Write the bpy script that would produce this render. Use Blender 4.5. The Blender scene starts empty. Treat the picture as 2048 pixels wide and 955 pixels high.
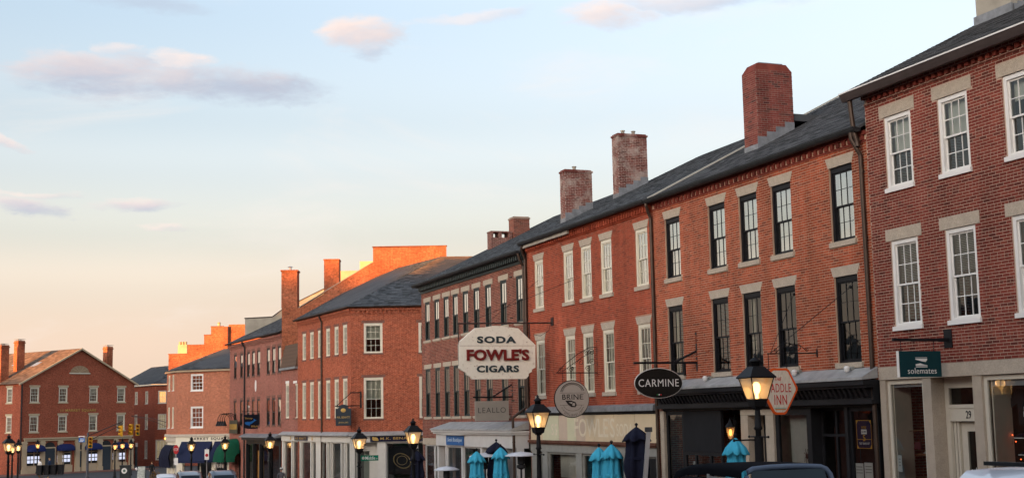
import bpy, math, random
from mathutils import Matrix, Vector
R = math.radians
rnd = random.Random(7)
sc = bpy.context.scene
COL = sc.collection

# ------------------------------------------------------------------ camera, sky, sun, exposure
EYE = 2.4
PITCH = math.atan(352 / 2700.0)
ROLL = 0.02
cam_d = bpy.data.cameras.new('camera')
cam = bpy.data.objects.new('camera', cam_d); COL.objects.link(cam)
cam_d.sensor_fit = 'HORIZONTAL'; cam_d.sensor_width = 36.0
cam_d.lens = 36.0 * 2700.0 / 2048.0
cam_d.clip_start = 0.1; cam_d.clip_end = 6000
_f = Vector((0, math.cos(PITCH), math.sin(PITCH))); _r0 = Vector((1, 0, 0)); _u0 = _r0.cross(_f)
_r = _r0 * math.cos(ROLL) - _u0 * math.sin(ROLL)
_u = _r0 * math.sin(ROLL) + _u0 * math.cos(ROLL)
cam.matrix_world = Matrix(((_r.x, _u.x, -_f.x, 0), (_r.y, _u.y, -_f.y, 0), (_r.z, _u.z, -_f.z, EYE), (0, 0, 0, 1)))
sc.camera = cam
sc.view_settings.view_transform = 'Standard'
sc.view_settings.look = 'None'
sc.view_settings.gamma = 1.0
sc.view_settings.use_curve_mapping = False
sc.view_settings.exposure = 2.85
sc.cycles.use_denoising = True
sc.cycles.max_bounces = 4
sc.cycles.diffuse_bounces = 3
sc.cycles.glossy_bounces = 3
sc.cycles.transparent_max_bounces = 10
sc.cycles.caustics_reflective = False
sc.cycles.caustics_refractive = False
sc.cycles.sample_clamp_indirect = 4.0

SUN_AZ = Vector((-0.62, -0.785, 0)).normalized()      # towards the sun: behind the camera's left shoulder
SUN_EL = R(3.4)
SUN_STRENGTH = 2.0
SKY_GAIN = 1.0
SKY_BASE = 0.1437          # hazy evening gradient with clouds
SKY_NISHITA = 0.15       # physical sky added on top: the glow round the low sun


def lin(r, g, b):
    f = lambda c: (c / 255 / 12.92) if c / 255 <= 0.04045 else ((c / 255 + 0.055) / 1.055) ** 2.4
    return (f(r), f(g), f(b), 1.0)


CLOUD_DARK = tuple(c * 0.144 for c in lin(188, 195, 212)[:3]) + (1,)
CLOUD_LIT = tuple(c * 0.152 for c in lin(254, 232, 222)[:3]) + (1,)
CLOUD_WISP = tuple(c * 0.147 for c in lin(252, 240, 232)[:3]) + (1,)


def build_world():
    w = bpy.data.worlds.new('World'); sc.world = w; w.use_nodes = True
    nt = w.node_tree; N = nt.nodes; Lk = nt.links
    N.clear()
    out = N.new('ShaderNodeOutputWorld'); bg = N.new('ShaderNodeBackground')
    Lk.new(bg.outputs[0], out.inputs[0])

    def math_(op, a, b=None, c=None, clamp=False):
        n = N.new('ShaderNodeMath'); n.operation = op; n.use_clamp = clamp
        for i, v in enumerate((a, b, c)):
            if v is None: continue
            if isinstance(v, (int, float)): n.inputs[i].default_value = v
            else: Lk.new(v, n.inputs[i])
        return n.outputs[0]

    def mix(fac, a, b):
        n = N.new('ShaderNodeMix'); n.data_type = 'RGBA'; n.clamp_factor = True
        for s, v in ((n.inputs[0], fac), (n.inputs[6], a), (n.inputs[7], b)):
            if isinstance(v, (int, float)): s.default_value = v
            elif isinstance(v, tuple): s.default_value = v
            else: Lk.new(v, s)
        return n.outputs[2]
    tc = N.new('ShaderNodeTexCoord'); sx = N.new('ShaderNodeSeparateXYZ')
    Lk.new(tc.outputs['Generated'], sx.inputs[0])
    X, Y, Z = sx.outputs
    sky = N.new('ShaderNodeTexSky'); sky.sky_type = 'NISHITA'; sky.sun_disc = False
    sky.sun_elevation = SUN_EL; sky.sun_rotation = math.atan2(SUN_AZ.x, SUN_AZ.y)
    sky.air_density = 1.0; sky.dust_density = 10.0; sky.ozone_density = 1.0
    el = math_('ARCSINE', math_('MINIMUM', math_('MAXIMUM', Z, -0.999), 0.999))
    az = math_('ARCTAN2', X, Y)
    ramp = N.new('ShaderNodeValToRGB'); ramp.color_ramp.interpolation = 'EASE'
    stops = [(0.0, (.86, .62, .45)), (0.05, (.88, .67, .52)), (0.10, (.71, .58, .47)), (0.137, (.46, .42, .36)),
             (0.183, (.30, .30, .30)), (0.22, (.17, .19, .21)), (0.30, (.04, .08, .12)), (1.0, (.04, .08, .12))]
    e = ramp.color_ramp.elements
    while len(e) < len(stops): e.new(0.5)
    for q, (p, c) in zip(e, stops): q.position = p; q.color = (*c, 1)
    Lk.new(Z, ramp.inputs[0])
    # a broad whiter haze towards the east (right), as the photograph shows
    side = math_('MULTIPLY_ADD', X, 0.85, 0.22, clamp=True)
    base = mix(math_('MULTIPLY', side, 0.75), ramp.outputs[0], (.22, .12, .06, 1))
    skyn = N.new('ShaderNodeMix'); skyn.data_type = 'RGBA'; skyn.blend_type = 'MULTIPLY'
    skyn.inputs[0].default_value = 1.0
    hs = N.new('ShaderNodeHueSaturation'); hs.inputs['Saturation'].default_value = 0.5; hs.inputs['Value'].default_value = 1.0     # the camera's white balance
    Lk.new(sky.outputs[0], hs.inputs['Color']); Lk.new(hs.outputs[0], skyn.inputs[6]); skyn.inputs[7].default_value = (SKY_NISHITA * .92, SKY_NISHITA * .97, SKY_NISHITA * 1.07, 1)
    ad = N.new('ShaderNodeMix'); ad.data_type = 'RGBA'; ad.blend_type = 'ADD'; ad.clamp_result = False; ad.inputs[0].default_value = 1.0
    sc1 = N.new('ShaderNodeMix'); sc1.data_type = 'RGBA'; sc1.blend_type = 'MULTIPLY'; sc1.inputs[0].default_value = 1.0
    Lk.new(base, sc1.inputs[6]); sc1.inputs[7].default_value = (SKY_BASE, SKY_BASE, SKY_BASE, 1)
    Lk.new(sc1.outputs[2], ad.inputs[6]); Lk.new(skyn.outputs[2], ad.inputs[7]); base = ad.outputs[2]
    # clouds in direction space
    cv = N.new('ShaderNodeCombineXYZ'); Lk.new(az, cv.inputs[0]); Lk.new(el, cv.inputs[1])

    def noise(scale, sxy, detail=5, rough=0.6, off=(0, 0, 0), dist=0.0):
        m = N.new('ShaderNodeMapping'); m.inputs['Scale'].default_value = (sxy[0], sxy[1], 1); m.inputs['Location'].default_value = off
        Lk.new(cv.outputs[0], m.inputs[0])
        n = N.new('ShaderNodeTexNoise'); n.inputs['Scale'].default_value = scale; n.inputs['Detail'].default_value = detail
        n.inputs['Roughness'].default_value = rough; n.inputs['Distortion'].default_value = dist
        Lk.new(m.outputs[0], n.inputs[0]); return n.outputs[0]
    n1 = noise(26, (0.55, 1.5), 8, 0.62, (0.3, 0.1, 0), 0.4)
    n2 = noise(70, (0.5, 1.6), 8, 0.68, (3.3, 0.7, 0), 0.6)
    n3 = noise(9, (0.5, 1.8), 7, 0.6, (1.7, 4.1, 0), 0.5)
    wm = N.new('ShaderNodeMapping'); wm.inputs['Scale'].default_value = (14, 34, 1); Lk.new(cv.outputs[0], wm.inputs[0])
    wn = N.new('ShaderNodeTexNoise'); wn.inputs['Scale'].default_value = 1.0; wn.inputs['Detail'].default_value = 6; wn.inputs['Roughness'].default_value = 0.62
    Lk.new(wm.outputs[0], wn.inputs[0]); ws = N.new('ShaderNodeSeparateColor'); Lk.new(wn.outputs['Color'], ws.inputs[0])
    azw = math_('ADD', az, math_('MULTIPLY', math_('SUBTRACT', ws.outputs[0], 0.5), 0.075))
    elw = math_('ADD', el, math_('MULTIPLY', math_('SUBTRACT', ws.outputs[1], 0.5), 0.022))
    edge = math_('ADD', math_('MULTIPLY', math_('SUBTRACT', n1, 0.5), 2.2), math_('MULTIPLY', math_('SUBTRACT', n2, 0.5), 1.5))
    tot = None; lit = None
    #          az      el     rx     ry   tilt  amount  lit
    clouds = [(-0.298, 0.245, 0.068, 0.018, 0.00, 1.0, 0.30),
              (-0.222, 0.243, 0.090, 0.014, -0.07, 0.95, 0.22),
              (-0.248, 0.259, 0.030, 0.008, -0.06, 0.75, 1.0),
              (-0.291, 0.265, 0.016, 0.005, -0.05, 0.50, 1.0),
              (-0.108, 0.280, 0.034, 0.0135, 0.10, 1.0, 0.80),
              (-0.108, 0.268, 0.018, 0.008, 0.0, 0.6, 0.3),
              (-0.025, 0.293, 0.050, 0.005, 0.08, 0.45, 1.0),
              (-0.281, 0.297, 0.060, 0.008, -0.05, 0.50, 0.2),
              (0.075, 0.292, 0.036, 0.010, -0.05, 0.85, 0.9),
              (0.130, 0.297, 0.090, 0.008, 0.0, 0.65, 0.6),
              (0.200, 0.302, 0.05, 0.006, 0.0, 0.55, 0.2),
              (-0.348, 0.152, 0.034, 0.0075, -0.13, 1.0, 0.5),
              (-0.343, 0.161, 0.030, 0.0030, -0.05, 0.6, 1.0),
              (-0.272, 0.153, 0.036, 0.0075, 0.0, 1.0, 0.65),
              (-0.362, 0.195, 0.016, 0.0040, -0.3, 0.8, 0.9),
              (-0.257, 0.137, 0.02, 0.0025, 0.0, 0.55, 1.0),
              (-0.60, 0.30, 0.10, 0.022, 0.0, 0.8, 0.6), (0.55, 0.35, 0.12, 0.03, 0.0, 0.7, 0.7),
              (-1.3, 0.28, 0.14, 0.025, 0.0, 0.7, 0.7), (1.4, 0.4, 0.15, 0.03, 0.0, 0.7, 0.7), (2.6, 0.3, 0.2, 0.03, 0.0, 0.7, 0.7)]
    for (ca, ce, rx, ry, ti, am, li) in clouds:
        da = math_('SUBTRACT', azw, ca); de = math_('SUBTRACT', math_('SUBTRACT', elw, ce), math_('MULTIPLY', da, ti))
        d2 = math_('ADD', math_('POWER', math_('ABSOLUTE', math_('DIVIDE', da, rx)), 2.0), math_('POWER', math_('ABSOLUTE', math_('DIVIDE', de, ry)), 2.0))
        v = math_('SUBTRACT', math_('ADD', 1.0, edge), d2)
        mr = N.new('ShaderNodeMapRange'); mr.interpolation_type = 'SMOOTHSTEP'
        mr.inputs['From Min'].default_value = -0.35; mr.inputs['From Max'].default_value = 1.2
        mr.inputs['To Max'].default_value = am
        Lk.new(v, mr.inputs[0])
        m = mr.outputs[0]
        up = math_('MULTIPLY_ADD', math_('DIVIDE', math_('ADD', de, math_('MULTIPLY', da, -0.12)), ry), 0.42, li - 0.15, clamp=True)
        mu = math_('MULTIPLY', m, up)
        tot = m if tot is None else math_('MAXIMUM', tot, m)
        lit = mu if lit is None else math_('MAXIMUM', lit, mu)
    lf = math_('DIVIDE', lit, math_('MAXIMUM', tot, 0.001), clamp=True)
    lf = math_('ADD', lf, math_('MULTIPLY', math_('SUBTRACT', n1, 0.5), 0.8), clamp=True)
    ccol = mix(lf, CLOUD_DARK, CLOUD_LIT)
    col = mix(tot, base, ccol)
    wis = N.new('ShaderNodeMapRange'); wis.interpolation_type = 'SMOOTHSTEP'
    wis.inputs['From Min'].default_value = 0.52; wis.inputs['From Max'].default_value = 0.85; wis.inputs['To Max'].default_value = 0.5
    Lk.new(n3, wis.inputs[0])
    col = mix(wis.outputs[0], col, CLOUD_WISP)
    Lk.new(col, bg.inputs[0]); bg.inputs[1].default_value = SKY_GAIN
    w.cycles.sampling_method = 'MANUAL'; w.cycles.sample_map_resolution = 256


build_world()
sun_d = bpy.data.lights.new('sun', 'SUN'); sun_d.energy = SUN_STRENGTH; sun_d.angle = R(0.6); sun_d.color = (1.0, 0.40, 0.09)
sun = bpy.data.objects.new('sun', sun_d); COL.objects.link(sun)
_sd = Vector((SUN_AZ.x * math.cos(SUN_EL), SUN_AZ.y * math.cos(SUN_EL), math.sin(SUN_EL)))
sun.rotation_euler = _sd.to_track_quat('Z', 'Y').to_euler()
sun.location = (-60, -60, 60)

# ------------------------------------------------------------------ street frame (metres)
ANG = 20.7436           # the street runs this many degrees left of the view axis
LAT = 19.2              # facade line is this far to the right of the camera
_a = R(ANG)


def frame(o, ang):
    """local x along the facade (to the left as seen from the street), y outward, z up"""
    t = R(90 + ang)
    return Matrix.Translation((o[0], o[1], 0)) @ Matrix.Rotation(t, 4, 'Z')


STREET = frame((LAT * math.cos(_a), LAT * math.sin(_a)), ANG)


def sp(u, v=0.0, w=0.0):
    return STREET @ Vector((u, w, v))


def lat(s, l, z=0.0):
    return sp(s, z, LAT - l)


def g(u):
    if u < 94: return -0.15 - 0.035 * (u - 24)
    return -2.60 - 0.005 * (min(u, 160) - 94)


# ------------------------------------------------------------------ materials
MATS = {}


def _nodes(m):
    m.use_nodes = True
    nt = m.node_tree
    return nt, nt.nodes, nt.links, nt.nodes['Principled BSDF']


def mat(name, col, rough=0.6, metal=0.0, var=0.12, scale=3.0, bump=0.0, bscale=40.0, spec=None, coat=0.0, fine=0.0, emit=None, estr=0.0, island=0.0):
    if name in MATS: return MATS[name]
    m = bpy.data.materials.new(name); MATS[name] = m
    nt, N, Lk, P = _nodes(m)
    P.inputs['Roughness'].default_value = rough
    P.inputs['Metallic'].default_value = metal
    P.inputs['Specular IOR Level'].default_value = spec if spec is not None else (.5 if (rough < .3 or coat or metal > .35) else .16)
    if coat: P.inputs['Coat Weight'].default_value = coat; P.inputs['Coat Roughness'].default_value = 0.05
    tc = N.new('ShaderNodeTexCoord')
    n = N.new('ShaderNodeTexNoise'); n.inputs['Scale'].default_value = scale; n.inputs['Detail'].default_value = 6; n.inputs['Roughness'].default_value = 0.65
    Lk.new(tc.outputs['Object'], n.inputs[0])
    mr = N.new('ShaderNodeMapRange'); mr.inputs['From Min'].default_value = 0.25; mr.inputs['From Max'].default_value = 0.75
    mr.inputs['To Min'].default_value = 1 - var; mr.inputs['To Max'].default_value = 1 + var
    Lk.new(n.outputs[0], mr.inputs[0])
    fac = mr.outputs[0]
    if fine:
        n2 = N.new('ShaderNodeTexNoise'); n2.inputs['Scale'].default_value = 130; n2.inputs['Detail'].default_value = 2
        Lk.new(tc.outputs['Object'], n2.inputs[0])
        m2 = N.new('ShaderNodeMapRange'); m2.inputs['From Min'].default_value = 0.3; m2.inputs['From Max'].default_value = 0.7
        m2.inputs['To Min'].default_value = 1 - fine; m2.inputs['To Max'].default_value = 1 + fine
        Lk.new(n2.outputs[0], m2.inputs[0])
        mm = N.new('ShaderNodeMath'); mm.operation = 'MULTIPLY'; Lk.new(fac, mm.inputs[0]); Lk.new(m2.outputs[0], mm.inputs[1]); fac = mm.outputs[0]
    if island:
        gi = N.new('ShaderNodeNewGeometry'); mi = N.new('ShaderNodeMapRange'); mi.inputs['To Min'].default_value = 1 - island; mi.inputs['To Max'].default_value = 1 + island
        Lk.new(gi.outputs['Random Per Island'], mi.inputs[0]); mk = N.new('ShaderNodeMath'); mk.operation = 'MULTIPLY'; Lk.new(fac, mk.inputs[0]); Lk.new(mi.outputs[0], mk.inputs[1]); fac = mk.outputs[0]
    vm = N.new('ShaderNodeVectorMath'); vm.operation = 'SCALE'; vm.inputs[0].default_value = col[:3]; Lk.new(fac, vm.inputs['Scale'])
    Lk.new(vm.outputs[0], P.inputs['Base Color'])
    if bump:
        nb = N.new('ShaderNodeTexNoise'); nb.inputs['Scale'].default_value = bscale; nb.inputs['Detail'].default_value = 4
        Lk.new(tc.outputs['Object'], nb.inputs[0])
        b = N.new('ShaderNodeBump'); b.inputs['Strength'].default_value = bump; b.inputs['Distance'].default_value = 0.02
        Lk.new(nb.outputs[0], b.inputs['Height']); Lk.new(b.outputs[0], P.inputs['Normal'])
    if emit:
        P.inputs['Emission Color'].default_value = (*emit[:3], 1); P.inputs['Emission Strength'].default_value = estr
    return m


def brick_piece_mat(name, dark, base, light, soot=0.25, lime=0.0):
    """for bricks that are built: colour per brick, weathering over the wall"""
    m = bpy.data.materials.new(name); MATS[name] = m
    nt, N, Lk, P = _nodes(m); P.inputs['Roughness'].default_value = 0.85; P.inputs['Specular IOR Level'].default_value = 0.1
    ge = N.new('ShaderNodeNewGeometry'); oi = N.new('ShaderNodeObjectInfo')
    ad = N.new('ShaderNodeMath'); ad.operation = 'ADD'; Lk.new(ge.outputs['Random Per Island'], ad.inputs[0]); Lk.new(oi.outputs['Random'], ad.inputs[1])
    fr = N.new('ShaderNodeMath'); fr.operation = 'FRACT'; Lk.new(ad.outputs[0], fr.inputs[0])
    rp = N.new('ShaderNodeValToRGB'); e = rp.color_ramp.elements
    while len(e) < 5: e.new(0.5)
    for q, (p, c) in zip(e, ((0.0, dark), (0.20, base), (0.5, base), (0.82, light), (1.0, dark))):
        q.position = p; q.color = (*c[:3], 1)
    Lk.new(fr.outputs[0], rp.inputs[0])
    n = N.new('ShaderNodeTexNoise'); n.inputs['Scale'].default_value = 0.55; n.inputs['Detail'].default_value = 7; n.inputs['Roughness'].default_value = 0.65
    Lk.new(ge.outputs['Position'], n.inputs[0])
    mr = N.new('ShaderNodeMapRange'); mr.inputs['From Min'].default_value = 0.3; mr.inputs['From Max'].default_value = 0.7
    mr.inputs['To Min'].default_value = 1 - soot; mr.inputs['To Max'].default_value = 1 + soot * 0.8
    Lk.new(n.outputs[0], mr.inputs[0])
    nf = N.new('ShaderNodeTexNoise'); nf.inputs['Scale'].default_value = 38; nf.inputs['Detail'].default_value = 3
    Lk.new(ge.outputs['Position'], nf.inputs[0])
    m2 = N.new('ShaderNodeMapRange'); m2.inputs['To Min'].default_value = 0.7; m2.inputs['To Max'].default_value = 1.3; Lk.new(nf.outputs[0], m2.inputs[0])
    mm = N.new('ShaderNodeMath'); mm.operation = 'MULTIPLY'; Lk.new(mr.outputs[0], mm.inputs[0]); Lk.new(m2.outputs[0], mm.inputs[1])
    mp = N.new('ShaderNodeMapping'); mp.inputs['Scale'].default_value = (3.0, 3.0, .28); Lk.new(ge.outputs['Position'], mp.inputs[0])
    ns = N.new('ShaderNodeTexNoise'); ns.inputs['Scale'].default_value = 1.0; ns.inputs['Detail'].default_value = 5; Lk.new(mp.outputs[0], ns.inputs[0])
    m3 = N.new('ShaderNodeMapRange'); m3.inputs['From Min'].default_value = .30; m3.inputs['From Max'].default_value = .62; m3.inputs['To Min'].default_value = .76; m3.inputs['To Max'].default_value = 1.12; Lk.new(ns.outputs[0], m3.inputs[0])
    mq = N.new('ShaderNodeMath'); mq.operation = 'MULTIPLY'; Lk.new(mm.outputs[0], mq.inputs[0]); Lk.new(m3.outputs[0], mq.inputs[1]); mm = mq
    vm = N.new('ShaderNodeVectorMath'); vm.operation = 'SCALE'; Lk.new(rp.outputs[0], vm.inputs[0]); Lk.new(mm.outputs[0], vm.inputs['Scale'])
    outc = vm.outputs[0]
    nl = N.new('ShaderNodeTexNoise'); nl.inputs['Scale'].default_value = 1.7; nl.inputs['Detail'].default_value = 9; nl.inputs['Roughness'].default_value = .75; Lk.new(ge.outputs['Position'], nl.inputs[0])
    ml = N.new('ShaderNodeMapRange'); ml.inputs['From Min'].default_value = 0.60 - .13 * lime; ml.inputs['From Max'].default_value = .72 - .11 * lime; ml.inputs['To Max'].default_value = .22 + .5 * lime; Lk.new(nl.outputs[0], ml.inputs[0])
    mx = N.new('ShaderNodeMix'); mx.data_type = 'RGBA'; Lk.new(ml.outputs[0], mx.inputs[0]); Lk.new(outc, mx.inputs[6]); mx.inputs[7].default_value = (.52, .44, .38, 1)
    Lk.new(mx.outputs[2], P.inputs['Base Color'])
    b = N.new('ShaderNodeBump'); b.inputs['Strength'].default_value = 0.35; b.inputs['Distance'].default_value = 0.01
    Lk.new(nf.outputs[0], b.inputs['Height']); Lk.new(b.outputs[0], P.inputs['Normal'])
    return m


def brick_wall_mat(name, dark, base, light, mortar, soot=0.25):
    """brickwork too far away to build brick by brick"""
    m = bpy.data.materials.new(name); MATS[name] = m
    nt, N, Lk, P = _nodes(m); P.inputs['Roughness'].default_value = 0.88; P.inputs['Specular IOR Level'].default_value = 0.1
    tc = N.new('ShaderNodeTexCoord'); s = N.new('ShaderNodeSeparateXYZ'); Lk.new(tc.outputs['Object'], s.inputs[0])
    ad = N.new('ShaderNodeMath'); ad.operation = 'ADD'; Lk.new(s.outputs[0], ad.inputs[0]); Lk.new(s.outputs[1], ad.inputs[1])
    c = N.new('ShaderNodeCombineXYZ'); Lk.new(ad.outputs[0], c.inputs[0]); Lk.new(s.outputs[2], c.inputs[1])
    bt = N.new('ShaderNodeTexBrick'); Lk.new(c.outputs[0], bt.inputs[0])
    bt.inputs['Scale'].default_value = 1.0; bt.inputs['Brick Width'].default_value = 0.21; bt.inputs['Row Height'].default_value = 0.067
    bt.inputs['Mortar Size'].default_value = 0.009; bt.inputs['Mortar Smooth'].default_value = 0.2; bt.inputs['Bias'].default_value = 0.0
    bt.inputs['Color1'].default_value = (*dark[:3], 1); bt.inputs['Color2'].default_value = (*light[:3], 1); bt.inputs['Mortar'].default_value = (*mortar[:3], 1)
    n = N.new('ShaderNodeTexNoise'); n.inputs['Scale'].default_value = 0.5; n.inputs['Detail'].default_value = 8; n.inputs['Roughness'].default_value = 0.7
    Lk.new(tc.outputs['Object'], n.inputs[0])
    mr = N.new('ShaderNodeMapRange'); mr.inputs['From Min'].default_value = 0.3; mr.inputs['From Max'].default_value = 0.7
    mr.inputs['To Min'].default_value = 1 - soot; mr.inputs['To Max'].default_value = 1 + soot
    Lk.new(n.outputs[0], mr.inputs[0])
    nf = N.new('ShaderNodeTexNoise'); nf.inputs['Scale'].default_value = 7.0; nf.inputs['Detail'].default_value = 4; nf.inputs['Roughness'].default_value = .7; Lk.new(tc.outputs['Object'], nf.inputs[0])
    m2 = N.new('ShaderNodeMapRange'); m2.inputs['From Min'].default_value = .3; m2.inputs['From Max'].default_value = .7; m2.inputs['To Min'].default_value = .62; m2.inputs['To Max'].default_value = 1.38; Lk.new(nf.outputs[0], m2.inputs[0])
    mm = N.new('ShaderNodeMath'); mm.operation = 'MULTIPLY'; Lk.new(mr.outputs[0], mm.inputs[0]); Lk.new(m2.outputs[0], mm.inputs[1])
    vm = N.new('ShaderNodeVectorMath'); vm.operation = 'SCALE'; Lk.new(bt.outputs[0], vm.inputs[0]); Lk.new(mm.outputs[0], vm.inputs['Scale'])
    Lk.new(vm.outputs[0], P.inputs['Base Color'])
    b = N.new('ShaderNodeBump'); b.invert = True; b.inputs['Strength'].default_value = 0.5; b.inputs['Distance'].default_value = 0.01
    Lk.new(bt.outputs['Fac'], b.inputs['Height']); Lk.new(b.outputs[0], P.inputs['Normal'])
    return m


def glass_mat(name, tint=(0.8, 0.85, 0.82), refl=1.6, base=0.04, wav=0.12):
    m = bpy.data.materials.new(name); MATS[name] = m
    m.use_nodes = True; nt = m.node_tree; N = nt.nodes; Lk = nt.links; N.clear()
    out = N.new('ShaderNodeOutputMaterial'); mx = N.new('ShaderNodeMixShader')
    tr = N.new('ShaderNodeBsdfTransparent'); tr.inputs[0].default_value = (*tint, 1)
    gl = N.new('ShaderNodeBsdfGlossy'); gl.inputs['Roughness'].default_value = 0.02; gl.inputs[0].default_value = (0.95, 0.97, 0.96, 1)
    fr = N.new('ShaderNodeFresnel'); fr.inputs[0].default_value = 1.5
    ma = N.new('ShaderNodeMath'); ma.operation = 'MULTIPLY_ADD'; ma.use_clamp = True
    ma.inputs[1].default_value = refl; ma.inputs[2].default_value = base
    Lk.new(fr.outputs[0], ma.inputs[0]); Lk.new(ma.outputs[0], mx.inputs[0])
    Lk.new(tr.outputs[0], mx.inputs[1]); Lk.new(gl.outputs[0], mx.inputs[2]); Lk.new(mx.outputs[0], out.inputs[0])
    ge = N.new('ShaderNodeNewGeometry'); n = N.new('ShaderNodeTexNoise'); n.inputs['Scale'].default_value = 2.2; n.inputs['Detail'].default_value = 1
    Lk.new(ge.outputs['Position'], n.inputs[0])
    b = N.new('ShaderNodeBump'); b.inputs['Strength'].default_value = wav; b.inputs['Distance'].default_value = 0.05
    Lk.new(n.outputs[0], b.inputs['Height']); Lk.new(b.outputs[0], gl.inputs['Normal']); Lk.new(b.outputs[0], fr.inputs['Normal'])
    return m


def lampglass_mat(name):
    m = bpy.data.materials.new(name); MATS[name] = m
    m.use_nodes = True; nt = m.node_tree; N = nt.nodes; Lk = nt.links; N.clear()
    out = N.new('ShaderNodeOutputMaterial'); m1 = N.new('ShaderNodeMixShader'); m2 = N.new('ShaderNodeMixShader')
    tr = N.new('ShaderNodeBsdfTransparent'); tr.inputs[0].default_value = (1, .93, .82, 1)
    tl = N.new('ShaderNodeBsdfTranslucent'); tl.inputs[0].default_value = (1, .9, .75, 1)
    gl = N.new('ShaderNodeBsdfGlossy'); gl.inputs['Roughness'].default_value = 0.08
    m1.inputs[0].default_value = 0.4; m2.inputs[0].default_value = 0.1
    Lk.new(tr.outputs[0], m1.inputs[1]); Lk.new(tl.outputs[0], m1.inputs[2]); Lk.new(m1.outputs[0], m2.inputs[1]); Lk.new(gl.outputs[0], m2.inputs[2]); Lk.new(m2.outputs[0], out.inputs[0])
    return m


BR = {}
BR['A'] = brick_piece_mat('brick_dark_red', (.11, .032, .025), (.195, .043, .031), (.245, .060, .041), .20)
BR['B'] = brick_piece_mat('brick_orange_red', (.20, .052, .030), (.35, .078, .036), (.41, .100, .048), .34)
BR['C'] = brick_piece_mat('brick_red', (.23, .050, .030), (.34, .068, .035), (.38, .082, .043), .28)
BR['D'] = brick_piece_mat('brick_brown', (.13, .046, .034), (.225, .072, .048), (.28, .098, .068), .25)
MO = {}
MO['A'] = mat('mortar_tan', (.48, .35, .27), .95, var=.2, scale=2)
MO['B'] = mat('mortar_buff', (.54, .37, .26), .95, var=.2, scale=2)
MO['C'] = mat('mortar_red', (.40, .20, .13), .95, var=.2, scale=2)
MO['D'] = mat('mortar_grey', (.38, .27, .21), .95, var=.2, scale=2)
WB = {}
WB['A'] = brick_wall_mat('brickwork_dark', (0.145, 0.041, 0.032), 0, (0.230, 0.061, 0.044), (0.357, 0.238, 0.187))
WB['B'] = brick_wall_mat('brickwork_orange', (0.255, 0.068, 0.041), 0, (0.383, 0.106, 0.060), (0.391, 0.255, 0.187))
WB['D'] = brick_wall_mat('brickwork_brown', (0.170, 0.065, 0.051), 0, (0.272, 0.102, 0.078), (0.340, 0.246, 0.204))
WB['E'] = brick_wall_mat('brickwork_red', (.26, .052, .024), 0, (.42, .095, .042), (.44, .20, .13), .18)
WB['F'] = brick_wall_mat('brickwork_weathered', (.20, .052, .028), 0, (.40, .100, .048), (.42, .20, .11), .40)
WB['G'] = brick_wall_mat('brickwork_dull', (0.238, 0.075, 0.054), 0, (0.340, 0.106, 0.078), (0.374, 0.238, 0.187), .2)
WB['H'] = brick_wall_mat('brickwork_pink', (.33, .090, .046), 0, (.46, .135, .070), (.52, .32, .22), .18)
WB['J'] = brick_wall_mat('brickwork_square', (.25, .055, .030), 0, (.40, .090, .048), (.36, .16, .10), .18)

GRAN = mat('granite', (.44, .37, .29), .8, var=.12, scale=4, fine=.38, bump=.2, bscale=60)
GRAN2 = mat('granite_buff', (.46, .39, .30), .8, var=.15, scale=4, fine=.25, bump=.2, bscale=60)
BROWNST = mat('brownstone', (.20, .10, .075), .85, var=.2, scale=4, fine=.15)
WHITE = mat('white_paint', (.78, .76, .72), .45, var=.05, scale=2, bump=.05)
CREAM = mat('cream_paint', (.66, .60, .46), .5, var=.08, scale=2, bump=.08)
CREAM2 = mat('ivory_paint', (.72, .67, .54), .5, var=.07, scale=2, bump=.08)
BLACKP = mat('black_paint', (.012, .012, .014), .45, var=.3, scale=5)
GREENBLK = mat('green_black_paint', (.022, .032, .032), .45, var=.25, scale=4)
GREYP = mat('grey_paint', (.30, .30, .27), .55, var=.15, scale=3)
TANP = mat('tan_paint', (.52, .42, .28), .6, var=.1, scale=2)
IRON = mat('black_iron', (.010, .010, .011), .5, 0.0, var=.3, scale=6, bump=.1)
GUTTER = mat('gutter_dark', (.028, .030, .032), .5, 0.0, var=.3, scale=3)
BRONZE = mat('downpipe_bronze', (.065, .042, .030), .5, .5, var=.35, scale=3)
ALU = mat('aluminium', (.42, .42, .43), .35, .8, var=.1)
GREYMETAL = mat('lead_flashing', (.26, .27, .28), .55, .35, var=.35, scale=4, bump=.2, bscale=12)
SHING = mat('shingle_slate', (.070, .078, .086), .9, var=.2, scale=1.0, fine=.25, island=.6)
SHINGB = mat('shingle_brown', (.17, .115, .080), .9, var=.25, scale=1.0, fine=.25, island=.35)
SHINGC = mat('shingle_charcoal', (.068, .071, .075), .92, var=.25, scale=1.0, fine=.3, island=.6)
TILE = mat('brown_roof_tile', (.13, .085, .06), .8, var=.3, scale=3)
STUCCO = mat('stucco_grey', (.36, .33, .27), .95, var=.22, scale=1.2, bump=.4, bscale=14)
STUCCOT = mat('stucco_tan', (.50, .40, .26), .95, var=.25, scale=1.0, bump=.4, bscale=10)
CONC = mat('concrete', (.34, .32, .29), .9, var=.15, scale=1, fine=.1)
ASPH = mat('asphalt', (.060, .060, .062), .9, var=.25, scale=.4, fine=.35, bump=.4, bscale=80)
GROUNDM = mat('ground_earth', (.10, .095, .085), .95, var=.3, scale=.3, fine=.2)
PAVE = mat('pavement_brick', (.20, .10, .075), .9, var=.25, scale=.6, fine=.25, bump=.3, bscale=30)
GLASS = glass_mat('window_glass', refl=1.25, base=.01)
GLASSB = glass_mat('window_glass_bright', refl=2.4, base=.38, wav=.08)
GLASSS = glass_mat('screened_glass', (.40, .42, .42), .7, .05, .10)
GLASSD = glass_mat('shop_glass', (.92, .94, .93), .9, .02, .05)
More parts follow.
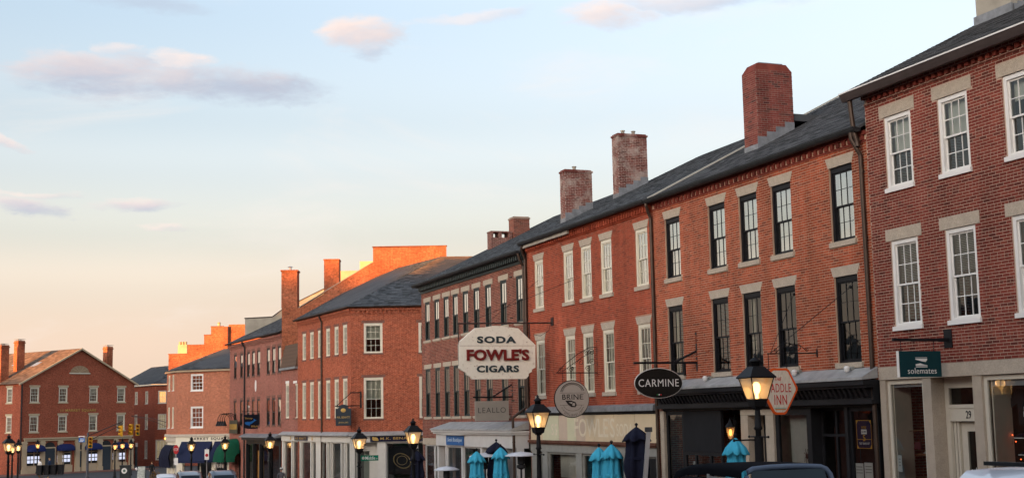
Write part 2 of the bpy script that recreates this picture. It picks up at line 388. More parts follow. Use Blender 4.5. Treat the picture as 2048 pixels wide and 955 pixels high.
BLIND = mat('white_blind', (.72, .70, .64), .7, var=.05)
CURT = mat('cream_curtain', (.62, .58, .48), .9, var=.12, scale=5)
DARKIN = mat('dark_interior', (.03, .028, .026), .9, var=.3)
INTW = mat('interior_wall', (.35, .33, .30), .9, var=.15)
WOOD = mat('warm_wood', (.26, .13, .06), .6, var=.3, scale=6)
NAVY = mat('navy_canvas', (.012, .014, .030), .9, var=.2, scale=6)
NAVYA = mat('navy_awning', (.012, .020, .085), .85, var=.15, scale=4)
GREENA = mat('green_awning', (.006, .075, .040), .85, var=.15, scale=4)
CYAN = mat('cyan_canvas', (.060, .42, .60), .85, var=.12, scale=5)
LAMPG = lampglass_mat('lantern_glass')
MANTLE = mat('lamp_mantle', (1, .8, .5), .5, emit=(1.0, .55, .18), estr=1.2)
MANTLEF = mat('lamp_mantle_orange', (1, .7, .35), .5, emit=(1.0, .40, .07), estr=.85)
SCREEN = mat('listing_screen', (.6, .6, .7), .4, emit=(.75, .78, 1.0), estr=.15)
SKIN = mat('skin', (.50, .30, .22), .6, var=.05)


# ------------------------------------------------------------------ mesh helpers
class MB:
    def __init__(s):
        s.v = []; s.f = []; s.m = []; s.cur = 0

    def add(s, vs, fs):
        o = len(s.v); s.v.extend([tuple(p) for p in vs])
        for f in fs: s.f.append(tuple(i + o for i in f)); s.m.append(s.cur)
        return s

    def box(s, x0, x1, y0, y1, z0, z1):
        if x0 > x1: x0, x1 = x1, x0
        if y0 > y1: y0, y1 = y1, y0
        if z0 > z1: z0, z1 = z1, z0
        return s.add([(x0, y0, z0), (x1, y0, z0), (x1, y1, z0), (x0, y1, z0), (x0, y0, z1), (x1, y0, z1), (x1, y1, z1), (x0, y1, z1)],
                     [(0, 3, 2, 1), (4, 5, 6, 7), (0, 1, 5, 4), (1, 2, 6, 5), (2, 3, 7, 6), (3, 0, 4, 7)])

    def hexa(s, p):   # 8 points: bottom 4, top 4
        return s.add(p, [(0, 3, 2, 1), (4, 5, 6, 7), (0, 1, 5, 4), (1, 2, 6, 5), (2, 3, 7, 6), (3, 0, 4, 7)])

    def poly_y(s, pts, y0, y1):
        """polygon of (x,z) extruded along y from y0 (back) to y1 (front)"""
        n = len(pts)
        vs = [(x, y0, z) for x, z in pts] + [(x, y1, z) for x, z in pts]
        fs = [tuple(range(n)), tuple(range(2 * n - 1, n - 1, -1))] + [(i, i + n, (i + 1) % n + n, (i + 1) % n) for i in range(n)]
        return s.add(vs, fs)

    def poly_x(s, pts, x0, x1):
        n = len(pts)
        vs = [(x0, y, z) for y, z in pts] + [(x1, y, z) for y, z in pts]
        fs = [tuple(range(n - 1, -1, -1)), tuple(range(n, 2 * n))] + [(i, (i + 1) % n, (i + 1) % n + n, i + n) for i in range(n)]
        return s.add(vs, fs)

    def poly_z(s, pts, z0, z1):
        n = len(pts)
        vs = [(x, y, z0) for x, y in pts] + [(x, y, z1) for x, y in pts]
        fs = [tuple(range(n - 1, -1, -1)), tuple(range(n, 2 * n))] + [(i, (i + 1) % n, (i + 1) % n + n, i + n) for i in range(n)]
        return s.add(vs, fs)

    def quad(s, a, b, c, d):
        return s.add([a, b, c, d], [(0, 1, 2, 3)])

    def tube(s, path, r, n=8, cap=True):
        path = [Vector(p) for p in path]
        rr = r if isinstance(r, (list, tuple)) else [r] * len(path)
        rings = []
        for i, p in enumerate(path):
            d = (path[min(i + 1, len(path) - 1)] - path[max(i - 1, 0)]).normalized()
            ax = Vector((0, 0, 1)) if abs(d.z) < 0.9 else Vector((0, 1, 0))
            a = d.cross(ax).normalized(); b = d.cross(a).normalized()
            rings.append([p + (a * math.cos(2 * math.pi * k / n) + b * math.sin(2 * math.pi * k / n)) * rr[i] for k in range(n)])
        vs = [q for rg in rings for q in rg]; fs = []
        for i in range(len(path) - 1):
            for k in range(n):
                fs.append((i * n + k, i * n + (k + 1) % n, (i + 1) * n + (k + 1) % n, (i + 1) * n + k))
        if cap: fs.append(tuple(range(n - 1, -1, -1))); fs.append(tuple(range((len(path) - 1) * n, len(path) * n)))
        return s.add(vs, fs)

    def lathe(s, prof, n=12, cx=0, cy=0, sq=False):
        """profile of (r,z) about the vertical; sq gives a four-sided shape"""
        n = 4 if sq else n; of = math.pi / 4 if sq else 0
        vs = []; fs = []
        for r, z in prof:
            for k in range(n):
                a = of + 2 * math.pi * k / n; vs.append((cx + r * math.cos(a), cy + r * math.sin(a), z))
        for i in range(len(prof) - 1):
            for k in range(n): fs.append((i * n + k, i * n + (k + 1) % n, (i + 1) * n + (k + 1) % n, (i + 1) * n + k))
        fs.append(tuple(range(n - 1, -1, -1))); fs.append(tuple(range((len(prof) - 1) * n, len(prof) * n)))
        return s.add(vs, fs)

    def ball(s, c, r, n=10, m=6):
        rx, ry, rz = r if isinstance(r, tuple) else (r, r, r)
        vs = []; fs = []
        for i in range(m + 1):
            t = math.pi * i / m
            for k in range(n):
                a = 2 * math.pi * k / n; vs.append((c[0] + rx * math.sin(t) * math.cos(a), c[1] + ry * math.sin(t) * math.sin(a), c[2] + rz * math.cos(t)))
        for i in range(m):
            for k in range(n): fs.append((i * n + k, (i + 1) * n + k, (i + 1) * n + (k + 1) % n, i * n + (k + 1) % n))
        return s.add(vs, fs)

    def mesh(s, name, mats, smooth=False):
        me = bpy.data.meshes.new(name); me.from_pydata(s.v, [], s.f)
        for m in (mats if isinstance(mats, (list, tuple)) else [mats]): me.materials.append(m)
        if any(s.m): me.polygons.foreach_set('material_index', s.m)
        if smooth: me.polygons.foreach_set('use_smooth', [True] * len(me.polygons))
        me.update()
        return me

    def build(s, name, mats, parent=None, M=None, smooth=False):
        return obj(name, s.mesh(name, mats, smooth), parent, M)


def obj(name, me, parent=None, M=None):
    o = bpy.data.objects.new(name, me); COL.objects.link(o)
    if parent is not None:
        o.parent = parent
        if parent.name in OFF: M = OFF[parent.name] @ (M if M is not None else Matrix.Identity(4))
    if M is not None: o.matrix_local = M
    return o


OFF = {}      # things whose parts are written in frame coordinates while the Empty stands at the base


def at_base(name, label, cat, F, u, z, group=None, w=0.0):
    o = thing(name, label, cat, F @ T(u, w, z), group); OFF[o.name] = T(-u, -w, -z)
    return o


def T(x=0, y=0, z=0): return Matrix.Translation((x, y, z))


def tag(o, label, cat, group=None, kind=None):
    o['label'] = label
    if cat: o['category'] = cat
    if group: o['group'] = group
    if kind: o['kind'] = kind
    return o


def thing(name, label, cat, M=None, group=None):
    o = bpy.data.objects.new(name, None); COL.objects.link(o)
    o.empty_display_size = 0.2
    if M is not None: o.matrix_world = M
    return tag(o, label, cat, group)


def copy_tree(o, parent=None):
    c = o.copy(); COL.objects.link(c); c.parent = parent
    if parent is not None: c.matrix_parent_inverse = o.matrix_parent_inverse.copy()
    for ch in list(o.children): copy_tree(ch, c)
    return c


_txt = {}


def text_mesh(body, width, height, depth=0.01, mat_=None, bold=0.0, spacing=1.0, shear=0.0, name='lettering'):
    cu = bpy.data.curves.new('t', 'FONT'); cu.body = body; cu.size = 1.0; cu.offset = bold; cu.space_character = spacing; cu.shear = shear
    cu.resolution_u = 3; cu.extrude = 0.5
    o = bpy.data.objects.new('t', cu)
    me = bpy.data.meshes.new_from_object(o)
    bpy.data.objects.remove(o); bpy.data.curves.remove(cu)
    xs = [v.co.x for v in me.vertices]; ys = [v.co.y for v in me.vertices]
    x0, x1, y0, y1 = min(xs), max(xs), min(ys), max(ys)
    for v in me.vertices:
        v.co.x = ((v.co.x - x0) / (x1 - x0) - 0.5) * width
        v.co.y = ((v.co.y - y0) / (y1 - y0) - 0.5) * height
        v.co.z = (v.co.z + 0.5) * depth
    me.materials.clear(); me.materials.append(mat_)
    me.name = name
    return me


# text lying on a facade-like plane of a local frame: reads along -x, faces +y
TXT = Matrix(((-1, 0, 0, 0), (0, 0, 1, 0), (0, 1, 0, 0), (0, 0, 0, 1)))


def text(parent, body, x, y, z, width, height, depth, m, bold=0.0, spacing=1.0, rot=0.0, shear=0.0, name='lettering'):
    return obj(name, text_mesh(body, width, height, depth, m, bold, spacing, shear, name), parent, T(x, y, z) @ TXT @ Matrix.Rotation(rot, 4, 'Z'))


# ------------------------------------------------------------------ building pieces
def wall_sheet(b, u0, u1, v0, v1, ops, y=0.0, depth=0.25):
    """wall face with openings and their reveals; ops = [(x0,x1,z0,z1)]"""
    xs = sorted(set([u0, u1] + [min(max(q, u0), u1) for o in ops for q in o[:2]])); zs = sorted(set([v0, v1] + [min(max(q, v0), v1) for o in ops for q in o[2:4]]))
    for i in range(len(xs) - 1):
        for j in range(len(zs) - 1):
            cx, cz = (xs[i] + xs[i + 1]) / 2, (zs[j] + zs[j + 1]) / 2
            if any(o[0] < cx < o[1] and o[2] < cz < o[3] for o in ops): continue
            b.quad((xs[i + 1], y, zs[j]), (xs[i], y, zs[j]), (xs[i], y, zs[j + 1]), (xs[i + 1], y, zs[j + 1]))
    for x0, x1, z0, z1 in [o[:4] for o in ops]:
        d = y - depth
        b.quad((x0, y, z0), (x0, d, z0), (x0, d, z1), (x0, y, z1)); b.quad((x1, y, z0), (x1, y, z1), (x1, d, z1), (x1, d, z0))
        b.quad((x0, y, z1), (x0, d, z1), (x1, d, z1), (x1, y, z1)); b.quad((x0, y, z0), (x1, y, z0), (x1, d, z0), (x0, d, z0))
    return b


def brick_rects(u0, u1, v0, v1, blocks, course=0.067, L=0.212, joint=0.012, seed=1, header_every=8):
    """rectangles of the bricks of a wall; blocks = [(z0,z1,xl_bottom,xr_bottom,xl_top,xr_top)] hold no bricks"""
    r = random.Random(seed); out = []
    n = int(round((v1 - v0) / course)); course = (v1 - v0) / n
    for k in range(n):
        z0 = v0 + k * course + joint / 2; z1 = v0 + (k + 1) * course - joint / 2; zm = (z0 + z1) / 2
        gaps = []
        for b in blocks:
            if b[0] - 0.02 < zm < b[1] + 0.02:
                t = min(max((zm - b[0]) / (b[1] - b[0]), 0), 1)
                gaps.append((b[2] + (b[4] - b[2]) * t, b[3] + (b[5] - b[3]) * t))
        gaps.sort(); spans = []; x = u0
        for a, c in gaps:
            if a > x: spans.append((x, a))
            x = max(x, c)
        if x < u1: spans.append((x, u1))
        hd = header_every and k % header_every == header_every - 1
        Lb = L / 2 if hd else L
        off = (0.0 if k % 2 else Lb / 2) + r.uniform(-.012, .012)
        for a, c in spans:
            i = math.floor((a - u0 - off) / Lb)
            while True:
                p = u0 + off + i * Lb; q = p + Lb
                if p >= c: break
                p = max(p, a); q = min(q, c)
                if q - p > 0.035: out.append((p + joint / 2, q - joint / 2, z0, z1))
                i += 1
    return out


_unit = {}


def unit_brick(m):
    if m.name not in _unit:
        b = MB().box(-.5, .5, -1, 0, -.5, .5); _unit[m.name] = b.mesh('brick', m)
    return _unit[m.name]


def lay_bricks(parent, rects, m, single=0, key=None, depth=.011, seed=3, place=None):
    """place(x, y, z) maps wall coordinates to the parent's; the `single` first by key are objects of their own"""
    r = random.Random(seed)
    rects = sorted(rects, key=key) if key else list(rects)
    b = MB()
    for k, (x0, x1, z0, z1) in enumerate(rects):
        y = r.uniform(-.0015, .002); t = r.uniform(-.0012, .0012)
        if k < single:
            o = obj('brick', unit_brick(m), parent, (T((x0 + x1) / 2, y, (z0 + z1) / 2) if place is None else place @ T((x0 + x1) / 2, y, (z0 + z1) / 2)) @ Matrix.Diagonal((x1 - x0, depth, z1 - z0, 1)))
        else:
            b.box(x0, x1, -depth, y, z0 + t, z1 + t)
    if b.v:
        o = b.build('bricks', m, parent, place); o['kind'] = 'stuff'


_wcache = {}


def window_meshes(key, w, h, st):
    if key in _wcache: return _wcache[key]
    d = {}
    cw = st.get('casing', .065); rs = st.get('recess', .045); head = st.get('head', cw)
    b = MB(); y0, y1 = -rs - .10, -rs
    b.box(-w / 2, -w / 2 + cw, y0, y1, 0, h).box(w / 2 - cw, w / 2, y0, y1, 0, h).box(-w / 2 + cw, w / 2 - cw, y0, y1, h - head, h).box(-w / 2 + cw, w / 2 - cw, y0, y1, 0, .05)
    d['casing'] = b.mesh('window', st['frame'])
    iw = w / 2 - cw; zb, zt = .05, h - head; zm = zb + (zt - zb) * st.get('meet', .49)
    cols, rows = st.get('cols', 3), st.get('rows', 2)
    sf = st.get('sashw', .042); mu = st.get('muntin', .022)
    d['sash'] = []; d['panes'] = []
    so = st.get('so', .045)
    for (a, c, yy) in ((zm - .02, zt, -rs - so), (zb, zm + .02, -rs - so - .037)):
        b = MB(); ya, yb = yy - .035, yy
        b.box(-iw, -iw + sf, ya, yb, a, c).box(iw - sf, iw, ya, yb, a, c).box(-iw + sf, iw - sf, ya, yb, a, a + sf).box(-iw + sf, iw - sf, ya, yb, c - sf, c)
        gx0, gx1, gz0, gz1 = -iw + sf, iw - sf, a + sf, c - sf
        for i in range(1, cols): x = gx0 + (gx1 - gx0) * i / cols; b.box(x - mu / 2, x + mu / 2, ya + .006, yb - .004, gz0, gz1)
        for j in range(1, rows): z = gz0 + (gz1 - gz0) * j / rows; b.box(gx0, gx1, ya + .008, yb - .006, z - mu / 2, z + mu / 2)
        d['sash'].append(b.mesh('sash', st.get('sash', st['frame'])))
        yg = (ya + yb) / 2
        pc, pr = (cols, rows) if st.get('each', True) else (1, 1)
        pw, ph = (gx1 - gx0) / pc, (gz1 - gz0) / pr
        pm = MB().box(-pw / 2 + .001, pw / 2 - .001, 0, .003, -ph / 2 + .001, ph / 2 - .001)
        pm = MB(); pm.quad((pw / 2, 0, -ph / 2), (-pw / 2, 0, -ph / 2), (-pw / 2, 0, ph / 2), (pw / 2, 0, ph / 2))
        me = pm.mesh('pane', st.get('glass', GLASS) if len(d['sash']) == 1 else st.get('glass2', st.get('glass', GLASS)))
        for i in range(pc):
            for j in range(pr): d['panes'].append((me, gx0 + pw * (i + .5), yg, gz0 + ph * (j + .5)))
    _wcache[key] = d
    return d


def blind_mesh(kind, w, h, frac, m):
    b = MB(); y = -.24
    if kind == 'venetian':
        z = h
        while z > h * (1 - frac):
            b.hexa([(-w / 2, y, z - .012), (w / 2, y, z - .012), (w / 2, y + .028, z), (-w / 2, y + .028, z), (-w / 2, y, z - .009), (w / 2, y, z - .009), (w / 2, y + .028, z + .003), (-w / 2, y + .028, z + .003)]); z -= .038
    elif kind == 'shade':
        b.box(-w / 2, w / 2, y, y + .008, h * (1 - frac), h)
    else:   # curtains: pleated, each side
        for s in (-1, 1):
            wd = w * .5 * frac; n = 14; pts = []
            for i in range(n + 1):
                x = s * (w / 2 - wd * i / n); pts.append((x, y + .02 * math.sin(i * 2.1)))
            vs = [(x, yy, 0.02) for x, yy in pts] + [(x, yy, h) for x, yy in pts]
            b.add(vs, [(i, i + 1, i + n + 2, i + n + 1) for i in range(n)])
    return b.mesh('blind' if kind != 'curtain' else 'curtain', m)


def window(parent, M, cx, z0, z1, w, sid, st, blind=None, label=None):
    """one window: casing mesh with sashes, panes, sill, lintel and blind as its pieces"""
    h = z1 - z0
    d = window_meshes((sid, round(w, 3), round(h, 3)), w, h, st)
    ML = (M if M is not None else Matrix.Identity(4)) @ T(cx, 0, z0)
    wo = obj('window', d['casing'], parent, ML)
    if label: wo['label'] = label
    for me in d['sash']: obj('sash', me, wo)
    for me, x, y, z in d['panes']: obj('pane', me, wo, T(x, y, z))
    if st.get('sill'):
        sh, ex, sm, pr = st['sill']
        k = ('sill', sid, round(w, 3))
        if k not in _wcache: _wcache[k] = MB().box(-w / 2 - ex, w / 2 + ex, -.14, pr, -sh, 0.0).mesh('sill', sm)
        obj('sill', _wcache[k], wo)
    if st.get('lintel'):
        kind, lh, ex, lm, pr = st['lintel']
        k = ('lintel', sid, round(w, 3), round(h, 3))
        if k not in _wcache:
            b = MB(); e0 = 0.015 if kind == 'splay' else ex
            b.poly_y([(-w / 2 - e0, h), (w / 2 + e0, h), (w / 2 + ex, h + lh), (-w / 2 - ex, h + lh)], -.12, pr)
            _wcache[k] = b.mesh('lintel', lm)
        obj('lintel', _wcache[k], wo)
    if blind:
        kind, frac, bm = blind; k = ('blind', kind, frac, bm.name, round(w, 3), round(h, 3))
        if k not in _wcache: _wcache[k] = blind_mesh(kind, w - .16, h - .1, frac, bm)
        obj('curtain' if kind == 'curtain' else 'blind', _wcache[k], wo, T(0, 0, .05))
    return wo


def win_block(cx, z0, z1, w, st):
    """region without bricks around a window"""
    out = [(z0, z1, cx - w / 2, cx + w / 2, cx - w / 2, cx + w / 2)]
    if st.get('sill'):
        sh, ex = st['sill'][:2]; out.append((z0 - sh, z0, cx - w / 2 - ex, cx + w / 2 + ex, cx - w / 2 - ex, cx + w / 2 + ex))
    if st.get('lintel'):
        kind, lh, ex = st['lintel'][:3]; e0 = .015 if kind == 'splay' else ex
        out.append((z1, z1 + lh, cx - w / 2 - e0, cx + w / 2 + e0, cx - w / 2 - ex, cx + w / 2 + ex))
    return out


def shingle_roof(parent, u0, u1, eave_w, eave_z, run, slope, m, seed=1, tab=.30, expo=.145, name='roof', back=None, thick=.06):
    """front slope as a slab with rows of shingle tabs; the back slope plain. The slab is the part, tabs its stuff."""
    rise = run * slope; rz = eave_z + rise; rw = eave_w - run
    b = MB()
    b.poly_x([(eave_w, eave_z - thick), (eave_w, eave_z), (rw, rz), (rw - run, eave_z), (rw - run, eave_z - thick), (rw, rz - thick)], u0, u1)
    ro = b.build(name, m, parent)
    r = random.Random(seed); n = int(math.hypot(run, rise) / expo); c = math.hypot(1, slope); dy, dz = -1 / c, slope / c; ny, nz = slope / c, 1 / c
    s = MB()
    for k in range(n):
        a = k * expo; x = u0 - r.uniform(0, tab)
        while x < u1:
            x0, x1 = max(x, u0), min(x + tab - .006, u1); x += tab
            if x1 - x0 < .03: continue
            t0 = .010 + r.uniform(0, .006); t1 = .003; e = a + expo + .01; aa = a - r.uniform(0, .004)
            P = lambda xx, d, t: (xx, eave_w + dy * d + ny * t, eave_z + dz * d + nz * t)
            s.add([P(x0, aa, 0), P(x1, aa, 0), P(x1, aa, t0), P(x0, aa, t0), P(x1, e, t1), P(x0, e, t1)],
                  [(0, 1, 2, 3), (3, 2, 4, 5), (1, 4, 2), (0, 3, 5)])
    so = s.build('shingles', m, ro); so['kind'] = 'stuff'
    return ro


def chimney(parent, u0, u1, w0, w1, z0, z1, bm, mm, single=0, seed=5, taper=.0, cap=True, slope=.5, flues=0, flash=True, roof_z=None):
    """w0 = street side (larger), w1 = back. Core with real bricks on the two visible faces."""
    core = MB().box(u0 + .004, u1, w1 + .008, w0 - .004, z0, z1)
    co = core.build('chimney', mm, parent)
    # front face (towards smaller u)
    FM = Matrix(((0, -1, 0, u0), (1, 0, 0, 0), (0, 0, 1, 0), (0, 0, 0, 1)))   # wall x -> local y, outward -> -u
    rects = brick_rects(w1, w0, z0, z1, [], seed=seed, header_every=6)
    lay_bricks(co, rects, bm, single, (lambda q: -q[2]), seed=seed, place=FM, depth=.012)
    rects = brick_rects(u0, u1, z0, z1, [], seed=seed + 1, header_every=6)
    b = MB(); r = random.Random(seed)
    for x0, x1, a, c in rects: b.box(x0, x1, w0 - .012, w0 + r.uniform(-.002, .002), a, c)
    o = b.build('bricks', bm, co); o['kind'] = 'stuff'
    if cap:
        k = MB().box(u0 - .03, u1 + .03, w1 - .03, w0 + .03, z1 + .001, z1 + .07).box(u0 + .02, u1 - .02, w1 + .02, w0 - .02, z1 + .07, z1 + .12)
        k.build('cap', mm if cap is True else cap, co)
    for i in range(flues):
        y = w0 - (w0 - w1) * (i + .8) / (flues + .8)
        MB().lathe([(.07, z1 + .05), (.07, z1 + .24), (.095, z1 + .25), (.095, z1 + .28), (.06, z1 + .29)], 10, (u0 + u1) / 2, y).build('flue_pot', STUCCO, co)
    if flash and roof_z is not None:
        n = max(3, int((w0 - w1) / .3)); 
        for i in range(n):
            ya = w0 - (w0 - w1) * i / n; yb = w0 - (w0 - w1) * (i + 1) / n
            MB().box(u0 - .012 - .002 * (i % 2), u0 + .006, yb, ya + .01, roof_z(ya) - .1, roof_z((ya + yb) / 2) + .30).build('flashing', GREYMETAL, co)
        MB().box(u0 - .01, u1, w0 + .002, w0 + .014, roof_z(w0) - .2, roof_z(w0) + .16).build('flashing', GREYMETAL, co)
    return co


def gutter(parent, u0, u1, w, z, m, r=.075, name='gutter'):
    b = MB(); n = 7
    ring = [(w + r * math.cos(math.pi + math.pi * k / n), z + r * math.sin(math.pi + math.pi * k / n)) for k in range(n + 1)]
    b.poly_x(ring, u0, u1)
    b.box(u0, u1, w + r - .004, w + r + .012, z - .012, z + .012)
    x = u0 + .4
    while x < u1:
        b.box(x, x + .03, w - r - .004, w + r + .016, z + .002, z + .014); x += .9
    return b.build(name, m, parent)


def downpipe(parent, path, m, r=.05, name='downpipe'):
    b = MB().tube(path, r, 9)
    o = b.build(name, m, parent, smooth=False)
    z = max(p[2] for p in path) - 1.0; x, y = path[-1][0], path[-1][1]; k = 0
    while z > min(p[2] for p in path) + .3:
        MB().lathe([(r + .008, z), (r + .008, z + .05)], 9, x, y).build('bracket', m, o); z -= 1.6
    return o


def dentils(parent, u0, u1, w, z0, z1, pitch, width, depth, m, name='dentil'):
    me = MB().box(-width / 2, width / 2, -depth, 0, z0, z1).mesh(name, m)
    x = u0 + pitch / 2
    while x < u1 - pitch / 3:
        obj(name, me, parent, T(x, w, 0)); x += pitch


def shell(parent, u0, u1, depth, z0, z1, m, ridge=None, left=True, right=True, slab=True):
    MB().box(u0 + .3, u1 - .3, -2.6, -2.5, 3.4, z1 - .2).box(u0 + .3, u1 - .3, -2.5, -.32, 6.0 if z1 > 8.9 else 5.6, 6.06 if z1 > 8.9 else 5.66).box(u0 + .3, u1 - .3, -2.5, -.32, z1 - .3, z1 - .2).build('room_darkener', DARKIN, parent)  # dark slabs added behind the windows to keep the rooms black
    """side and back walls; ridge=(w, z) makes gables"""
    for ok, u, nm in ((right, u0, 'side_wall'), (left, u1, 'side_wall')):
        if not ok: continue
        b = MB(); t = .2; a, c = (u, u + t) if u == u0 else (u - t, u)
        pts = [(-.012, z0), (-.012, z1)] + ([(ridge[0], ridge[1])] if ridge else []) + [(-depth, z1), (-depth, z0)]
        b.poly_x(pts, a, c); b.build(nm, m, parent)
    MB().box(u0, u1, -depth - .2, -depth, z0, z1).build('back_wall', m, parent)


# ================================================================== ground, road, pavements
def street_strip(name, l0, l1, s0, s1, dz, m, step=6.0, thick=0.0, kind='structure', brk=(94.0, 160.0)):
    ss = [s0]; x = s0
    while x < s1 - 1e-6:
        x = min(x + step, s1); ss.append(x)
    for q in brk:
        if s0 < q < s1 and q not in ss: ss.append(q)
    ss.sort(); b = MB(); n = len(ss)
    vs = []
    for s_ in ss: vs += [tuple(lat(s_, l0, g(s_) + dz)), tuple(lat(s_, l1, g(s_) + dz))]
    b.add(vs, [(2 * i, 2 * i + 1, 2 * i + 3, 2 * i + 2) for i in range(n - 1)])
    if thick:
        vs = []
        for s_ in ss: vs += [tuple(lat(s_, l0, g(s_) + dz)), tuple(lat(s_, l0, g(s_) + dz - thick))]
        b.add(vs, [(2 * i, 2 * i + 2, 2 * i + 3, 2 * i + 1) for i in range(n - 1)])
        vs = []
        for s_ in ss: vs += [tuple(lat(s_, l1, g(s_) + dz)), tuple(lat(s_, l1, g(s_) + dz - thick))]
        b.add(vs, [(2 * i, 2 * i + 1, 2 * i + 3, 2 * i + 2) for i in range(n - 1)])
    o = b.build(name, m); o['kind'] = kind
    return o


street_strip('ground', -2500, 2500, -60, 3000, -0.05, GROUNDM, step=400)
street_strip('road', 2.6, 15.0, -55, 99, 0.0, ASPH)
street_strip('square_road', -30, 26, 99.02, 175, 0.0, ASPH)
street_strip('middle_street_road', 15.02, 70, 64.5, 77.5, 0.004, ASPH)
street_strip('pavement_right', 15.15, 21, -40, 63.9, 0.13, PAVE, thick=.2)
street_strip('pavement_right_lower', 15.15, 21, 78.2, 109, 0.13, PAVE, thick=.2)
street_strip('pavement_left', -4, 2.5, -40, 99, 0.13, PAVE, thick=.2)
street_strip('kerb_right', 15.0, 15.148, -40, 63.9, 0.134, GRAN, thick=.2)
street_strip('kerb_left', 2.502, 2.65, -40, 99, 0.134, GRAN, thick=.2)

# ================================================================== building A: dark red brick, white windows (right edge)
BA0, BA1 = 15.5, 26.65
A = at_base('brick_building', 'dark red brick building with white sash windows at the right edge, number 29', 'building', STREET, 21.0, g(21))
ST_A = dict(frame=WHITE, casing=.095, head=.10, recess=.03, cols=3, rows=2, muntin=.020, sashw=.04, lintel=('flat', .275, .16, GRAN, .012), sill=(.10, .035, WHITE, .05))
ST_AU = dict(ST_A, glass2=GLASSS)
A_c = [25.45, 23.51, 21.42, 19.6, 17.8]
A_rows = [(7.44, 9.13), (4.24, 6.22)]
wins = [(c, z0, z1, .985) for c in A_c for z0, z1 in A_rows]
b = MB(); wall_sheet(b, BA0, BA1, 3.34, 9.90, [(c - w / 2, c + w / 2, z0, z1) for c, z0, z1, w in wins], y=-.0035, depth=.3)
wA = b.build('wall', MO['A'], A)
blocks = [q for c, z0, z1, w in wins for q in win_block(c, z0, z1, w, ST_A)]
rects = brick_rects(BA0, BA1, 3.34, 9.56, blocks, seed=11)
lay_bricks(wA, rects, BR['A'], 300, key=lambda r_: (0 if r_[0] > 20.9 else 1, (r_[0] - 20.9) + abs(r_[2] - 6.2) * .15))
for i, (c, z0, z1, w) in enumerate(wins):
    up = z0 > 7
    window(A, None, c, z0, z1, w, 'Au' if up else 'A', ST_AU if up else ST_A, ('shade', (.5, .51, .30)[i // 2 % 3], BLIND) if up else ('venetian', (.48, .46, .9)[i // 2 % 3], BLIND))
co = MB().box(BA0, BA1, -.10, .03, 9.56, 9.60).box(BA0, BA1, -.1, .10, 9.70, 9.80).build('cornice', WB['A'], A)
dentils(co, BA0, BA1, .09, 9.60, 9.70, .22, .11, .12, BR['A'])
gut = MB().box(BA0, 27.0, .10, .30, 9.78, 9.83).box(BA0, 27.02, .27, .31, 9.72, 9.90).poly_x([(.312, 9.72), (.36, 9.72), (.40, 9.80), (.44, 9.90), (.312, 9.90)], BA0, 27.04).build('gutter', mat('gutter_brown', (.075, .058, .055), .5, .2, var=.2), A)
MB().box(BA0, 27.045, .425, .452, 9.895, 9.925).build('gutter_lip', WHITE, gut)
shingle_roof(A, BA0, 27.0, .38, 9.93, 8.0, .5, SHINGC, seed=2)
shell(A, BA0, BA1, 15.2, -1.5, 9.9, WB['A'], ridge=(-7.6, 13.85))
# stucco chimney on the party wall
ch = MB().poly_x([(-3.45, 11.3), (-3.45, 15.2), (-6.3, 15.2), (-6.3, 11.3)], 25.35, 26.6)
ch = ch.build('chimney', STUCCO, A)
b = MB(); r_ = random.Random(4)
for i in range(22):
    y = -3.5 - i * .13; z = 9.93 + (0.38 - y) * .5
    b.box(25.30 + r_.uniform(0, .03), 25.36, y - .14, y, z - .1, z + .16 + r_.uniform(0, .12))
b.box(25.3, 26.65, -3.46, -3.40, 11.5, 12.05)
b.build('broken_flashing', GREYMETAL, ch)
downpipe(A, [(26.85, .28, 9.78), (26.85, .26, 9.55), (26.83, .22, 9.0), (26.8, .16, 8.72), (26.78, .16, 8.6)], BRONZE, .06)

# A: granite shopfront
sf = MB().box(BA0, BA1 - .005, -.35, .02, 3.04, 3.335).build('storefront', GRAN, A)
for x0, x1 in ((26.44, 26.645), (24.79, 25.07), (23.14, 23.42), (20.6, 20.9)):
    MB().box(x0, x1, -.38, .0, -1.2, 3.037).build('granite_pier', GRAN, sf)


def shopwin(parent, x0, x1, z0, z1, y, fm, glass=GLASSD, fw=.06, mull=(), trans=(), name='display_window', dp=.07):
    b = MB().box(x0, x0 + fw, y - dp, y, z0, z1).box(x1 - fw, x1, y - dp, y, z0, z1).box(x0 + fw, x1 - fw, y - dp, y, z0, z0 + fw).box(x0 + fw, x1 - fw, y - dp, y, z1 - fw, z1)
    for m_ in mull: b.box(m_ - fw / 2, m_ + fw / 2, y - dp + .004, y - .004, z0 + fw, z1 - fw)
    for t_ in trans: b.box(x0 + fw, x1 - fw, y - dp + .006, y - .006, t_ - fw / 2, t_ + fw / 2)
    o = b.build(name, fm, parent)
    xs = [x0 + fw] + [q for q in sorted(mull)] + [x1 - fw]
    for i in range(len(xs) - 1):
        a, c = xs[i], xs[i + 1]
        p = MB(); p.quad((c, y - dp / 2, z0 + fw), (a, y - dp / 2, z0 + fw), (a, y - dp / 2, z1 - fw), (c, y - dp / 2, z1 - fw))
        q = p.build('pane', glass)
        # third level: panes hang on the window, the window on the storefront; deeper frames stay flat
        q.parent = o if parent.parent is None else parent
        if q.parent.name in OFF: q.matrix_local = OFF[q.parent.name]
    return o


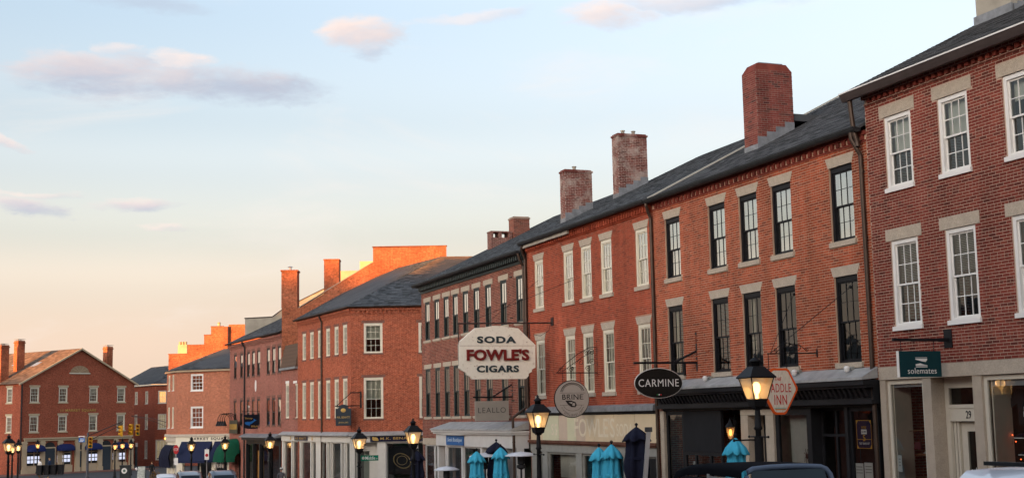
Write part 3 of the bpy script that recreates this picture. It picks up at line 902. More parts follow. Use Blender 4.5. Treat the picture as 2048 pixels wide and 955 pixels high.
gA = -0.15
IVORY = mat('ivory_trim', (.60, .55, .45), .5, var=.06)
shopwin(sf, 25.075, 26.435, gA + .5, 3.03, -.06, IVORY, fw=.1)
shopwin(sf, 20.905, 23.135, gA + .5, 3.03, -.06, IVORY, fw=.1)
MB().box(25.08, 26.43, -.3, .0, gA - .6, gA + .495).build('stall_riser', IVORY, sf)
MB().box(20.91, 23.13, -.3, .0, gA - .6, gA + .495).build('stall_riser', IVORY, sf)
MB().box(25.18, 26.33, -.2, -.14, 2.86, 2.96).build('roller_blind', mat('grey_roller', (.33, .34, .35), .6), sf)
MB().box(21.0, 23.0, -.2, -.14, 2.80, 2.95).build('roller_blind', MATS['grey_roller'], sf)
# recessed doorway: frame, transom, number panel, door
dy = -.36
MB().box(23.42, 24.79, dy - .08, dy, 2.80, 3.04).box(24.66, 24.79, dy - .08, dy, -.6, 2.80).box(23.42, 23.50, dy - .08, dy, -.6, 2.80).box(23.5, 24.66, dy - .08, dy + .01, 2.36, 2.44).box(23.5, 24.66, dy - .1, dy - .01, 2.08, 2.36).build('door_frame', IVORY, sf)
p = MB(); p.quad((24.66, dy - .04, 2.44), (23.5, dy - .04, 2.44), (23.5, dy - .04, 2.80), (24.66, dy - .04, 2.80)); p.build('transom_pane', GLASSD, sf)
text(sf, '29', 24.05, dy - .008, 2.22, .17, .17, .006, BLACKP, .01, name='house_number')
db = MB().box(24.30, 24.48, dy - .20, dy - .15, -.25, 2.06).box(23.50, 23.58, dy - .20, dy - .15, -.25, 2.06).box(23.58, 24.30, dy - .20, dy - .15, 1.86, 2.06).box(23.58, 24.30, dy - .20, dy - .15, -.25, .25)
dd = db.build('door', IVORY, sf)
MB().box(24.49, 24.55, dy - .16, dy - .09, -.25, 2.08).box(24.58, 24.655, dy - .2, dy - .085, -.25, 2.08).build('door_jamb', IVORY, sf)
p = MB(); p.quad((24.30, dy - .175, .25), (23.58, dy - .175, .25), (23.58, dy - .175, 1.86), (24.30, dy - .175, 1.86)); p.build('door_pane', GLASSD, sf)
text(sf, 'solemates', 23.93, dy - .165, 1.02, .66, .14, .003, WHITE, .0, name='door_lettering')
# shop room
MB().box(20.5, 26.6, -3.6, -3.5, -.3, 3.1).build('room_back_wall', WB['A'], sf)
mat('plaster_beige', (.74, .66, .54), .9, var=.06)
MB().box(26.45, 26.6, -3.5, -.39, -.3, 3.03).build('room_side_wall', WB['B'], sf)
MB().box(26.30, 26.34, -.60, -.135, -.3, 3.0).build('window_return', MATS['plaster_beige'], sf)
MB().box(22.96, 23.0, -.60, -.135, -.3, 3.0).build('window_return', MATS['plaster_beige'], sf)
MB().box(24.80, 24.86, -1.6, -.39, -.3, 3.03).build('room_partition', mat('dark_board', (.06, .05, .045), .8), sf)
MB().box(23.1, 23.2, -2.2, -.39, -.3, 3.03).build('room_partition', MATS['dark_board'], sf)
MB().box(20.5, 26.6, -3.5, -.3, 3.045, 3.1).build('room_ceiling', INTW, sf)
MB().box(20.5, 26.6, -3.5, -.3, -.4, -.25).build('room_floor', WOOD, sf)
MB().box(24.9, 26.4, -1.25, -.7, 1.30, 1.34).box(24.9, 26.4, -1.25, -.7, .75, .79).build('shelf', WOOD, sf)
MB().tube([(26.3, -.5, 1.86), (25.2, -.5, 1.90)], .008, 5).build('hanging_rail', WOOD, sf)

# ================================================================== building B: orange red brick, black windows, black shopfront
BB0, BB1 = 26.66, 38.05
B = at_base('brick_building', 'orange red brick building with black window frames and black shopfront', 'building', STREET, 32.3, g(32.3))
ST_B = dict(frame=BLACKP, casing=.07, head=.13, recess=.05, so=.03, cols=3, rows=2, muntin=.011, sashw=.04, glass=GLASSB, lintel=('splay', .245, .125, GRAN, .010), sill=(.13, .07, GRAN, .05))
ST_B2 = dict(ST_B, glass=GLASS)
B_c = [36.77, 34.01, 32.25, 30.54, 27.79]
wins = [(c, 6.47, 8.33, .975) for c in B_c] + [(c, 3.50, 5.61, .975) for c in B_c]
b = MB(); wall_sheet(b, BB0, BB1, 3.05, 9.0, [(c - w / 2, c + w / 2, z0, z1) for c, z0, z1, w in wins], y=-.0035, depth=.3)
wB = b.build('wall', MO['B'], B)
blocks = [q for c, z0, z1, w in wins for q in win_block(c, z0, z1, w, ST_B)]
lay_bricks(wB, brick_rects(BB0, BB1, 3.05, 8.72, blocks, seed=21), BR['B'], 150, key=lambda r_: abs(r_[0] - 29.2) + abs(r_[2] - 6.0) * .6)
for i, (c, z0, z1, w) in enumerate(wins):
    up = z0 > 6
    bl = [('shade', .98, BLIND), ('shade', .97, BLIND), ('shade', .96, CURT), ('shade', .95, CURT), ('curtain', .75, BLIND)][i % 5] if up else [('curtain', .35, CURT), ('venetian', .5, CURT), ('curtain', .4, CURT), None, None][i % 5]
    window(B, None, c, z0, z1, w, 'B' if up else 'Bl', ST_B if up else ST_B2, bl)
co = MB().box(BB0, BB1, -.1, .02, 8.72, 8.77).box(BB0, BB1, -.1, .06, 8.89, 8.99).build('cornice', BR['A'], B)
dentils(co, BB0, BB1, .055, 8.77, 8.89, .25, .12, .12, BR['A'])
gutter(B, BB0 + .02, BB1 + .02, .22, 9.06, GUTTER, .12)
RB = shingle_roof(B, BB0, BB1, .17, 9.09, 7.6, .515, SHINGC, seed=5)
MB().hexa([(BB1 - .10, .17, 9.11), (BB1 + .02, .17, 9.11), (BB1 + .02, -7.4, 9.11 + 7.57 * .515), (BB1 - .10, -7.4, 9.11 + 7.57 * .515), (BB1 - .10, .17, 9.16), (BB1 + .02, .17, 9.16), (BB1 + .02, -7.4, 9.16 + 7.57 * .515), (BB1 - .10, -7.4, 9.16 + 7.57 * .515)]).build('rake_board', mat('pale_metal', (.50, .47, .40), .5, var=.15), RB)
shell(B, BB0, BB1, 15, -1.5, 9.0, WB['B'], ridge=(-7.4, 12.9), right=False)
rzB = lambda w: 9.09 + (.17 - w) * .515
chB = chimney(B, 34.95, 35.75, -2.08, -3.38, 10.0, 12.72, brick_piece_mat('brick_chimney', (.10, .045, .040), (.215, .055, .045), (.27, .085, .065), .25), mat('mortar_chimney', (.30, .20, .16), .95, var=.3), 150, seed=31, cap=False, roof_z=rzB)
MB().hexa([(34.96, -3.37, 12.721), (35.74, -3.37, 12.721), (35.74, -2.09, 12.721), (34.96, -2.09, 12.721), (35.05, -3.24, 12.95), (35.65, -3.24, 12.95), (35.65, -2.22, 12.95), (35.05, -2.22, 12.95)]).build('chimney_shoulder', BR['A'], chB)
MB().box(35.1, 35.6, -3.15, -2.3, 12.951, 12.99).build('cap', GREYMETAL, chB)
MB().box(35.0, 35.9, -4.9, -3.42, 11.2, 11.42).build('cricket', SHINGC, chB)
downpipe(B, [(26.92, .24, 8.99), (26.92, .24, 8.82), (26.84, .14, 8.55), (26.82, .07, 8.4), (26.80, .07, 2.0), (26.80, .07, -.1)], BRONZE, .055)
downpipe(B, [(38.02, .24, 8.99), (38.02, .24, 8.88), (38.06, .14, 8.65), (38.07, .07, 8.5), (38.07, .07, 2.0), (38.07, .07, -.5)], BRONZE, .055)

# B shopfront
BLK2 = mat('black_shopfront', (.016, .016, .018), .5, var=.25, scale=2)
sf = MB().box(BB0 + .1, BB1 - .1, -.3, -.02, 2.43, 3.049).build('storefront', BLK2, B)
MB().hexa([(BB0 + .02, .012, 3.10), (BB1 - .12, .012, 3.10), (BB1 - .12, .46, 3.06), (BB0 + .02, .46, 3.06), (BB0 + .02, .012, 3.36), (BB1 - .12, .012, 3.36), (BB1 - .12, .46, 3.12), (BB0 + .02, .46, 3.12)]).build('lead_apron', mat('pale_lead', (.40, .40, .39), .5, .3, var=.3, scale=3, bump=.3, bscale=8), sf)
cb = MB().box(BB0 + .04, BB1 - .14, -.02, .42, 2.94, 3.058).box(BB0 + .06, BB1 - .16, -.02, .34, 2.88, 2.94).box(BB0 + .08, BB1 - .18, -.02, .12, 2.60, 2.88).box(BB0 + .06, BB1 - .16, -.02, .20, 2.50, 2.60).build('shop_cornice', BLK2, sf)
me = MB().hexa([(-.05, 0, 2.64), (.05, 0, 2.64), (.05, .05, 2.66), (-.05, .05, 2.66), (-.05, 0, 2.86), (.05, 0, 2.86), (.05, .17, 2.875), (-.05, .17, 2.875)]).mesh('bracket', BLK2)
x = BB0 + .25
while x < BB1 - .3: obj('bracket', me, sf, T(x, .12, 0)); x += .21
gB = g(31)
MB().box(37.73, 37.98, -.2, .02, -1.2, 2.43).build('granite_pillar', GRAN2, sf)
MB().box(33.10, 33.12, -.5, -.01, -1, 2.42).build('jamb', BLK2, sf)
MB().box(32.72, 33.10, -.55, .0, -1.2, 2.27).build('granite_pillar', GRAN2, sf)
MB().box(31.40, 31.80, -.55, .0, -1.2, 2.27).build('granite_pillar', GRAN2, sf)
MB().box(31.40, 33.10, -.55, .004, 2.275, 2.425).build('granite_lintel', GRAN2, sf)
shopwin(sf, 36.58, 37.72, gB + .3, 2.42, -.06, BLK2, fw=.11)
MB().box(34.3, 36.575, -.14, -.05, 1.22, 2.425).build('black_panel', mat('matt_black', (.018, .018, .020), .8, var=.15), sf)
shopwin(sf, 34.3, 36.575, gB + .3, 1.215, -.06, BLK2, fw=.09, mull=(35.0, 35.9))
shopwin(sf, 33.12, 34.295, gB, 2.42, -.45, BLK2, fw=.10, mull=(33.7,))
shopwin(sf, 31.80, 32.72, gB, 2.27, -.5, BLK2, fw=.12, trans=(1.9,))
shopwin(sf, 29.74, 31.395, gB + .3, 2.42, -.06, BLK2, fw=.16)
shopwin(sf, 28.14, 29.60, gB, 2.42, -.30, BLK2, fw=.07, trans=(1.75,), mull=(28.95,))
shopwin(sf, BB0 + .2, 28.02, gB + .3, 2.42, -.06, BLK2, fw=.09, trans=())
MB().box(29.60, 29.74, -.32, .0, -1, 2.42).box(28.02, 28.14, -.32, .0, -1, 2.42).build('post', BLK2, sf)
MB().box(BB0 + .15, 31.39, -.28, -.0, -1.2, gB + .295).box(33.15, 37.7, -.28, -.0, -1.2, gB + .295).build('stall_riser', BLK2, sf)
MB().box(29.95, 31.2, -.42, -.40, gB + .3, 2.36).build('pale_screen', mat('pale_scrim', (.42, .41, .36), .9, var=.12, scale=1.5), sf)
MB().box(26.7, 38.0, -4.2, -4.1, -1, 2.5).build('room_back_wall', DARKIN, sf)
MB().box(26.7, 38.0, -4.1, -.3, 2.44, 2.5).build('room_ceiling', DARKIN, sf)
MB().box(26.7, 38.0, -4.1, -.3, -.75, -.68).build('room_floor', WOOD, sf)
MB().box(28.9, 29.3, -.95, -.9, .3, 1.6).build('seascape_panel', mat('sea_blue', (.03, .10, .14), .5, var=.5, scale=4), sf)

# ================================================================== building C: red brick, cream windows, old painted transom
BC0, BC1 = 38.06, 49.1
C = at_base('brick_building', 'red brick building with cream sash windows above the worn painted transom', 'building', STREET, 43.5, g(43.5))
ST_C = dict(frame=CREAM2, casing=.085, head=.12, recess=.03, so=.03, cols=3, rows=2, muntin=.018, sashw=.04, glass=GLASSB, lintel=('splay', .24, .135, GRAN, .010), sill=(.13, .08, GRAN, .05))
ST_C2 = dict(ST_C, glass=GLASS)
C_c = [47.88, 44.99, 43.38, 41.68, 38.94]
wins = [(c, 6.43, 8.29, .90) for c in C_c] + [(c, 3.115, 5.22, .90) for c in C_c]
b = MB(); wall_sheet(b, BC0, BC1, 2.5, 9.05, [(c - w / 2, c + w / 2, z0, z1) for c, z0, z1, w in wins], y=-.0035, depth=.3)
wC = b.build('wall', MO['C'], C)
blocks = [q for c, z0, z1, w in wins for q in win_block(c, z0, z1, w, ST_C)]
lay_bricks(wC, brick_rects(BC0, BC1, 2.5, 8.72, blocks, seed=41), BR['C'], 0)
for i, (c, z0, z1, w) in enumerate(wins):
    up = z0 > 6
    window(C, None, c, z0, z1, w, 'C' if up else 'Cl', ST_C if up else ST_C2, ('curtain', (.95, .7, .88, .6, .97)[i % 5], CURT) if up else ('curtain', (.8, .5, .9, .65, .8)[i % 5], CURT) if i % 5 != 4 else ('venetian', .9, BLIND))
co = MB().box(BC0, BC1, -.1, .035, 8.70, 8.75).box(BC0, BC1, -.1, .14, 8.92, 9.03).build('cornice', BR['C'], C)
dentils(co, BC0, BC1, .11, 8.75, 8.92, .20, .10, .13, BR['C'])
MB().box(44.5, BC1 + .03, .142, .22, 8.86, 9.0).build('fascia_board', mat('weathered_board', (.36, .33, .28), .8, var=.3, scale=3), C)
gutter(C, BC0 + .02, BC1 + .1, .26, 9.08, GUTTER, .11)
RC = shingle_roof(C, BC0, BC1 + .08, .17, 9.11, 8.2, .48, SHING, seed=8)
shell(C, BC0, BC1, 16, -2, 9.05, WB['B'], ridge=(-8.0, 12.9))
rzC = lambda w: 9.11 + (.17 - w) * .48
MORTW = mat('mortar_white', (.46, .38, .32), .95, var=.75, scale=2.2)
CHB = brick_piece_mat('brick_limed', (.12, .045, .038), (.20, .062, .050), (.25, .085, .066), .3, 1.0)
c1 = chimney(C, 49.0, 49.5, -1.66, -2.86, 9.6, 12.0, CHB, MORTW, 0, seed=51, cap=CHB, flues=1, roof_z=rzC)
c2 = chimney(C, 47.9, 48.45, -3.52, -4.82, 10.4, 13.35, CHB, MORTW, 150, seed=61, cap=CHB, flues=2, roof_z=rzC)
downpipe(C, [(48.98, .24, 9.0), (49.05, .24, 8.85), (49.1, .14, 8.6), (49.1, .08, 8.45), (49.1, .08, 3.2), (49.1, .08, 2.45)], BRONZE, .055)

# C shopfront
sf = MB().box(BC0 + .05, BC1 - .05, -.3, -.015, 2.36, 2.499).build('storefront', BLK2, C)
MB().hexa([(BC0 + .08, .012, 2.47), (BC1 - .05, .012, 2.47), (BC1 - .05, .18, 2.46), (BC0 + .08, .18, 2.46), (BC0 + .08, .012, 2.68), (BC1 - .05, .012, 2.68), (BC1 - .05, .18, 2.62), (BC0 + .08, .18, 2.62)]).build('lead_apron', GREYMETAL, sf)
PAN = [mat('aged_vitrolite', (.68, .55, .36), .35, var=.12, scale=1.2), mat('aged_vitrolite_pink', (.58, .46, .35), .35, var=.12, scale=1.2), mat('pale_green_panel', (.64, .62, .42), .35, var=.06)]
x = BC0 + .12; k = 0
while x < BC1 - .15:
    w_ = min(.80, BC1 - .1 - x); MB().box(x + .006, x + w_ - .006, -.04 - .004 * (k % 2), .03 - .004 * (k % 2), 1.455, 2.355).build('transom_panel', PAN[2] if k in (8, 10, 11) else PAN[1] if k in (9, 7) else PAN[0], sf); x += w_; k += 1
GHOST = mat('ghost_letter', (.74, .65, .49), .4, var=.15, scale=6)
text(sf, "FOWLE'S", 43.0, .032, 1.93, 3.4, .66, .003, GHOST, .01, .95)
text(sf, 'SODA', 40.55, .032, 1.85, 1.25, .42, .003, GHOST, .01)
text(sf, 'SS', 46.6, .032, 1.85, .55, .42, .003, GHOST, .01, 1.3)
MB().box(BC0 + .08, BC1 - .03, -.05, .14, 1.36, 1.45).box(BC0 + .08, BC1 - .03, -.05, .09, 1.31, 1.36).build('rusty_ledge', mat('rust_brown', (.14, .062, .04), .8, var=.4, scale=3), sf)
MB().box(BC0 + .1, BC1 - .05, -.2, .03, 1.03, 1.309).build('shop_header', GREYP, sf)
gC = g(43)
for x0, x1 in ((48.3, 49.0), (47.4, 47.9), (44.2, 44.7), (42.4, 42.6), (40.5, 40.75), (38.2, 38.35)):
    MB().box(x0, x1, -.25, .01, -1.8, 1.03).build('pilaster', GREYP, sf)
shopwin(sf, 44.7, 47.4, gC + .35, 1.028, -.06, GREYP, fw=.08)
shopwin(sf, 42.6, 44.2, gC + .35, 1.028, -.06, GREYP, fw=.08)
shopwin(sf, 40.75, 42.4, gC, 1.028, -.2, CREAM, fw=.12)
shopwin(sf, 38.35, 40.5, gC + .2, 1.028, -.06, GREYP, fw=.06, mull=(39.4,))
MB().box(38.2, 49.0, -.24, -.005, -1.8, gC + .20).build('stall_riser', GREYP, sf)
MB().box(38.1, 49.0, -3.1, -3.0, -1.8, 1.1).build('room_back_wall', mat('pale_boarding', (.42, .40, .33), .8, var=.1), sf)
MB().box(38.1, 49.0, -3.0, -.3, 1.05, 1.1).build('room_ceiling', INTW, sf)
MB().box(38.1, 49.0, -3.0, -.3, -1.3, -1.2).build('room_floor', WOOD, sf)
MB().box(44.9, 46.9, -.35, -.32, .1, .95).build('sheer_blind', CURT, sf)

# ================================================================== building D: brown brick, dark narrow windows
BD0, BD1 = 49.13, 63.45
D = at_base('brick_building', 'brown brick building with a row of nine narrow dark green windows', 'building', STREET, 56.3, g(56.3))
ST_D = dict(frame=GREENBLK, casing=.06, head=.08, recess=.012, so=.012, cols=2, rows=1, muntin=.025, sashw=.05, glass=GLASSB, glass2=GLASSS, lintel=('flat', .20, .20, GRAN2, .012), sill=(.10, .20, GRAN2, .05))
ST_D2 = dict(ST_D, glass=GLASS)
D_c = [62.47, 60.95, 59.5, 58.15, 56.7, 55.22, 53.7, 51.83, 49.98]
wins = [(c, 6.05, 7.91, .76) for c in D_c] + [(c, 2.40, 4.69, .76) for c in D_c]
b = MB(); wall_sheet(b, BD0, BD1, 1.4, 8.9, [(c - w / 2, c + w / 2, z0, z1) for c, z0, z1, w in wins], y=-.0035, depth=.3)
wD = b.build('wall', MO['D'], D)
blocks = [q for c, z0, z1, w in wins for q in win_block(c, z0, z1, w, ST_D)]
lay_bricks(wD, brick_rects(BD0, BD1, 1.4, 8.40, blocks, seed=71), BR['D'], 0)
for i, (c, z0, z1, w) in enumerate(wins):
    up = z0 > 6
    window(D, None, c, z0, z1, w, 'D' if up else 'Dl', ST_D if up else ST_D2, (('shade', (.5, .42, .55, .48, .3)[i * 3 % 5], BLIND) if i % 4 != 2 else ('curtain', .7, CURT)) if up else (('shade', (.3, .45, .2)[i % 3], CURT) if i % 3 else None))
co = MB().box(BD0, BD1, -.1, .06, 8.36, 8.46).box(BD0, BD1 + .1, -.1, .26, 8.66, 8.74).box(BD0, BD1 + .05, -.1, .07, 8.46, 8.66).build('cornice', GREENBLK, D)
dentils(co, BD0, BD1, .22, 8.48, 8.655, .24, .13, .15, GREENBLK, 'modillion')
gutter(D, BD0 + .02, BD1 + .25, .34, 8.80, GUTTER, .11)
RD = shingle_roof(D, BD0, BD1 + .2, .28, 8.83, 7.6, .488, SHING, seed=9)
shell(D, BD0, BD1, 15, -2, 8.8, WB['D'], ridge=(-7.3, 12.4), right=False)
rzD = lambda w: 8.83 + (.28 - w) * .488
c1 = chimney(D, 61.9, 62.6, -4.35, -5.2, 10.6, 12.05, BR['D'], MO['D'], 0, seed=81, flash=False)
MB().box(62.0, 62.6, -4.3, -3.2, 10.5, 11.1).box(62.0, 62.6, -4.3, -4.1, 11.1, 11.35).box(62.0, 62.6, -3.75, -3.6, 11.1, 11.35).box(62.0, 62.6, -3.3, -3.2, 11.1, 11.35).box(61.98, 62.62, -4.32, -3.18, 11.35, 11.42).build('vented_chimney', WB['D'], D)
downpipe(D, [(49.25, .32, 8.74), (49.25, .3, 8.62), (49.25, .2, 8.35), (49.25, .10, 8.2), (49.25, .10, 2.7), (49.25, .45, 2.45), (49.25, .66, 2.3), (49.25, .66, 1.95), (49.35, .60, 1.75), (49.35, .60, -1.0)], BRONZE, .055)

# D: projecting white shopfront and the plain bay beside it
sf = MB().box(59.8, BD1 - .02, -.3, .012, 1.10, 1.399).build('storefront', GRAN2, D)
PALEW = mat('pale_grey_white', (.62, .61, .58), .5, var=.08, scale=2)
MB().hexa([(49.2, .012, 1.84), (59.75, .012, 1.84), (59.75, .78, 1.80), (49.2, .78, 1.80), (49.2, .012, 2.16), (59.1, .012, 2.16), (59.75, .78, 1.86), (49.2, .78, 1.86)]).build('lead_roof', MATS['pale_lead'], sf)
MB().box(49.22, 59.7, .0, .74, 1.72, 1.798).box(49.25, 59.66, .0, .66, 1.64, 1.72).build('shop_cornice', PALEW, sf)
MB().box(49.3, 59.55, .0, .55, 1.12, 1.64).build('fascia', PALEW, sf)
MB().box(49.3, 59.55, .552, .562, 1.30, 1.32).build('fascia_moulding', PALEW, sf)
gD = g(57)
for x0, x1 in ((59.35, 59.55), (58.2, 58.35), (55.9, 56.1), (53.4, 53.6), (52.2, 52.6), (50.5, 50.8), (49.3, 49.8)):
    MB().box(x0, x1, .2, .5, -2.4, 1.118).build('pilaster', PALEW, sf)
shopwin(sf, 56.1, 58.2, gD + .4, 1.118, .45, PALEW, fw=.07)
shopwin(sf, 53.6, 55.9, gD + .4, 1.118, .45, PALEW, fw=.07)
shopwin(sf, 52.6, 53.4, gD, 1.118, .3, PALEW, fw=.1)
shopwin(sf, 50.8, 52.2, gD + .4, 1.118, .45, PALEW, fw=.07)
shopwin(sf, 60.6, 61.7, gD, 1.098, -.06, PALEW, fw=.07)
shopwin(sf, 61.75, 63.2, gD, 1.098, -.06, PALEW, fw=.07)
MB().box(58.4, 60.55, -.2, .0, -2.4, 1.095).build('brown_panel', mat('brown_panel', (.16, .11, .08), .7, var=.2), sf)
MB().box(49.3, 59.5, .05, .46, -2.4, gD + .395).build('stall_riser', PALEW, sf)
MB().box(49.2, 63.3, -3.1, -3.0, -2.4, 1.4).build('room_back_wall', mat('green_grey_wall', (.10, .13, .11), .9, var=.2), sf)
MB().box(49.2, 63.3, -3.0, -.3, 1.12, 1.2).build('room_ceiling', INTW, sf)

# ================================================================== building E: corner shop building across the side street
ECX, ECY = -9.605, 79.569
EL = frame((ECX, ECY), 25.0)                                  # long side on the main street, u from 0 at the corner
EW = 11.0
EF_o = Vector((ECX, ECY, 0)) + Vector((math.cos(R(2)), math.sin(R(2)), 0)) * EW
EF = frame(EF_o, 92.0)                                        # side facing us, u = EW at the corner
E = at_base('brick_building', 'bright red brick corner building with hipped roof and ivory shopfront', 'building', EL, 0.0, g(78))
toE = EL.inverted() @ EF
ELEN = 11.25
ST_E = dict(frame=CREAM2, casing=.10, head=.12, recess=.015, so=.015, cols=3, rows=2, muntin=.022, sashw=.045, lintel=('flat', .16, .13, BROWNST, .010), sill=(.10, .05, BROWNST, .04))
ST_E2 = dict(ST_E, each=False)
eu = [9.75, 8.01, 6.26, 4.52, 2.80, 1.12]; el_ = [11.45] + eu
wins = [(c, 6.24, 7.95, .80) for c in eu] + [(c, 2.44, 4.76, .84) for c in el_]
b = MB(); wall_sheet(b, 0, 11.25, 1.0, 8.85, [(c - w / 2, c + w / 2, z0, z1) for c, z0, z1, w in wins if c < 11.2], y=0, depth=.25)
b.build('wall', WB['E'], E)
for c, z0, z1, w in wins:
    if c < 11.2: window(E, None, c, z0, z1, w, 'E2', ST_E2, ('shade', (.5, .35, .62, .48)[int(c * 7 + z0) % 4], BLIND))
# the front towards us
fw = [(EW - 1.31, 6.19, 7.95, 1.10), (EW - 1.31, 2.37, 4.76, 1.14), (EW - 4.53, 6.17, 7.93, 1.10), (EW - 4.56, 2.36, 4.77, 1.14), (EW - 7.8, 6.17, 7.93, 1.10), (EW - 7.8, 2.36, 4.77, 1.14)]
b = MB(); wall_sheet(b, 0, EW, 1.0, 8.85, [(c - w / 2, c + w / 2, z0, z1) for c, z0, z1, w in fw], y=0, depth=.25)
b.build('wall', WB['E'], E, toE)
for c, z0, z1, w in fw: window(E, toE, c, z0, z1, w, 'Ef', ST_E, ('shade', .52, CURT))
co = MB().box(0, 11.25, -.1, .05, 8.50, 8.56).box(0, 11.25, -.1, .12, 8.70, 8.85).build('cornice', WB['E'], E)
dentils(co, 0, 11.2, .09, 8.56, 8.70, .26, .13, .1, WB['E'])
co = MB().box(0, EW, -.1, .05, 8.50, 8.56).box(0, EW, -.1, .12, 8.70, 8.85).build('cornice', WB['E'], E, toE)
dentils(co, 0, EW, .09, 8.56, 8.70, .26, .13, .1, WB['E'])
gutter(E, -.2, 11.4, .24, 8.93, BRONZE, .08)
gg = gutter(E, 0, EW + .2, .24, 8.93, BRONZE, .08); gg.matrix_local = OFF[E.name] @ toE
# hipped roof in E coordinates, courses of shingles on the two slopes in view
inv = EL.inverted()


def le(x, y, z): return inv @ Vector((x, y, z))


apex = le(-4.6, 87.5, 12.75); far = le(2.2, 88.2, 12.75); cor = Vector((-.25, .28, 8.92))
lend = Vector((11.6, .28, 8.92)); rend = toE @ Vector((0, .28, 8.92)); back = le(-9.5, 96.5, 12.75)
b = MB(); b.quad(cor, lend, back, apex); b.quad(rend, cor, apex, far); b.quad(apex, back, le(2.2, 98, 12.7), far)
b.quad(lend, le(-2, 103, 8.9), le(2.2, 98, 12.7), back)
ro = b.build('roof', SHINGC, E)


def courses(parent, a, b_, c, d, m, expo=.16, tab=.32, seed=1):
    """rows of shingle tabs on the planar quad a-b (eave) to d-c (top)"""
    r = random.Random(seed); a, b_, c, d = map(Vector, (a, b_, c, d)); n = (b_ - a).cross(d - a).normalized()
    if n.z < 0: n = -n
    rows = int(((d - a) + (c - b_)).length / 2 / expo); s = MB()
    for k in range(rows):
        t0, t1 = k / rows, (k + 1.08) / rows
        L0, R0 = a.lerp(d, t0), b_.lerp(c, t0); L1, R1 = a.lerp(d, min(t1, 1)), b_.lerp(c, min(t1, 1))
        W = (R0 - L0).length
        if W < .2: continue
        q = -r.uniform(0, tab) / W
        while q < 1:
            x0, x1 = max(q, 0), min(q + (tab - .01) / W, 1); q += tab / W
            if x1 - x0 < .01: continue
            h = .012 + r.uniform(0, .014)
            p0, p1, p2, p3 = L0.lerp(R0, x0), L0.lerp(R0, x1), L1.lerp(R1, x1), L1.lerp(R1, x0)
            s.add([p0, p1, p1 + n * h, p0 + n * h, p2 + n * .003, p3 + n * .003], [(0, 1, 2, 3), (3, 2, 4, 5), (1, 4, 2), (0, 3, 5)])
    o = s.build('shingles', m, parent); o['kind'] = 'stuff'
    return o


courses(ro, cor, lend, back, apex, SHING, seed=12)
b2 = MB()
q1, q2 = cor.lerp(apex, .62), rend.lerp(far, .62)
courses(ro, cor, rend, q2, q1, SHING, seed=13)
courses(ro, q1, q2, far, apex, SHINGB, seed=14)  # upper rows browner: low sunlight painted into the shingle colour
downpipe(E, [(5.68, .24, 8.85), (5.68, .2, 8.7), (5.68, .07, 8.45), (5.68, .07, -.5), (5.68, .07, -2.1)], BRONZE, .06)
MB().box(0, 11.2, -9, -8.8, -3, 8.8).box(11.1, 11.25, -9, -.01, -3, 8.8).build('back_wall', WB['E'], E)
# E shopfront, both sides
IV = mat('shop_ivory', (.66, .63, .56), .5, var=.06)
gE = g(82)


sf = MB().box(.0, 14.95, -.3, .10, 1.0, 1.38).build('storefront', IV, E)
MB().hexa([(-.1, 0, 1.385), (15.0, 0, 1.385), (15.0, .34, 1.385), (-.1, .34, 1.385), (-.1, 0, 1.62), (15.0, 0, 1.62), (15.0, .34, 1.44), (-.1, .34, 1.44)]).build('lead_apron', MATS['pale_lead'], sf)
for x0, x1 in ((14.6, 14.95), (12.45, 12.65), (10.45, 10.65), (8.0, 8.2), (5.85, 7.0), (4.6, 4.75), (3.85, 3.95), (1.75, 1.9), (1.1, 1.2), (0.0, .18)):
    MB().box(x0, x1, -.2, .05, -3, .998).build('pilaster', IV, sf)
for x0, x1 in ((12.65, 14.6), (10.65, 12.45), (8.2, 10.45), (7.0, 8.0), (4.75, 5.85), (3.95, 4.6), (1.9, 3.85), (.18, 1.1)):
    shopwin(sf, x0, x1, gE + .3, .996, -.05, IV, fw=.07)
MB().box(0.02, 14.9, -.2, .0, -3, gE + .29).build('stall_riser', IV, sf)
sf2 = MB().box(.0, EW, -.3, .10, 1.0, 1.38).build('storefront', IV, E, toE)
MB().hexa([(0, 0, 1.385), (EW + .1, 0, 1.385), (EW + .1, .34, 1.385), (0, .34, 1.385), (0, 0, 1.62), (EW + .1, 0, 1.62), (EW + .1, .34, 1.44), (0, .34, 1.44)]).build('lead_apron', MATS['pale_lead'], sf2)
for x0, x1 in ((EW - .2, EW), (9.0, 9.5), (6.0, 6.4), (3.0, 3.4), (0, .3)):
    MB().box(x0, x1, -.2, .05, -3, .998).build('pilaster', IV, sf2)
shopwin(sf2, 9.9, 10.8, gE, .6, -.6, IV, fw=.1)
MB().box(9.52, 10.78, -.65, -.55, .6, .998).box(9.5, 9.9, -.65, -.55, -3, .6).build('door_surround', IV, sf2)
shopwin(sf2, 6.4, 9.0, gE + .3, .996, -.05, IV, fw=.08, mull=(7.15,))
shopwin(sf2, 3.4, 6.0, gE + .3, .996, -.05, IV, fw=.08, mull=(4.7,))
shopwin(sf2, .3, 3.0, gE + .3, .996, -.05, IV, fw=.08, mull=(1.6,))
MB().box(.02, 9.5, -.2, .0, -3, gE + .29).build('stall_riser', IV, sf2)
MB().box(.3, 10.5, -3.2, -3.1, -3, 1.1).build('room_back_wall', mat('shop_wall_mint', (.42, .46, .40), .9, var=.08), sf2)
MB().box(0, 10.7, -3.1, -.2, 1.02, 1.1).build('room_ceiling', INTW, sf2)
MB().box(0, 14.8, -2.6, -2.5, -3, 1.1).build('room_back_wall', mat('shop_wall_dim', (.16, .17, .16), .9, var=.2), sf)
MB().box(6.7, 8.9, -.9, -.2, gE, gE + .75).build('display_plinth', WHITE, sf2)
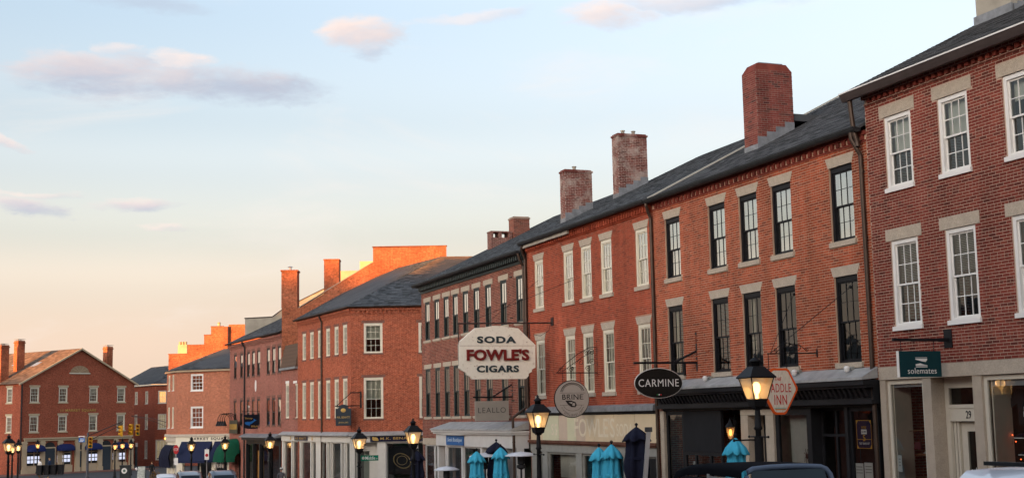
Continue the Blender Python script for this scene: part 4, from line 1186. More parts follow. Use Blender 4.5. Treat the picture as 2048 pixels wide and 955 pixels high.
MB().box(7.3, 8.9, -1.0, -.95, -.9, .75).build('watch_poster', mat('black_gloss', (.01, .01, .012), .3), sf2)
b = MB(); b.tube([(8.1 + .5 * math.cos(t * .35), -.945, -.12 + .42 * math.sin(t * .35) + .1 * math.cos(t * .35)) for t in range(19)], .035, 6); b.tube([(8.1 + .3 * math.cos(t * .35), -.942, -.10 + .26 * math.sin(t * .35)) for t in range(19)], .02, 6)
b.build('watch_picture', mat('brass', (.55, .42, .2), .4, .6), sf2)
# name boards on E
NAVYB = mat('navy_board', (.012, .016, .045), .4, var=.1)
GOLD = mat('gold_leaf', (.55, .36, .10), .4, .5, var=.1)
FB = at_base('shop_name_board', 'long navy board with gold M.K. BENATTI lettering above the corner shopfront', 'sign', EF, 6.6, 1.02)
MB().box(3.4, EW - 1.1, .102, .14, 1.03, 1.36).build('board', NAVYB, FB)
text(FB, 'M.K. BENATTI JEWELERS', 7.5, .142, 1.19, 3.6, .19, .008, GOLD, .012, 1.12)
b = MB().ball((9.6, .145, 1.19), (.17, .012, .11)).ball((9.72, .145, 1.25), (.06, .012, .08)).ball((9.48, .145, 1.13), (.09, .012, .06)); b.build('crest', GOLD, FB)
FB2 = at_base('shop_name_board', 'small navy board with gold lettering above the side shopfront', 'sign', EL, 10.2, 1.02)
MB().box(8.6, 11.6, .102, .14, 1.06, 1.33).build('board', NAVYB, FB2)
text(FB2, 'M.K. BENATTI', 10.1, .142, 1.19, 2.5, .15, .008, GOLD, .012, 1.1)
for x in (12.6, 7.6):
    MB().ball((x, .11, 1.16), (.14, .015, .10)).ball((x, .11, 1.28), (.09, .015, .07)).build('crest', GOLD, FB2)

# link section between E and F with the tiled mansard
Lk_ = at_base('link_building', 'narrow brick link with a brown tiled mansard beside the hipped corner building', 'building', EL, 13.2, g(90))
b = MB(); wall_sheet(b, 11.26, 15.2, 1.4, 5.75, [(11.45 - .42, 11.45 + .42, 2.44, 4.76), (13.8 - .42, 13.8 + .42, 2.5, 4.85)], y=0, depth=.25); b.build('wall', WB['G'], Lk_)
ST_L = dict(ST_E2, lintel=('flat', .16, .02, WHITE, .01))
window(Lk_, None, 13.8, 2.5, 4.85, .84, 'L', ST_L, ('shade', .5, BLIND)); window(Lk_, None, 11.9, 2.5, 4.8, .84, 'L2', ST_L, ('shade', .5, BLIND))
MB().box(11.26, 15.2, -.1, .22, 5.75, 5.9).build('ledge', GREYMETAL, Lk_)
mr = MB().hexa([(11.26, .1, 5.9), (15.2, .1, 5.9), (15.2, -1, 5.9), (11.26, -1, 5.9), (11.26, -.25, 7.45), (15.2, -.25, 7.45), (15.2, -1.2, 7.45), (11.26, -1.2, 7.45)]).build('mansard', TILE, Lk_)
tm = MB().box(-.125, .125, -.02, .03, 0, .27).mesh('tile', TILE)
for k in range(6):
    z = 5.92 + k * .255; y = .11 - (z - 5.9) * .226
    x = 11.4 + (.13 if k % 2 else 0)
    while x < 15.15: obj('tile', tm, mr, T(x, y + .01, z) @ Matrix.Rotation(R(9), 4, 'X')); x += .262
MB().box(11.26, 15.2, -9, -8.9, -3, 7.4).box(11.26, 15.2, -8.9, -.9, 7.3, 7.4).build('back_wall', WB['G'], Lk_)

# ================================================================== building F: tall gable wall with chimneys; its street side faces left
FC = EL @ Vector((15.26, 0, 0))
FW_o = FC + Vector((math.cos(R(2)), math.sin(R(2)), 0)) * 20.0
FWf = frame(FW_o, 92.0)                    # gable wall facing us, u = 20 at the street corner
GS = frame((FC.x, FC.y), 25.0)            # street side
GLEN = 15.4
F = at_base('brick_building', 'tall weathered brick building with bare parapet gable and two chimneys behind the hipped corner roof', 'building', GS, 7.5, g(100))
toF = GS.inverted() @ FWf
X = lambda u: 20.0 - u                    # measured from the street corner
pts = [(X(0), -3), (X(0), 10.06), (X(1.2), 10.06), (X(2.95), 11.05), (X(3.92), 11.75), (X(5.34), 12.6), (X(6.33), 13.13), (X(6.33), 14.18), (X(11.45), 14.22), (X(11.45), 13.15), (X(17.2), 10.0), (X(17.2), -3)]
b = MB().poly_y(pts, -.35, 0); gw = b.build('gable_wall', WB['F'], F, toF)
MB().poly_y([(X(1.15), 10.065), (X(1.15), 10.12), (X(6.28), 13.2), (X(6.28), 13.135)][::-1], -.4, .03).build('coping', STUCCO, gw)
MB().box(X(11.5), X(6.28), -.4, .04, 14.225, 14.28).build('coping', BROWNST, gw)
chm = MB().box(X(1.06), X(-.03), -1.2, .02, 10.07, 12.62).box(X(1.12), X(-.09), -1.25, .07, 12.62, 12.72).build('chimney', WB['F'], F, toF)
MB().lathe([(.09, 12.72), (.09, 12.95), (.2, 12.97), (.03, 13.05)], 10, X(.5), -.6).build('flue_pot', ALU, chm)
chm = MB().box(X(3.96), X(2.92), -1.2, .02, 11.03, 13.36).box(X(4.0), X(2.88), -1.24, .05, 13.36, 13.44).build('chimney', WB['F'], F, toF)
# street side with dark narrow windows
ST_G = dict(frame=mat('brown_black_frame', (.035, .028, .024), .5), casing=.06, head=.09, recess=.015, so=.012, cols=2, rows=1, muntin=.025, sashw=.05, each=False, glass=GLASSB, lintel=('flat', .18, .06, BROWNST, .01), sill=(.10, .06, BROWNST, .04))
gc = [13.55, 11.55, 9.4, 7.9, 6.33, 3.58, 2.1, .6]
wins = [(c, 5.65, 7.50, .85) for c in gc] + [(c, 2.03, 3.95, .85) for c in gc]
b = MB(); wall_sheet(b, 0, GLEN, 1.3, 8.3, [(c - w / 2, c + w / 2, z0, z1) for c, z0, z1, w in wins], y=0, depth=.25); b.build('wall', WB['G'], F)
for c, z0, z1, w in wins: window(F, None, c, z0, z1, w, 'G', ST_G, ('shade', .35, BLIND) if z0 > 5 else None)
co = MB().box(0, GLEN, -.1, .06, 7.95, 8.02).box(0, GLEN, -.1, .14, 8.16, 8.3).build('cornice', WB['G'], F)
dentils(co, 0, GLEN, .11, 8.02, 8.16, .28, .14, .1, WB['G'])
gutter(F, 0, GLEN + .3, .28, 8.42, GUTTER, .09)
fr = shingle_roof(F, .3, GLEN + .25, .22, 8.45, 10.0, .50, SHINGC, seed=21)
# plastered inner face of the far parapet, and its chimneys
NPo = GS @ Vector((GLEN - .1, 0, 0))
NPf = frame(NPo + Vector((math.cos(R(2)), math.sin(R(2)), 0)) * 20.0, 92.0); toN = GS.inverted() @ NPf
npw = MB().poly_y([(X(1.15), 8.9), (X(1.15), 10.42), (X(3.3), 10.5), (X(4.1), 11.08), (X(8.7), 13.3), (X(12), 14.3), (X(12), 8.9)], -.35, 0).build('parapet', STUCCO, F, toN)
MB().poly_y([(X(1.1), 10.425), (X(1.1), 10.50), (X(3.3), 10.58), (X(4.1), 11.16), (X(8.7), 13.38), (X(8.7), 13.31), (X(4.1), 11.09), (X(3.3), 10.51)][::-1], -.4, .04).build('coping', mat('dark_coping', (.07, .06, .055), .7), npw)
MB().box(X(10.27), X(8.2), -.5, .05, 11.8, 14.12).build('chimney', STUCCOT, F, toN)
MB().box(X(11.4), X(10.28), -.5, .06, 12.5, 14.87).build('chimney', mat('stucco_yellow', (.55, .46, .26), .9, var=.2, scale=1.5), F, toN)
MB().poly_y([(.20 * math.cos(t), .42 * math.sin(t)) for t in [k * math.pi / 8 for k in range(16)]], .002, .04).build('wall_plaque', WHITE, F, T(7.08, 0, 4.92))
downpipe(F, [(10.33, .28, 8.34), (10.33, .2, 8.1), (10.33, .07, 7.9), (10.33, .07, -.5), (10.33, .07, -2.4)], GUTTER, .06)
MB().box(GLEN - .2, GLEN, -12, -.01, -3, 8.4).box(0, GLEN, -18, -17.8, -3, 10).build('back_wall', WB['G'], F)
# F shopfront (black)
gG = g(100); sf = MB().box(.1, 9.9, -.3, .0, .7, 1.29).build('storefront', BLK2, F)
MB().hexa([(.1, .0, 1.20), (10.2, 0, 1.20), (10.2, .5, 1.18), (.1, .5, 1.18), (.1, 0, 1.45), (10.2, 0, 1.45), (10.2, .5, 1.26), (.1, .5, 1.26)]).build('lead_apron', GREYMETAL, sf)
MB().box(.1, 10.1, .002, .34, .98, 1.17).build('shop_cornice', BLK2, sf)
for x0, x1 in ((9.6, 9.9), (7.6, 7.9), (5.6, 5.9), (3.0, 3.3), (.1, .5)): MB().box(x0, x1, -.2, .05, -3, .698).build('pilaster', BLK2, sf)
for x0, x1 in ((7.9, 9.6), (3.3, 5.6), (.5, 3.0)): shopwin(sf, x0, x1, gG + .4, .696, -.05, BLK2, fw=.08)
MB().box(5.9, 7.6, -.35, -.3, gG, .2).build('door', mat('oak_door', (.40, .20, .06), .5, var=.2, scale=5), sf)
MB().box(.1, 9.9, -.2, -.001, -3, gG + .39).build('stall_riser', BLK2, sf)
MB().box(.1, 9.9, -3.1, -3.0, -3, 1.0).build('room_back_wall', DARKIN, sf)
b = MB(); wall_sheet(b, 9.9, GLEN, -3, 1.3, [(11.6, 13.4, gG, .2)], y=0, depth=.3); b.build('wall', WB['G'], F)
MB().box(11.6, 13.4, -.35, -.3, -3, .2).build('door', BLK2, F)

# ================================================================== building H: corner of the square, white windows, stepped gable behind
HO = GS @ Vector((15.6, 0, 0))
HF = frame((HO.x, HO.y), 68.0); HLEN = 4.95
HCn = HF @ Vector((HLEN, 0, 0)); HC = frame((HCn.x, HCn.y), 27.0); HCL = 3.6
H = at_base('brick_building', 'small pinkish brick corner building lettered MARKET SQUARE with white windows', 'building', HF, 2.5, g(110))
toC = HF.inverted() @ HC
ST_H = dict(frame=WHITE, casing=.10, head=.10, recess=.02, cols=3, rows=2, muntin=.03, sashw=.05, each=True, sill=(.06, .02, WHITE, .05))
wins = [(3.04, 4.85, 6.18, 1.2), (3.02, 1.93, 3.6, 1.2)]
b = MB(); wall_sheet(b, -2.0, HLEN, 1.25, 6.5, [(c - w / 2, c + w / 2, z0, z1) for c, z0, z1, w in wins], y=0, depth=.25); b.build('wall', WB['H'], H)
for c, z0, z1, w in wins: window(H, None, c, z0, z1, w, 'H', ST_H, None)
ST_H2 = dict(ST_H, each=False, frame=CREAM2, casing=.06)
wins = [(1.35, 4.95, 6.2, .62), (2.75, 4.95, 6.2, .62), (1.35, 1.95, 3.6, .62), (2.75, 1.95, 3.6, .62)]
b = MB(); wall_sheet(b, 0, HCL, 1.25, 6.5, [(c - w / 2, c + w / 2, z0, z1) for c, z0, z1, w in wins], y=0, depth=.25); b.build('wall', WB['H'], H, toC)
for c, z0, z1, w in wins: window(H, toC, c, z0, z1, w, 'Hc', ST_H2, ('shade', .5, BLIND))
hp = lambda x, y, z: HF.inverted() @ Vector((x, y, z))
he0 = Vector((-2.1, .25, 6.52)); he1 = Vector((HLEN + .12, .25, 6.52)); he2 = toC @ Vector((HCL + .2, .25, 6.52)); ap = hp(-24.6, 114.5, 8.45); ap2 = hp(-20.0, 114.5, 8.6)
b = MB(); b.quad(he0, he1, ap, ap2); b.add([he1, he2, ap], [(0, 1, 2)]); b.quad(he2, hp(-30, 118, 6.5), hp(-24, 118, 8.0), ap)
b.quad(ap, hp(-24, 118, 8.0), hp(-19, 118, 8.2), ap2)
hr = b.build('roof', SHINGC, H); courses(hr, he0, he1, ap, ap2, SHINGC, seed=31)
MB().box(-2.0, HLEN + .05, -.05, .20, 6.36, 6.50).build('eave', mat('tan_eave', (.40, .30, .2), .7), H)
MB().box(0, HCL, -.05, .20, 6.36, 6.50).build('eave', MATS['tan_eave'], H, toC)
MB().box(-2.0, HLEN, -6, -5.8, -3, 6.4).build('back_wall', WB['H'], H)
SGo = Vector((-15, 118, 0)); SG = frame(SGo, 90.0); toS = HF.inverted() @ SG
ux = lambda x: -(x + 15)
st = [(-30.15, 4.0), (-30.15, 8.24), (-28.5, 8.24), (-28.5, 9.0), (-27.07, 9.0), (-27.07, 9.85), (-26.47, 9.85), (-26.47, 10.57), (-25.42, 10.57), (-25.42, 4.0)]
sg = MB().poly_y([(ux(x), z) for x, z in st][::-1], -.3, 0).build('stepped_gable', WB['F'], H, toS)
MB().box(ux(-25.42) + .001, ux(-24.95), -.05, .3, 6, 10.57).box(ux(-21), ux(-24.94), -.3, -.02, 6, 10.75).build('stepped_gable', WB['F'], H, toS)
for x0, x1, z in ((-30.2, -28.5, 8.24), (-28.55, -27.07, 9.0), (-27.1, -26.47, 9.85), (-26.5, -25.4, 10.57)):
    MB().box(ux(x1), ux(x0), -.34, .04, z + .002, z + .07).build('coping', BROWNST, sg)
MB().lathe([(.13, 10.64), (.13, 10.9), (.16, 10.92), (.05, 11.0)], 8, ux(-25.8), -.15).build('flue_pot', STUCCOT, sg)
ch = MB().box(ux(-28.9), ux(-29.7), -2, -1.4, 8.1, 9.15).build('chimney', STUCCOT, H, toS)
for i in range(3): MB().box(ux(-29.0 - i * .25), ux(-29.15 - i * .25), -1.9, -1.5, 9.15, 9.42).build('flue_pot', STUCCOT, ch)
# H shopfront
gH = g(110); sf = MB().box(-.2, HLEN + .02, -.3, .06, .84, 1.22).build('storefront', CREAM2, H)
MB().box(-.25, HLEN + .1, -.1, .16, 1.22, 1.42).build('band', mat('band_stone', (.50, .44, .36), .8, var=.15, scale=4), sf)
MB().box(0, HCL, -.1, .16, 1.22, 1.42).box(0, HCL, -.1, .06, .84, 1.22).build('band', MATS['band_stone'], H, toC)
for x0, x1 in ((4.3, HLEN), (1.25, 1.55), (-.1, .1)): MB().box(x0, x1, -.2, .05, -3.2, .838).build('pilaster', CREAM2, sf)
shopwin(sf, 1.55, 4.3, gH + .4, .836, -.05, CREAM2, fw=.08, mull=(2.7,))
shopwin(sf, .1, 1.25, gH + .4, .836, -.05, CREAM2, fw=.08)
MB().box(-.1, HLEN, -.2, -.001, -3.2, gH + .39).build('stall_riser', CREAM2, sf)
for k in range(4): MB().box(.3 + k * .8, .9 + k * .8, -.2, -.05 + .05 * (k % 2), -3.2, .0).build('panel', CREAM2, H, toC)
MB().box(0, HCL, -.25, -.1, -3.2, .84).build('wall', CREAM2, H, toC)
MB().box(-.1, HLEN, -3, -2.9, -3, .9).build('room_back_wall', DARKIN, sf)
text(sf, 'MARKET SQUARE', 1.75, .062, 1.03, 3.7, .24, .008, BLACKP, .03, 1.25)


def awning(name, label, F_, u0, u1, ztop, drop, out, m, group=None, val=.12):
    a = at_base(name, label, 'awning', F_, (u0 + u1) / 2, ztop - drop, group)
    b = MB(); n = 6
    b.hexa([(u0, .08, ztop - .03), (u1, .08, ztop - .03), (u1, out, ztop - drop + val), (u0, out, ztop - drop + val), (u0, .08, ztop), (u1, .08, ztop), (u1, out + .01, ztop - drop + val + .03), (u0, out + .01, ztop - drop + val + .03)])
    b.build('canopy', m, a)
    MB().box(u0, u1, out - .01, out + .012, ztop - drop, ztop - drop + val).build('valance', m, a)
    for x in (u0, u1 - .015):
        MB().poly_x([(.08, ztop - .035), (.08, ztop - drop + val), (out - .02, ztop - drop + val)], x + .001, x + .014).build('side_cheek', m, a)
    return a


def dome_awning(name, label, F_, uc, w, ztop, h, out, m, group=None):
    a = at_base(name, label, 'awning', F_, uc, ztop - h, group)
    b = MB(); n, k = 8, 10; vs = []; fs = []
    for i in range(n + 1):
        t = math.pi / 2 * i / n
        for j in range(k + 1):
            s_ = -1 + 2 * j / k; e = max(1 - abs(s_) ** 4, 0) ** .5
            vs.append((uc + w / 2 * s_, .06 + out * math.sin(t) * (0.25 + .75 * e), ztop - h + (h - .08) * math.cos(t) * (0.35 + .65 * e) + .08))
    for i in range(n):
        for j in range(k): fs.append((i * (k + 1) + j, i * (k + 1) + j + 1, (i + 1) * (k + 1) + j + 1, (i + 1) * (k + 1) + j))
    b.add(vs, fs); b.build('canopy', m, a, smooth=True)
    b = MB(); vs = []
    for j in range(k + 1):
        x, y, z = a_ = (uc + w / 2 * (-1 + 2 * j / k), .06 + out * (0.25 + .75 * max(1 - abs(-1 + 2 * j / k) ** 4, 0) ** .5), ztop - h + .08)
        vs += [(x, y, z), (x, y, z - .08)]
    b.add(vs, [(2 * j, 2 * j + 1, 2 * j + 3, 2 * j + 2) for j in range(k)]); b.build('valance', m, a)
    return a


awning('shop_awning', 'wide navy awning sloping below the word MARKET', HF, 1.5, 4.4, .83, 1.65, 1.1, mat('navy_dark_awning', (.016, .022, .055), .85, var=.12))
awning('shop_awning', 'shorter navy awning beside the green dome awning', HF, .15, 1.25, .83, 1.6, 1.1, MATS['navy_dark_awning'])
dome_awning('dome_awning', 'dark green dome awning under the gooseneck lamps', GS, 13.2, 3.0, 1.05, 1.75, 1.6, GREENA)

# ================================================================== building I: low brick house at the back of the square
IO = Vector((-42.56, 168, 0)); IF_ = frame(IO, 80.0)
I = at_base('brick_building', 'plain brown red brick house with hipped roof at the back of the square', 'building', IF_, 1.0, -2.95)
ST_I = dict(frame=CREAM2, casing=.10, head=.10, recess=.02, cols=3, rows=2, muntin=.03, sashw=.05, each=False, sill=(.08, .03, CREAM2, .04))
Ip = lambda x, y, z: IF_.inverted() @ Vector((x, y, z))
wins = [(1.15, 4.75, 6.3, 1.1), (1.15, 1.6, 3.45, 1.1)]
b = MB(); wall_sheet(b, -6, 2.1, -3.3, 7.05, [(c - w / 2, c + w / 2, z0, z1) for c, z0, z1, w in wins] + [(.4, 1.95, -2.2, .3)], y=0, depth=.25); b.build('wall', WB['J'], I)
for c, z0, z1, w in wins: window(I, None, c, z0, z1, w, 'I', ST_I, None)
window(I, None, 1.175, -2.2, .3, 1.55, 'Is', dict(frame=CREAM2, casing=.1, head=.1, recess=.02, cols=3, rows=1, muntin=.06), None)
IC = frame(IF_ @ Vector((2.1, 0, 0)), 38.0); toI = IF_.inverted() @ IC
wins = [(2.6, 4.75, 6.3, .9), (5.9, 4.75, 6.3, .9), (2.6, 1.6, 3.45, .9), (5.9, 1.6, 3.45, .9), (2.6, -2.0, .2, .9)]
b = MB(); wall_sheet(b, 0, 12, -3.3, 7.05, [(c - w / 2, c + w / 2, z0, z1) for c, z0, z1, w in wins] + [(5.2, 6.5, -3.3, -.1)], y=0, depth=.25); b.build('wall', WB['J'], I, toI)
for c, z0, z1, w in wins: window(I, toI, c, z0, z1, w, 'Ic', ST_I, ('shade', .5, BLIND))
MB().box(5.25, 6.45, -.2, -.15, -3.2, -.6).build('door', mat('dark_teal_door', (.03, .05, .06), .5), I, toI)
e0 = Vector((-6.1, .3, 7.1)); e1 = Vector((2.2, .3, 7.1)); e2 = toI @ Vector((12.2, .3, 7.1)); a1 = Ip(-42.8, 174.5, 9.75); a2 = Ip(-36, 174.5, 9.9); a3 = Ip(-48.5, 181, 9.7)
b = MB(); b.quad(e0, e1, a1, a2); b.quad(e1, e2, a3, a1); b.quad(a2, a1, a3, Ip(-36, 182, 9.7))
ir = b.build('roof', SHINGC, I); courses(ir, e0, e1, a1, a2, SHINGC, seed=41, expo=.25, tab=.4); courses(ir, e1, e2, a3, a1, SHINGC, seed=42, expo=.25, tab=.4)
MB().box(-6.1, 2.2, -.05, .28, 6.94, 7.06).build('eave', CREAM, I); MB().box(0, 12, -.05, .28, 6.94, 7.06).build('eave', CREAM, I, toI)
MB().box(-6, 2.1, -12, -11.8, -3, 7.0).build('back_wall', WB['J'], I)
# roofs further back
K = thing('distant_building', 'distant pale building with dark roof and chimney behind the square', 'building', frame((-46, 205, 0), 90.0) @ T(0, 0, -2.9))
MB().box(-9, 9, -8, 0, 0, 12.4).build('wall', STUCCOT, K); MB().poly_x([(.4, 12.4), (-4, 13.6), (-8.4, 12.4)], -9.3, 9.3).build('roof', SHINGB, K)
MB().box(-7.5, -5.8, -5, -4, 12.9, 14.6).build('chimney', STUCCOT, K); MB().box(-9, -7.4, -4.5, -3.6, 13.0, 15.4).build('chimney', STUCCO, K)

# ================================================================== building J: gabled block across the square
JL = Vector((-53.894, 148, 0)); JW = 14.8
JF = frame(JL + Vector((math.sin(R(38)), math.cos(R(38)), 0)) * JW, 142.0)      # gable front, u = JW at the left corner
J = at_base('brick_building', 'gabled brick block lettered 11 MARKET SQUARE with four shop bays across the square', 'building', JF, 7.4, -2.9)
JX = lambda u: JW - u
ST_J = dict(frame=CREAM2, casing=.12, head=.14, recess=.02, cols=4, rows=2, muntin=.03, sashw=.05, each=False, lintel=('flat', .22, .12, TANP, .03), sill=(.14, .10, TANP, .06))
jc = [1.70, 5.28, 9.25, 13.0]
wins = [(JX(c), 4.85, 6.5, 1.1) for c in jc] + [(JX(c), 1.62, 3.4, 1.1) for c in jc]
shop = [(JX(c) - 1.0, JX(c) + 1.0, -2.1, .2) for c in (1.9, 5.6, 9.2, 12.9)]
b = MB(); wall_sheet(b, 0, JW, -3.2, 7.0, [(c - w / 2, c + w / 2, z0, z1) for c, z0, z1, w in wins] + shop, y=0, depth=.25)
b.add([(0, 0, 7.0), (JW, 0, 7.0), (JW / 2, 0, 10.72)], [(1, 0, 2)]); b.build('wall', WB['J'], J)
for c, z0, z1, w in wins: window(J, None, c, z0, z1, w, 'J', ST_J, ('shade', .45, CURT) if c < 6 else None)
# fan light in the gable
fan = [(1.22 * math.cos(t), .80 * math.sin(t)) for t in [k * math.pi / 12 for k in range(13)]]
fo = MB().poly_y([(JX(7.35) + x, 8.15 + z) for x, z in fan], 0.002, .05).build('fanlight', mat('fan_pale', (.34, .24, .15), .5, var=.05), J)
for t in (.2, .35, .5, .65, .8):
    a = math.pi * t; MB().tube([(JX(7.35), .055, 8.18), (JX(7.35) + 1.18 * math.cos(a), .055, 8.15 + .76 * math.sin(a))], .018, 5).build('glazing_bar', TANP, fo)
MB().box(JX(7.35) - 1.35, JX(7.35) + 1.35, 0, .09, 8.02, 8.14).build('sill', CREAM2, J)
text(J, '11 MARKET SQUARE', JX(7.3), .004, 3.92, 4.6, .34, .02, GOLD, .012, 1.1)
# roof: ridge along local -y
rl = 30.0
b = MB()
for s_, x_e in ((1, JW + .35), (-1, -.35)):
    b.quad((x_e, .25, 6.86), (JW / 2, .25, 10.90), (JW / 2, -rl, 10.90), (x_e, -rl, 6.86))
jr = b.build('roof', SHINGB, J)
MB().hexa([(JW + .36, .2, 6.70), (JW + .36, .32, 6.70), (JW / 2, .32, 10.74), (JW / 2, .2, 10.74), (JW + .36, .2, 6.90), (JW + .36, .32, 6.90), (JW / 2, .32, 10.95), (JW / 2, .2, 10.95)]).hexa([(-.36, .2, 6.70), (-.36, .32, 6.70), (JW / 2, .32, 10.74), (JW / 2, .2, 10.74), (-.36, .2, 6.90), (-.36, .32, 6.90), (JW / 2, .32, 10.95), (JW / 2, .2, 10.95)]).build('bargeboard', TANP, J)
courses(jr, (JW + .35, .25, 6.87), (JW + .35, -rl, 6.87), (JW / 2, -rl, 10.91), (JW / 2, .25, 10.91), SHINGB, expo=.3, tab=.5, seed=51)
for y0, t in ((-3.6, .55), (-8.2, .62)):
    x = JW / 2 + (JW / 2) * (1 - t); z = 6.86 + 4.04 * t
    MB().hexa([(x - .5, y0 - .5, z + .25), (x + .5, y0 - .5, z - .3), (x + .5, y0 + .5, z - .3), (x - .5, y0 + .5, z + .25), (x - .45, y0 - .5, z + .37), (x + .5, y0 - .5, z - .16), (x + .5, y0 + .5, z - .16), (x - .45, y0 + .5, z + .37)]).build('skylight', mat('skylight_glass', (.25, .30, .34), .08, .0), jr)
# left side wall
b = MB(); toJ = JF.inverted() @ frame((JL.x, JL.y), 52.0)
lw = [(2.2, 4.85, 6.5, 1.1), (2.2, 1.62, 3.4, 1.1), (5.6, 4.85, 6.5, 1.1), (5.6, 1.62, 3.4, 1.1), (9, 4.85, 6.5, 1.1), (9, 1.62, 3.4, 1.1)]
wall_sheet(b, 0, 24, -3.2, 6.9, [(c - w / 2, c + w / 2, z0, z1) for c, z0, z1, w in lw], y=0, depth=.25); b.build('wall', WB['J'], J, toJ)
for c, z0, z1, w in lw: window(J, toJ, c, z0, z1, w, 'J', ST_J, None)
MB().box(0, .2, -rl + .5, -.02, -3.2, 6.9).build('side_wall', WB['J'], J)
MB().box(0, JW, -rl + .2, -rl + .4, -3.2, 9).build('back_wall', WB['J'], J)
for (x, y, w_, z1) in ((JW - .5, -4.6, 1.0, 11.3), (JW - 3.0, -5.3, .85, 11.9), (JX(12.2), -1.6, .8, 11.3)):
    c_ = MB().box(x - w_ / 2, x + w_ / 2, y - w_ / 2, y + w_ / 2, 6.5, z1).box(x - w_ / 2 - .06, x + w_ / 2 + .06, y - w_ / 2 - .06, y + w_ / 2 + .06, z1 - .3, z1 - .18).build('chimney', WB['F'], J)
    MB().box(x - .45, x + .45, y - .45, y + .45, z1 + .12, z1 + .16).box(x - .4, x - .35, y - .4, y - .35, z1, z1 + .12).box(x + .35, x + .4, y + .35, y + .4, z1, z1 + .12).build('cap', GREYMETAL, c_)
downpipe(J, [(JW - .1, .1, 6.8), (JW - .1, .08, 1.0), (JW - .1, .08, -2.9)], GUTTER, .07)
# J shopfronts: two tan arcades
for (a0, a1) in ((.55, 7.2), (9.0 - .95, 14.4)):
    sf = MB().box(JX(a1), JX(a0), -.02, .22, .62, .84).box(JX(a1) - .1, JX(a0) + .1, -.02, .34, .84, .98).build('storefront', TANP, J)
    n = 4; step = (a1 - a0) / 3
    for i in range(n):
        x = JX(a0 + step * i); MB().box(x - .28, x + .28, .002, .20, -3.0, .618).box(x - .36, x + .36, .002, .24, -3.0, -2.4).box(x - .34, x + .34, .002, .24, .35, .5).build('pilaster', TANP, sf)
for c in (1.9, 5.6, 9.2, 12.9):
    shopwin(J, JX(c) - .98, JX(c) + .98, -2.1, .2, -.1, TANP, fw=.09, mull=(JX(c),), trans=(-1.0 + .3,))
    MB().box(JX(c) - 1.0, JX(c) + 1.0, -.02, .1, -3.0, -2.11).build('stall_riser', TANP, J)
    for i in range(4):
        for j in range(2):
            MB().box(JX(c) - .84 + i * .42 + (.03 if i > 1 else -.03), JX(c) - .52 + i * .42 + (.03 if i > 1 else -.03), -.22, -.2, -1.75 + j * .42, -1.42 + j * .42).build('listing_card', SCREEN, J)
    dome_awning('dome_awning', {1.9: 'navy dome awning at the far left of the gabled block', 5.6: 'second navy dome awning from the left on the gabled block', 9.2: 'third navy dome awning from the left on the gabled block', 12.9: 'navy dome awning at the far right of the gabled block'}[c], JF, JX(c), 2.2, .25, .75, .9, NAVYA, 'navy dome awnings on the gabled block')
for c, z1 in ((3.75, -.2), (7.6, -.6), (11.05, -.2)):
    SLATE = mat('slate_blue_door', (.045, .06, .075), .5, var=.1)
    dr = MB().box(JX(c) - .62, JX(c) + .62, .01, .06, -3.0, z1).build('door', SLATE, J)
    MB().poly_y([(JX(c) + .62 * math.cos(t), z1 + .15 + .55 * math.sin(t)) for t in [k * math.pi / 10 for k in range(11)]], .004, .05).build('fanlight', mat('dark_pane', (.02, .025, .03), .15), dr)
    MB().box(JX(c) - .72, JX(c) - .62, .0, .1, -3, z1).box(JX(c) + .62, JX(c) + .72, .0, .1, -3, z1).box(JX(c) - .72, JX(c) + .72, .0, .1, z1, z1 + .14).build('door_frame', TANP, J)
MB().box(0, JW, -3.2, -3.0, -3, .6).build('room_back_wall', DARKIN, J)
jp = MB().box(-1, JW + 6, .0, 3.4, -3.3, -2.86).build('pavement_far', PAVE, None); jp.matrix_world = JF; jp['kind'] = 'structure'

# ================================================================== the other side of the street (behind and left of the camera)
def plain_block(u0, u1, l, depth, h, label, m, ridge=2.6):
    o = thing('brick_building', label, 'building', STREET @ T((u0 + u1) / 2, LAT - l, min(g(u0), g(u1)) - .3))
    hw = (u1 - u0) / 2
    b = MB().box(-hw, hw, 0, depth, 0, h).build('wall', m, o)
    MB().poly_x([(-.3, h), (depth / 2, h + ridge), (depth + .3, h)], -hw - .02, hw + .02).build('roof', SHINGC, o)
    for k in range(int((u1 - u0) / 2.2)):
        x = -hw + 1.2 + k * 2.2
        for z in [3.9 + 2.9 * j for j in range(int((h - 4) / 2.9))]:
            MB().box(x - .5, x + .5, -.03, .0, z, z + 1.7).build('window', MATS['dark_pane'], o)
    return o


plain_block(-40, -10.1, -6.5, 12, 9.2, 'three storey brick block behind the viewer on the opposite pavement', WB['A'], 1.4)
plain_block(-10, 12, -6.5, 12, 12.9, 'tall brick block opposite the white windowed building', WB['D'], 1.8)
plain_block(12.1, 34, -6.5, 12, 9.2, 'brick block opposite the black shopfront', WB['A'], 1.8)
plain_block(34.1, 60, -6.5, 12, 8.6, 'brick block opposite the row of narrow windows', WB['B'], 1.8)
plain_block(60.1, 82, -6.5, 12, 7.4, 'low brick block opposite the corner building', WB['G'], 1.6)

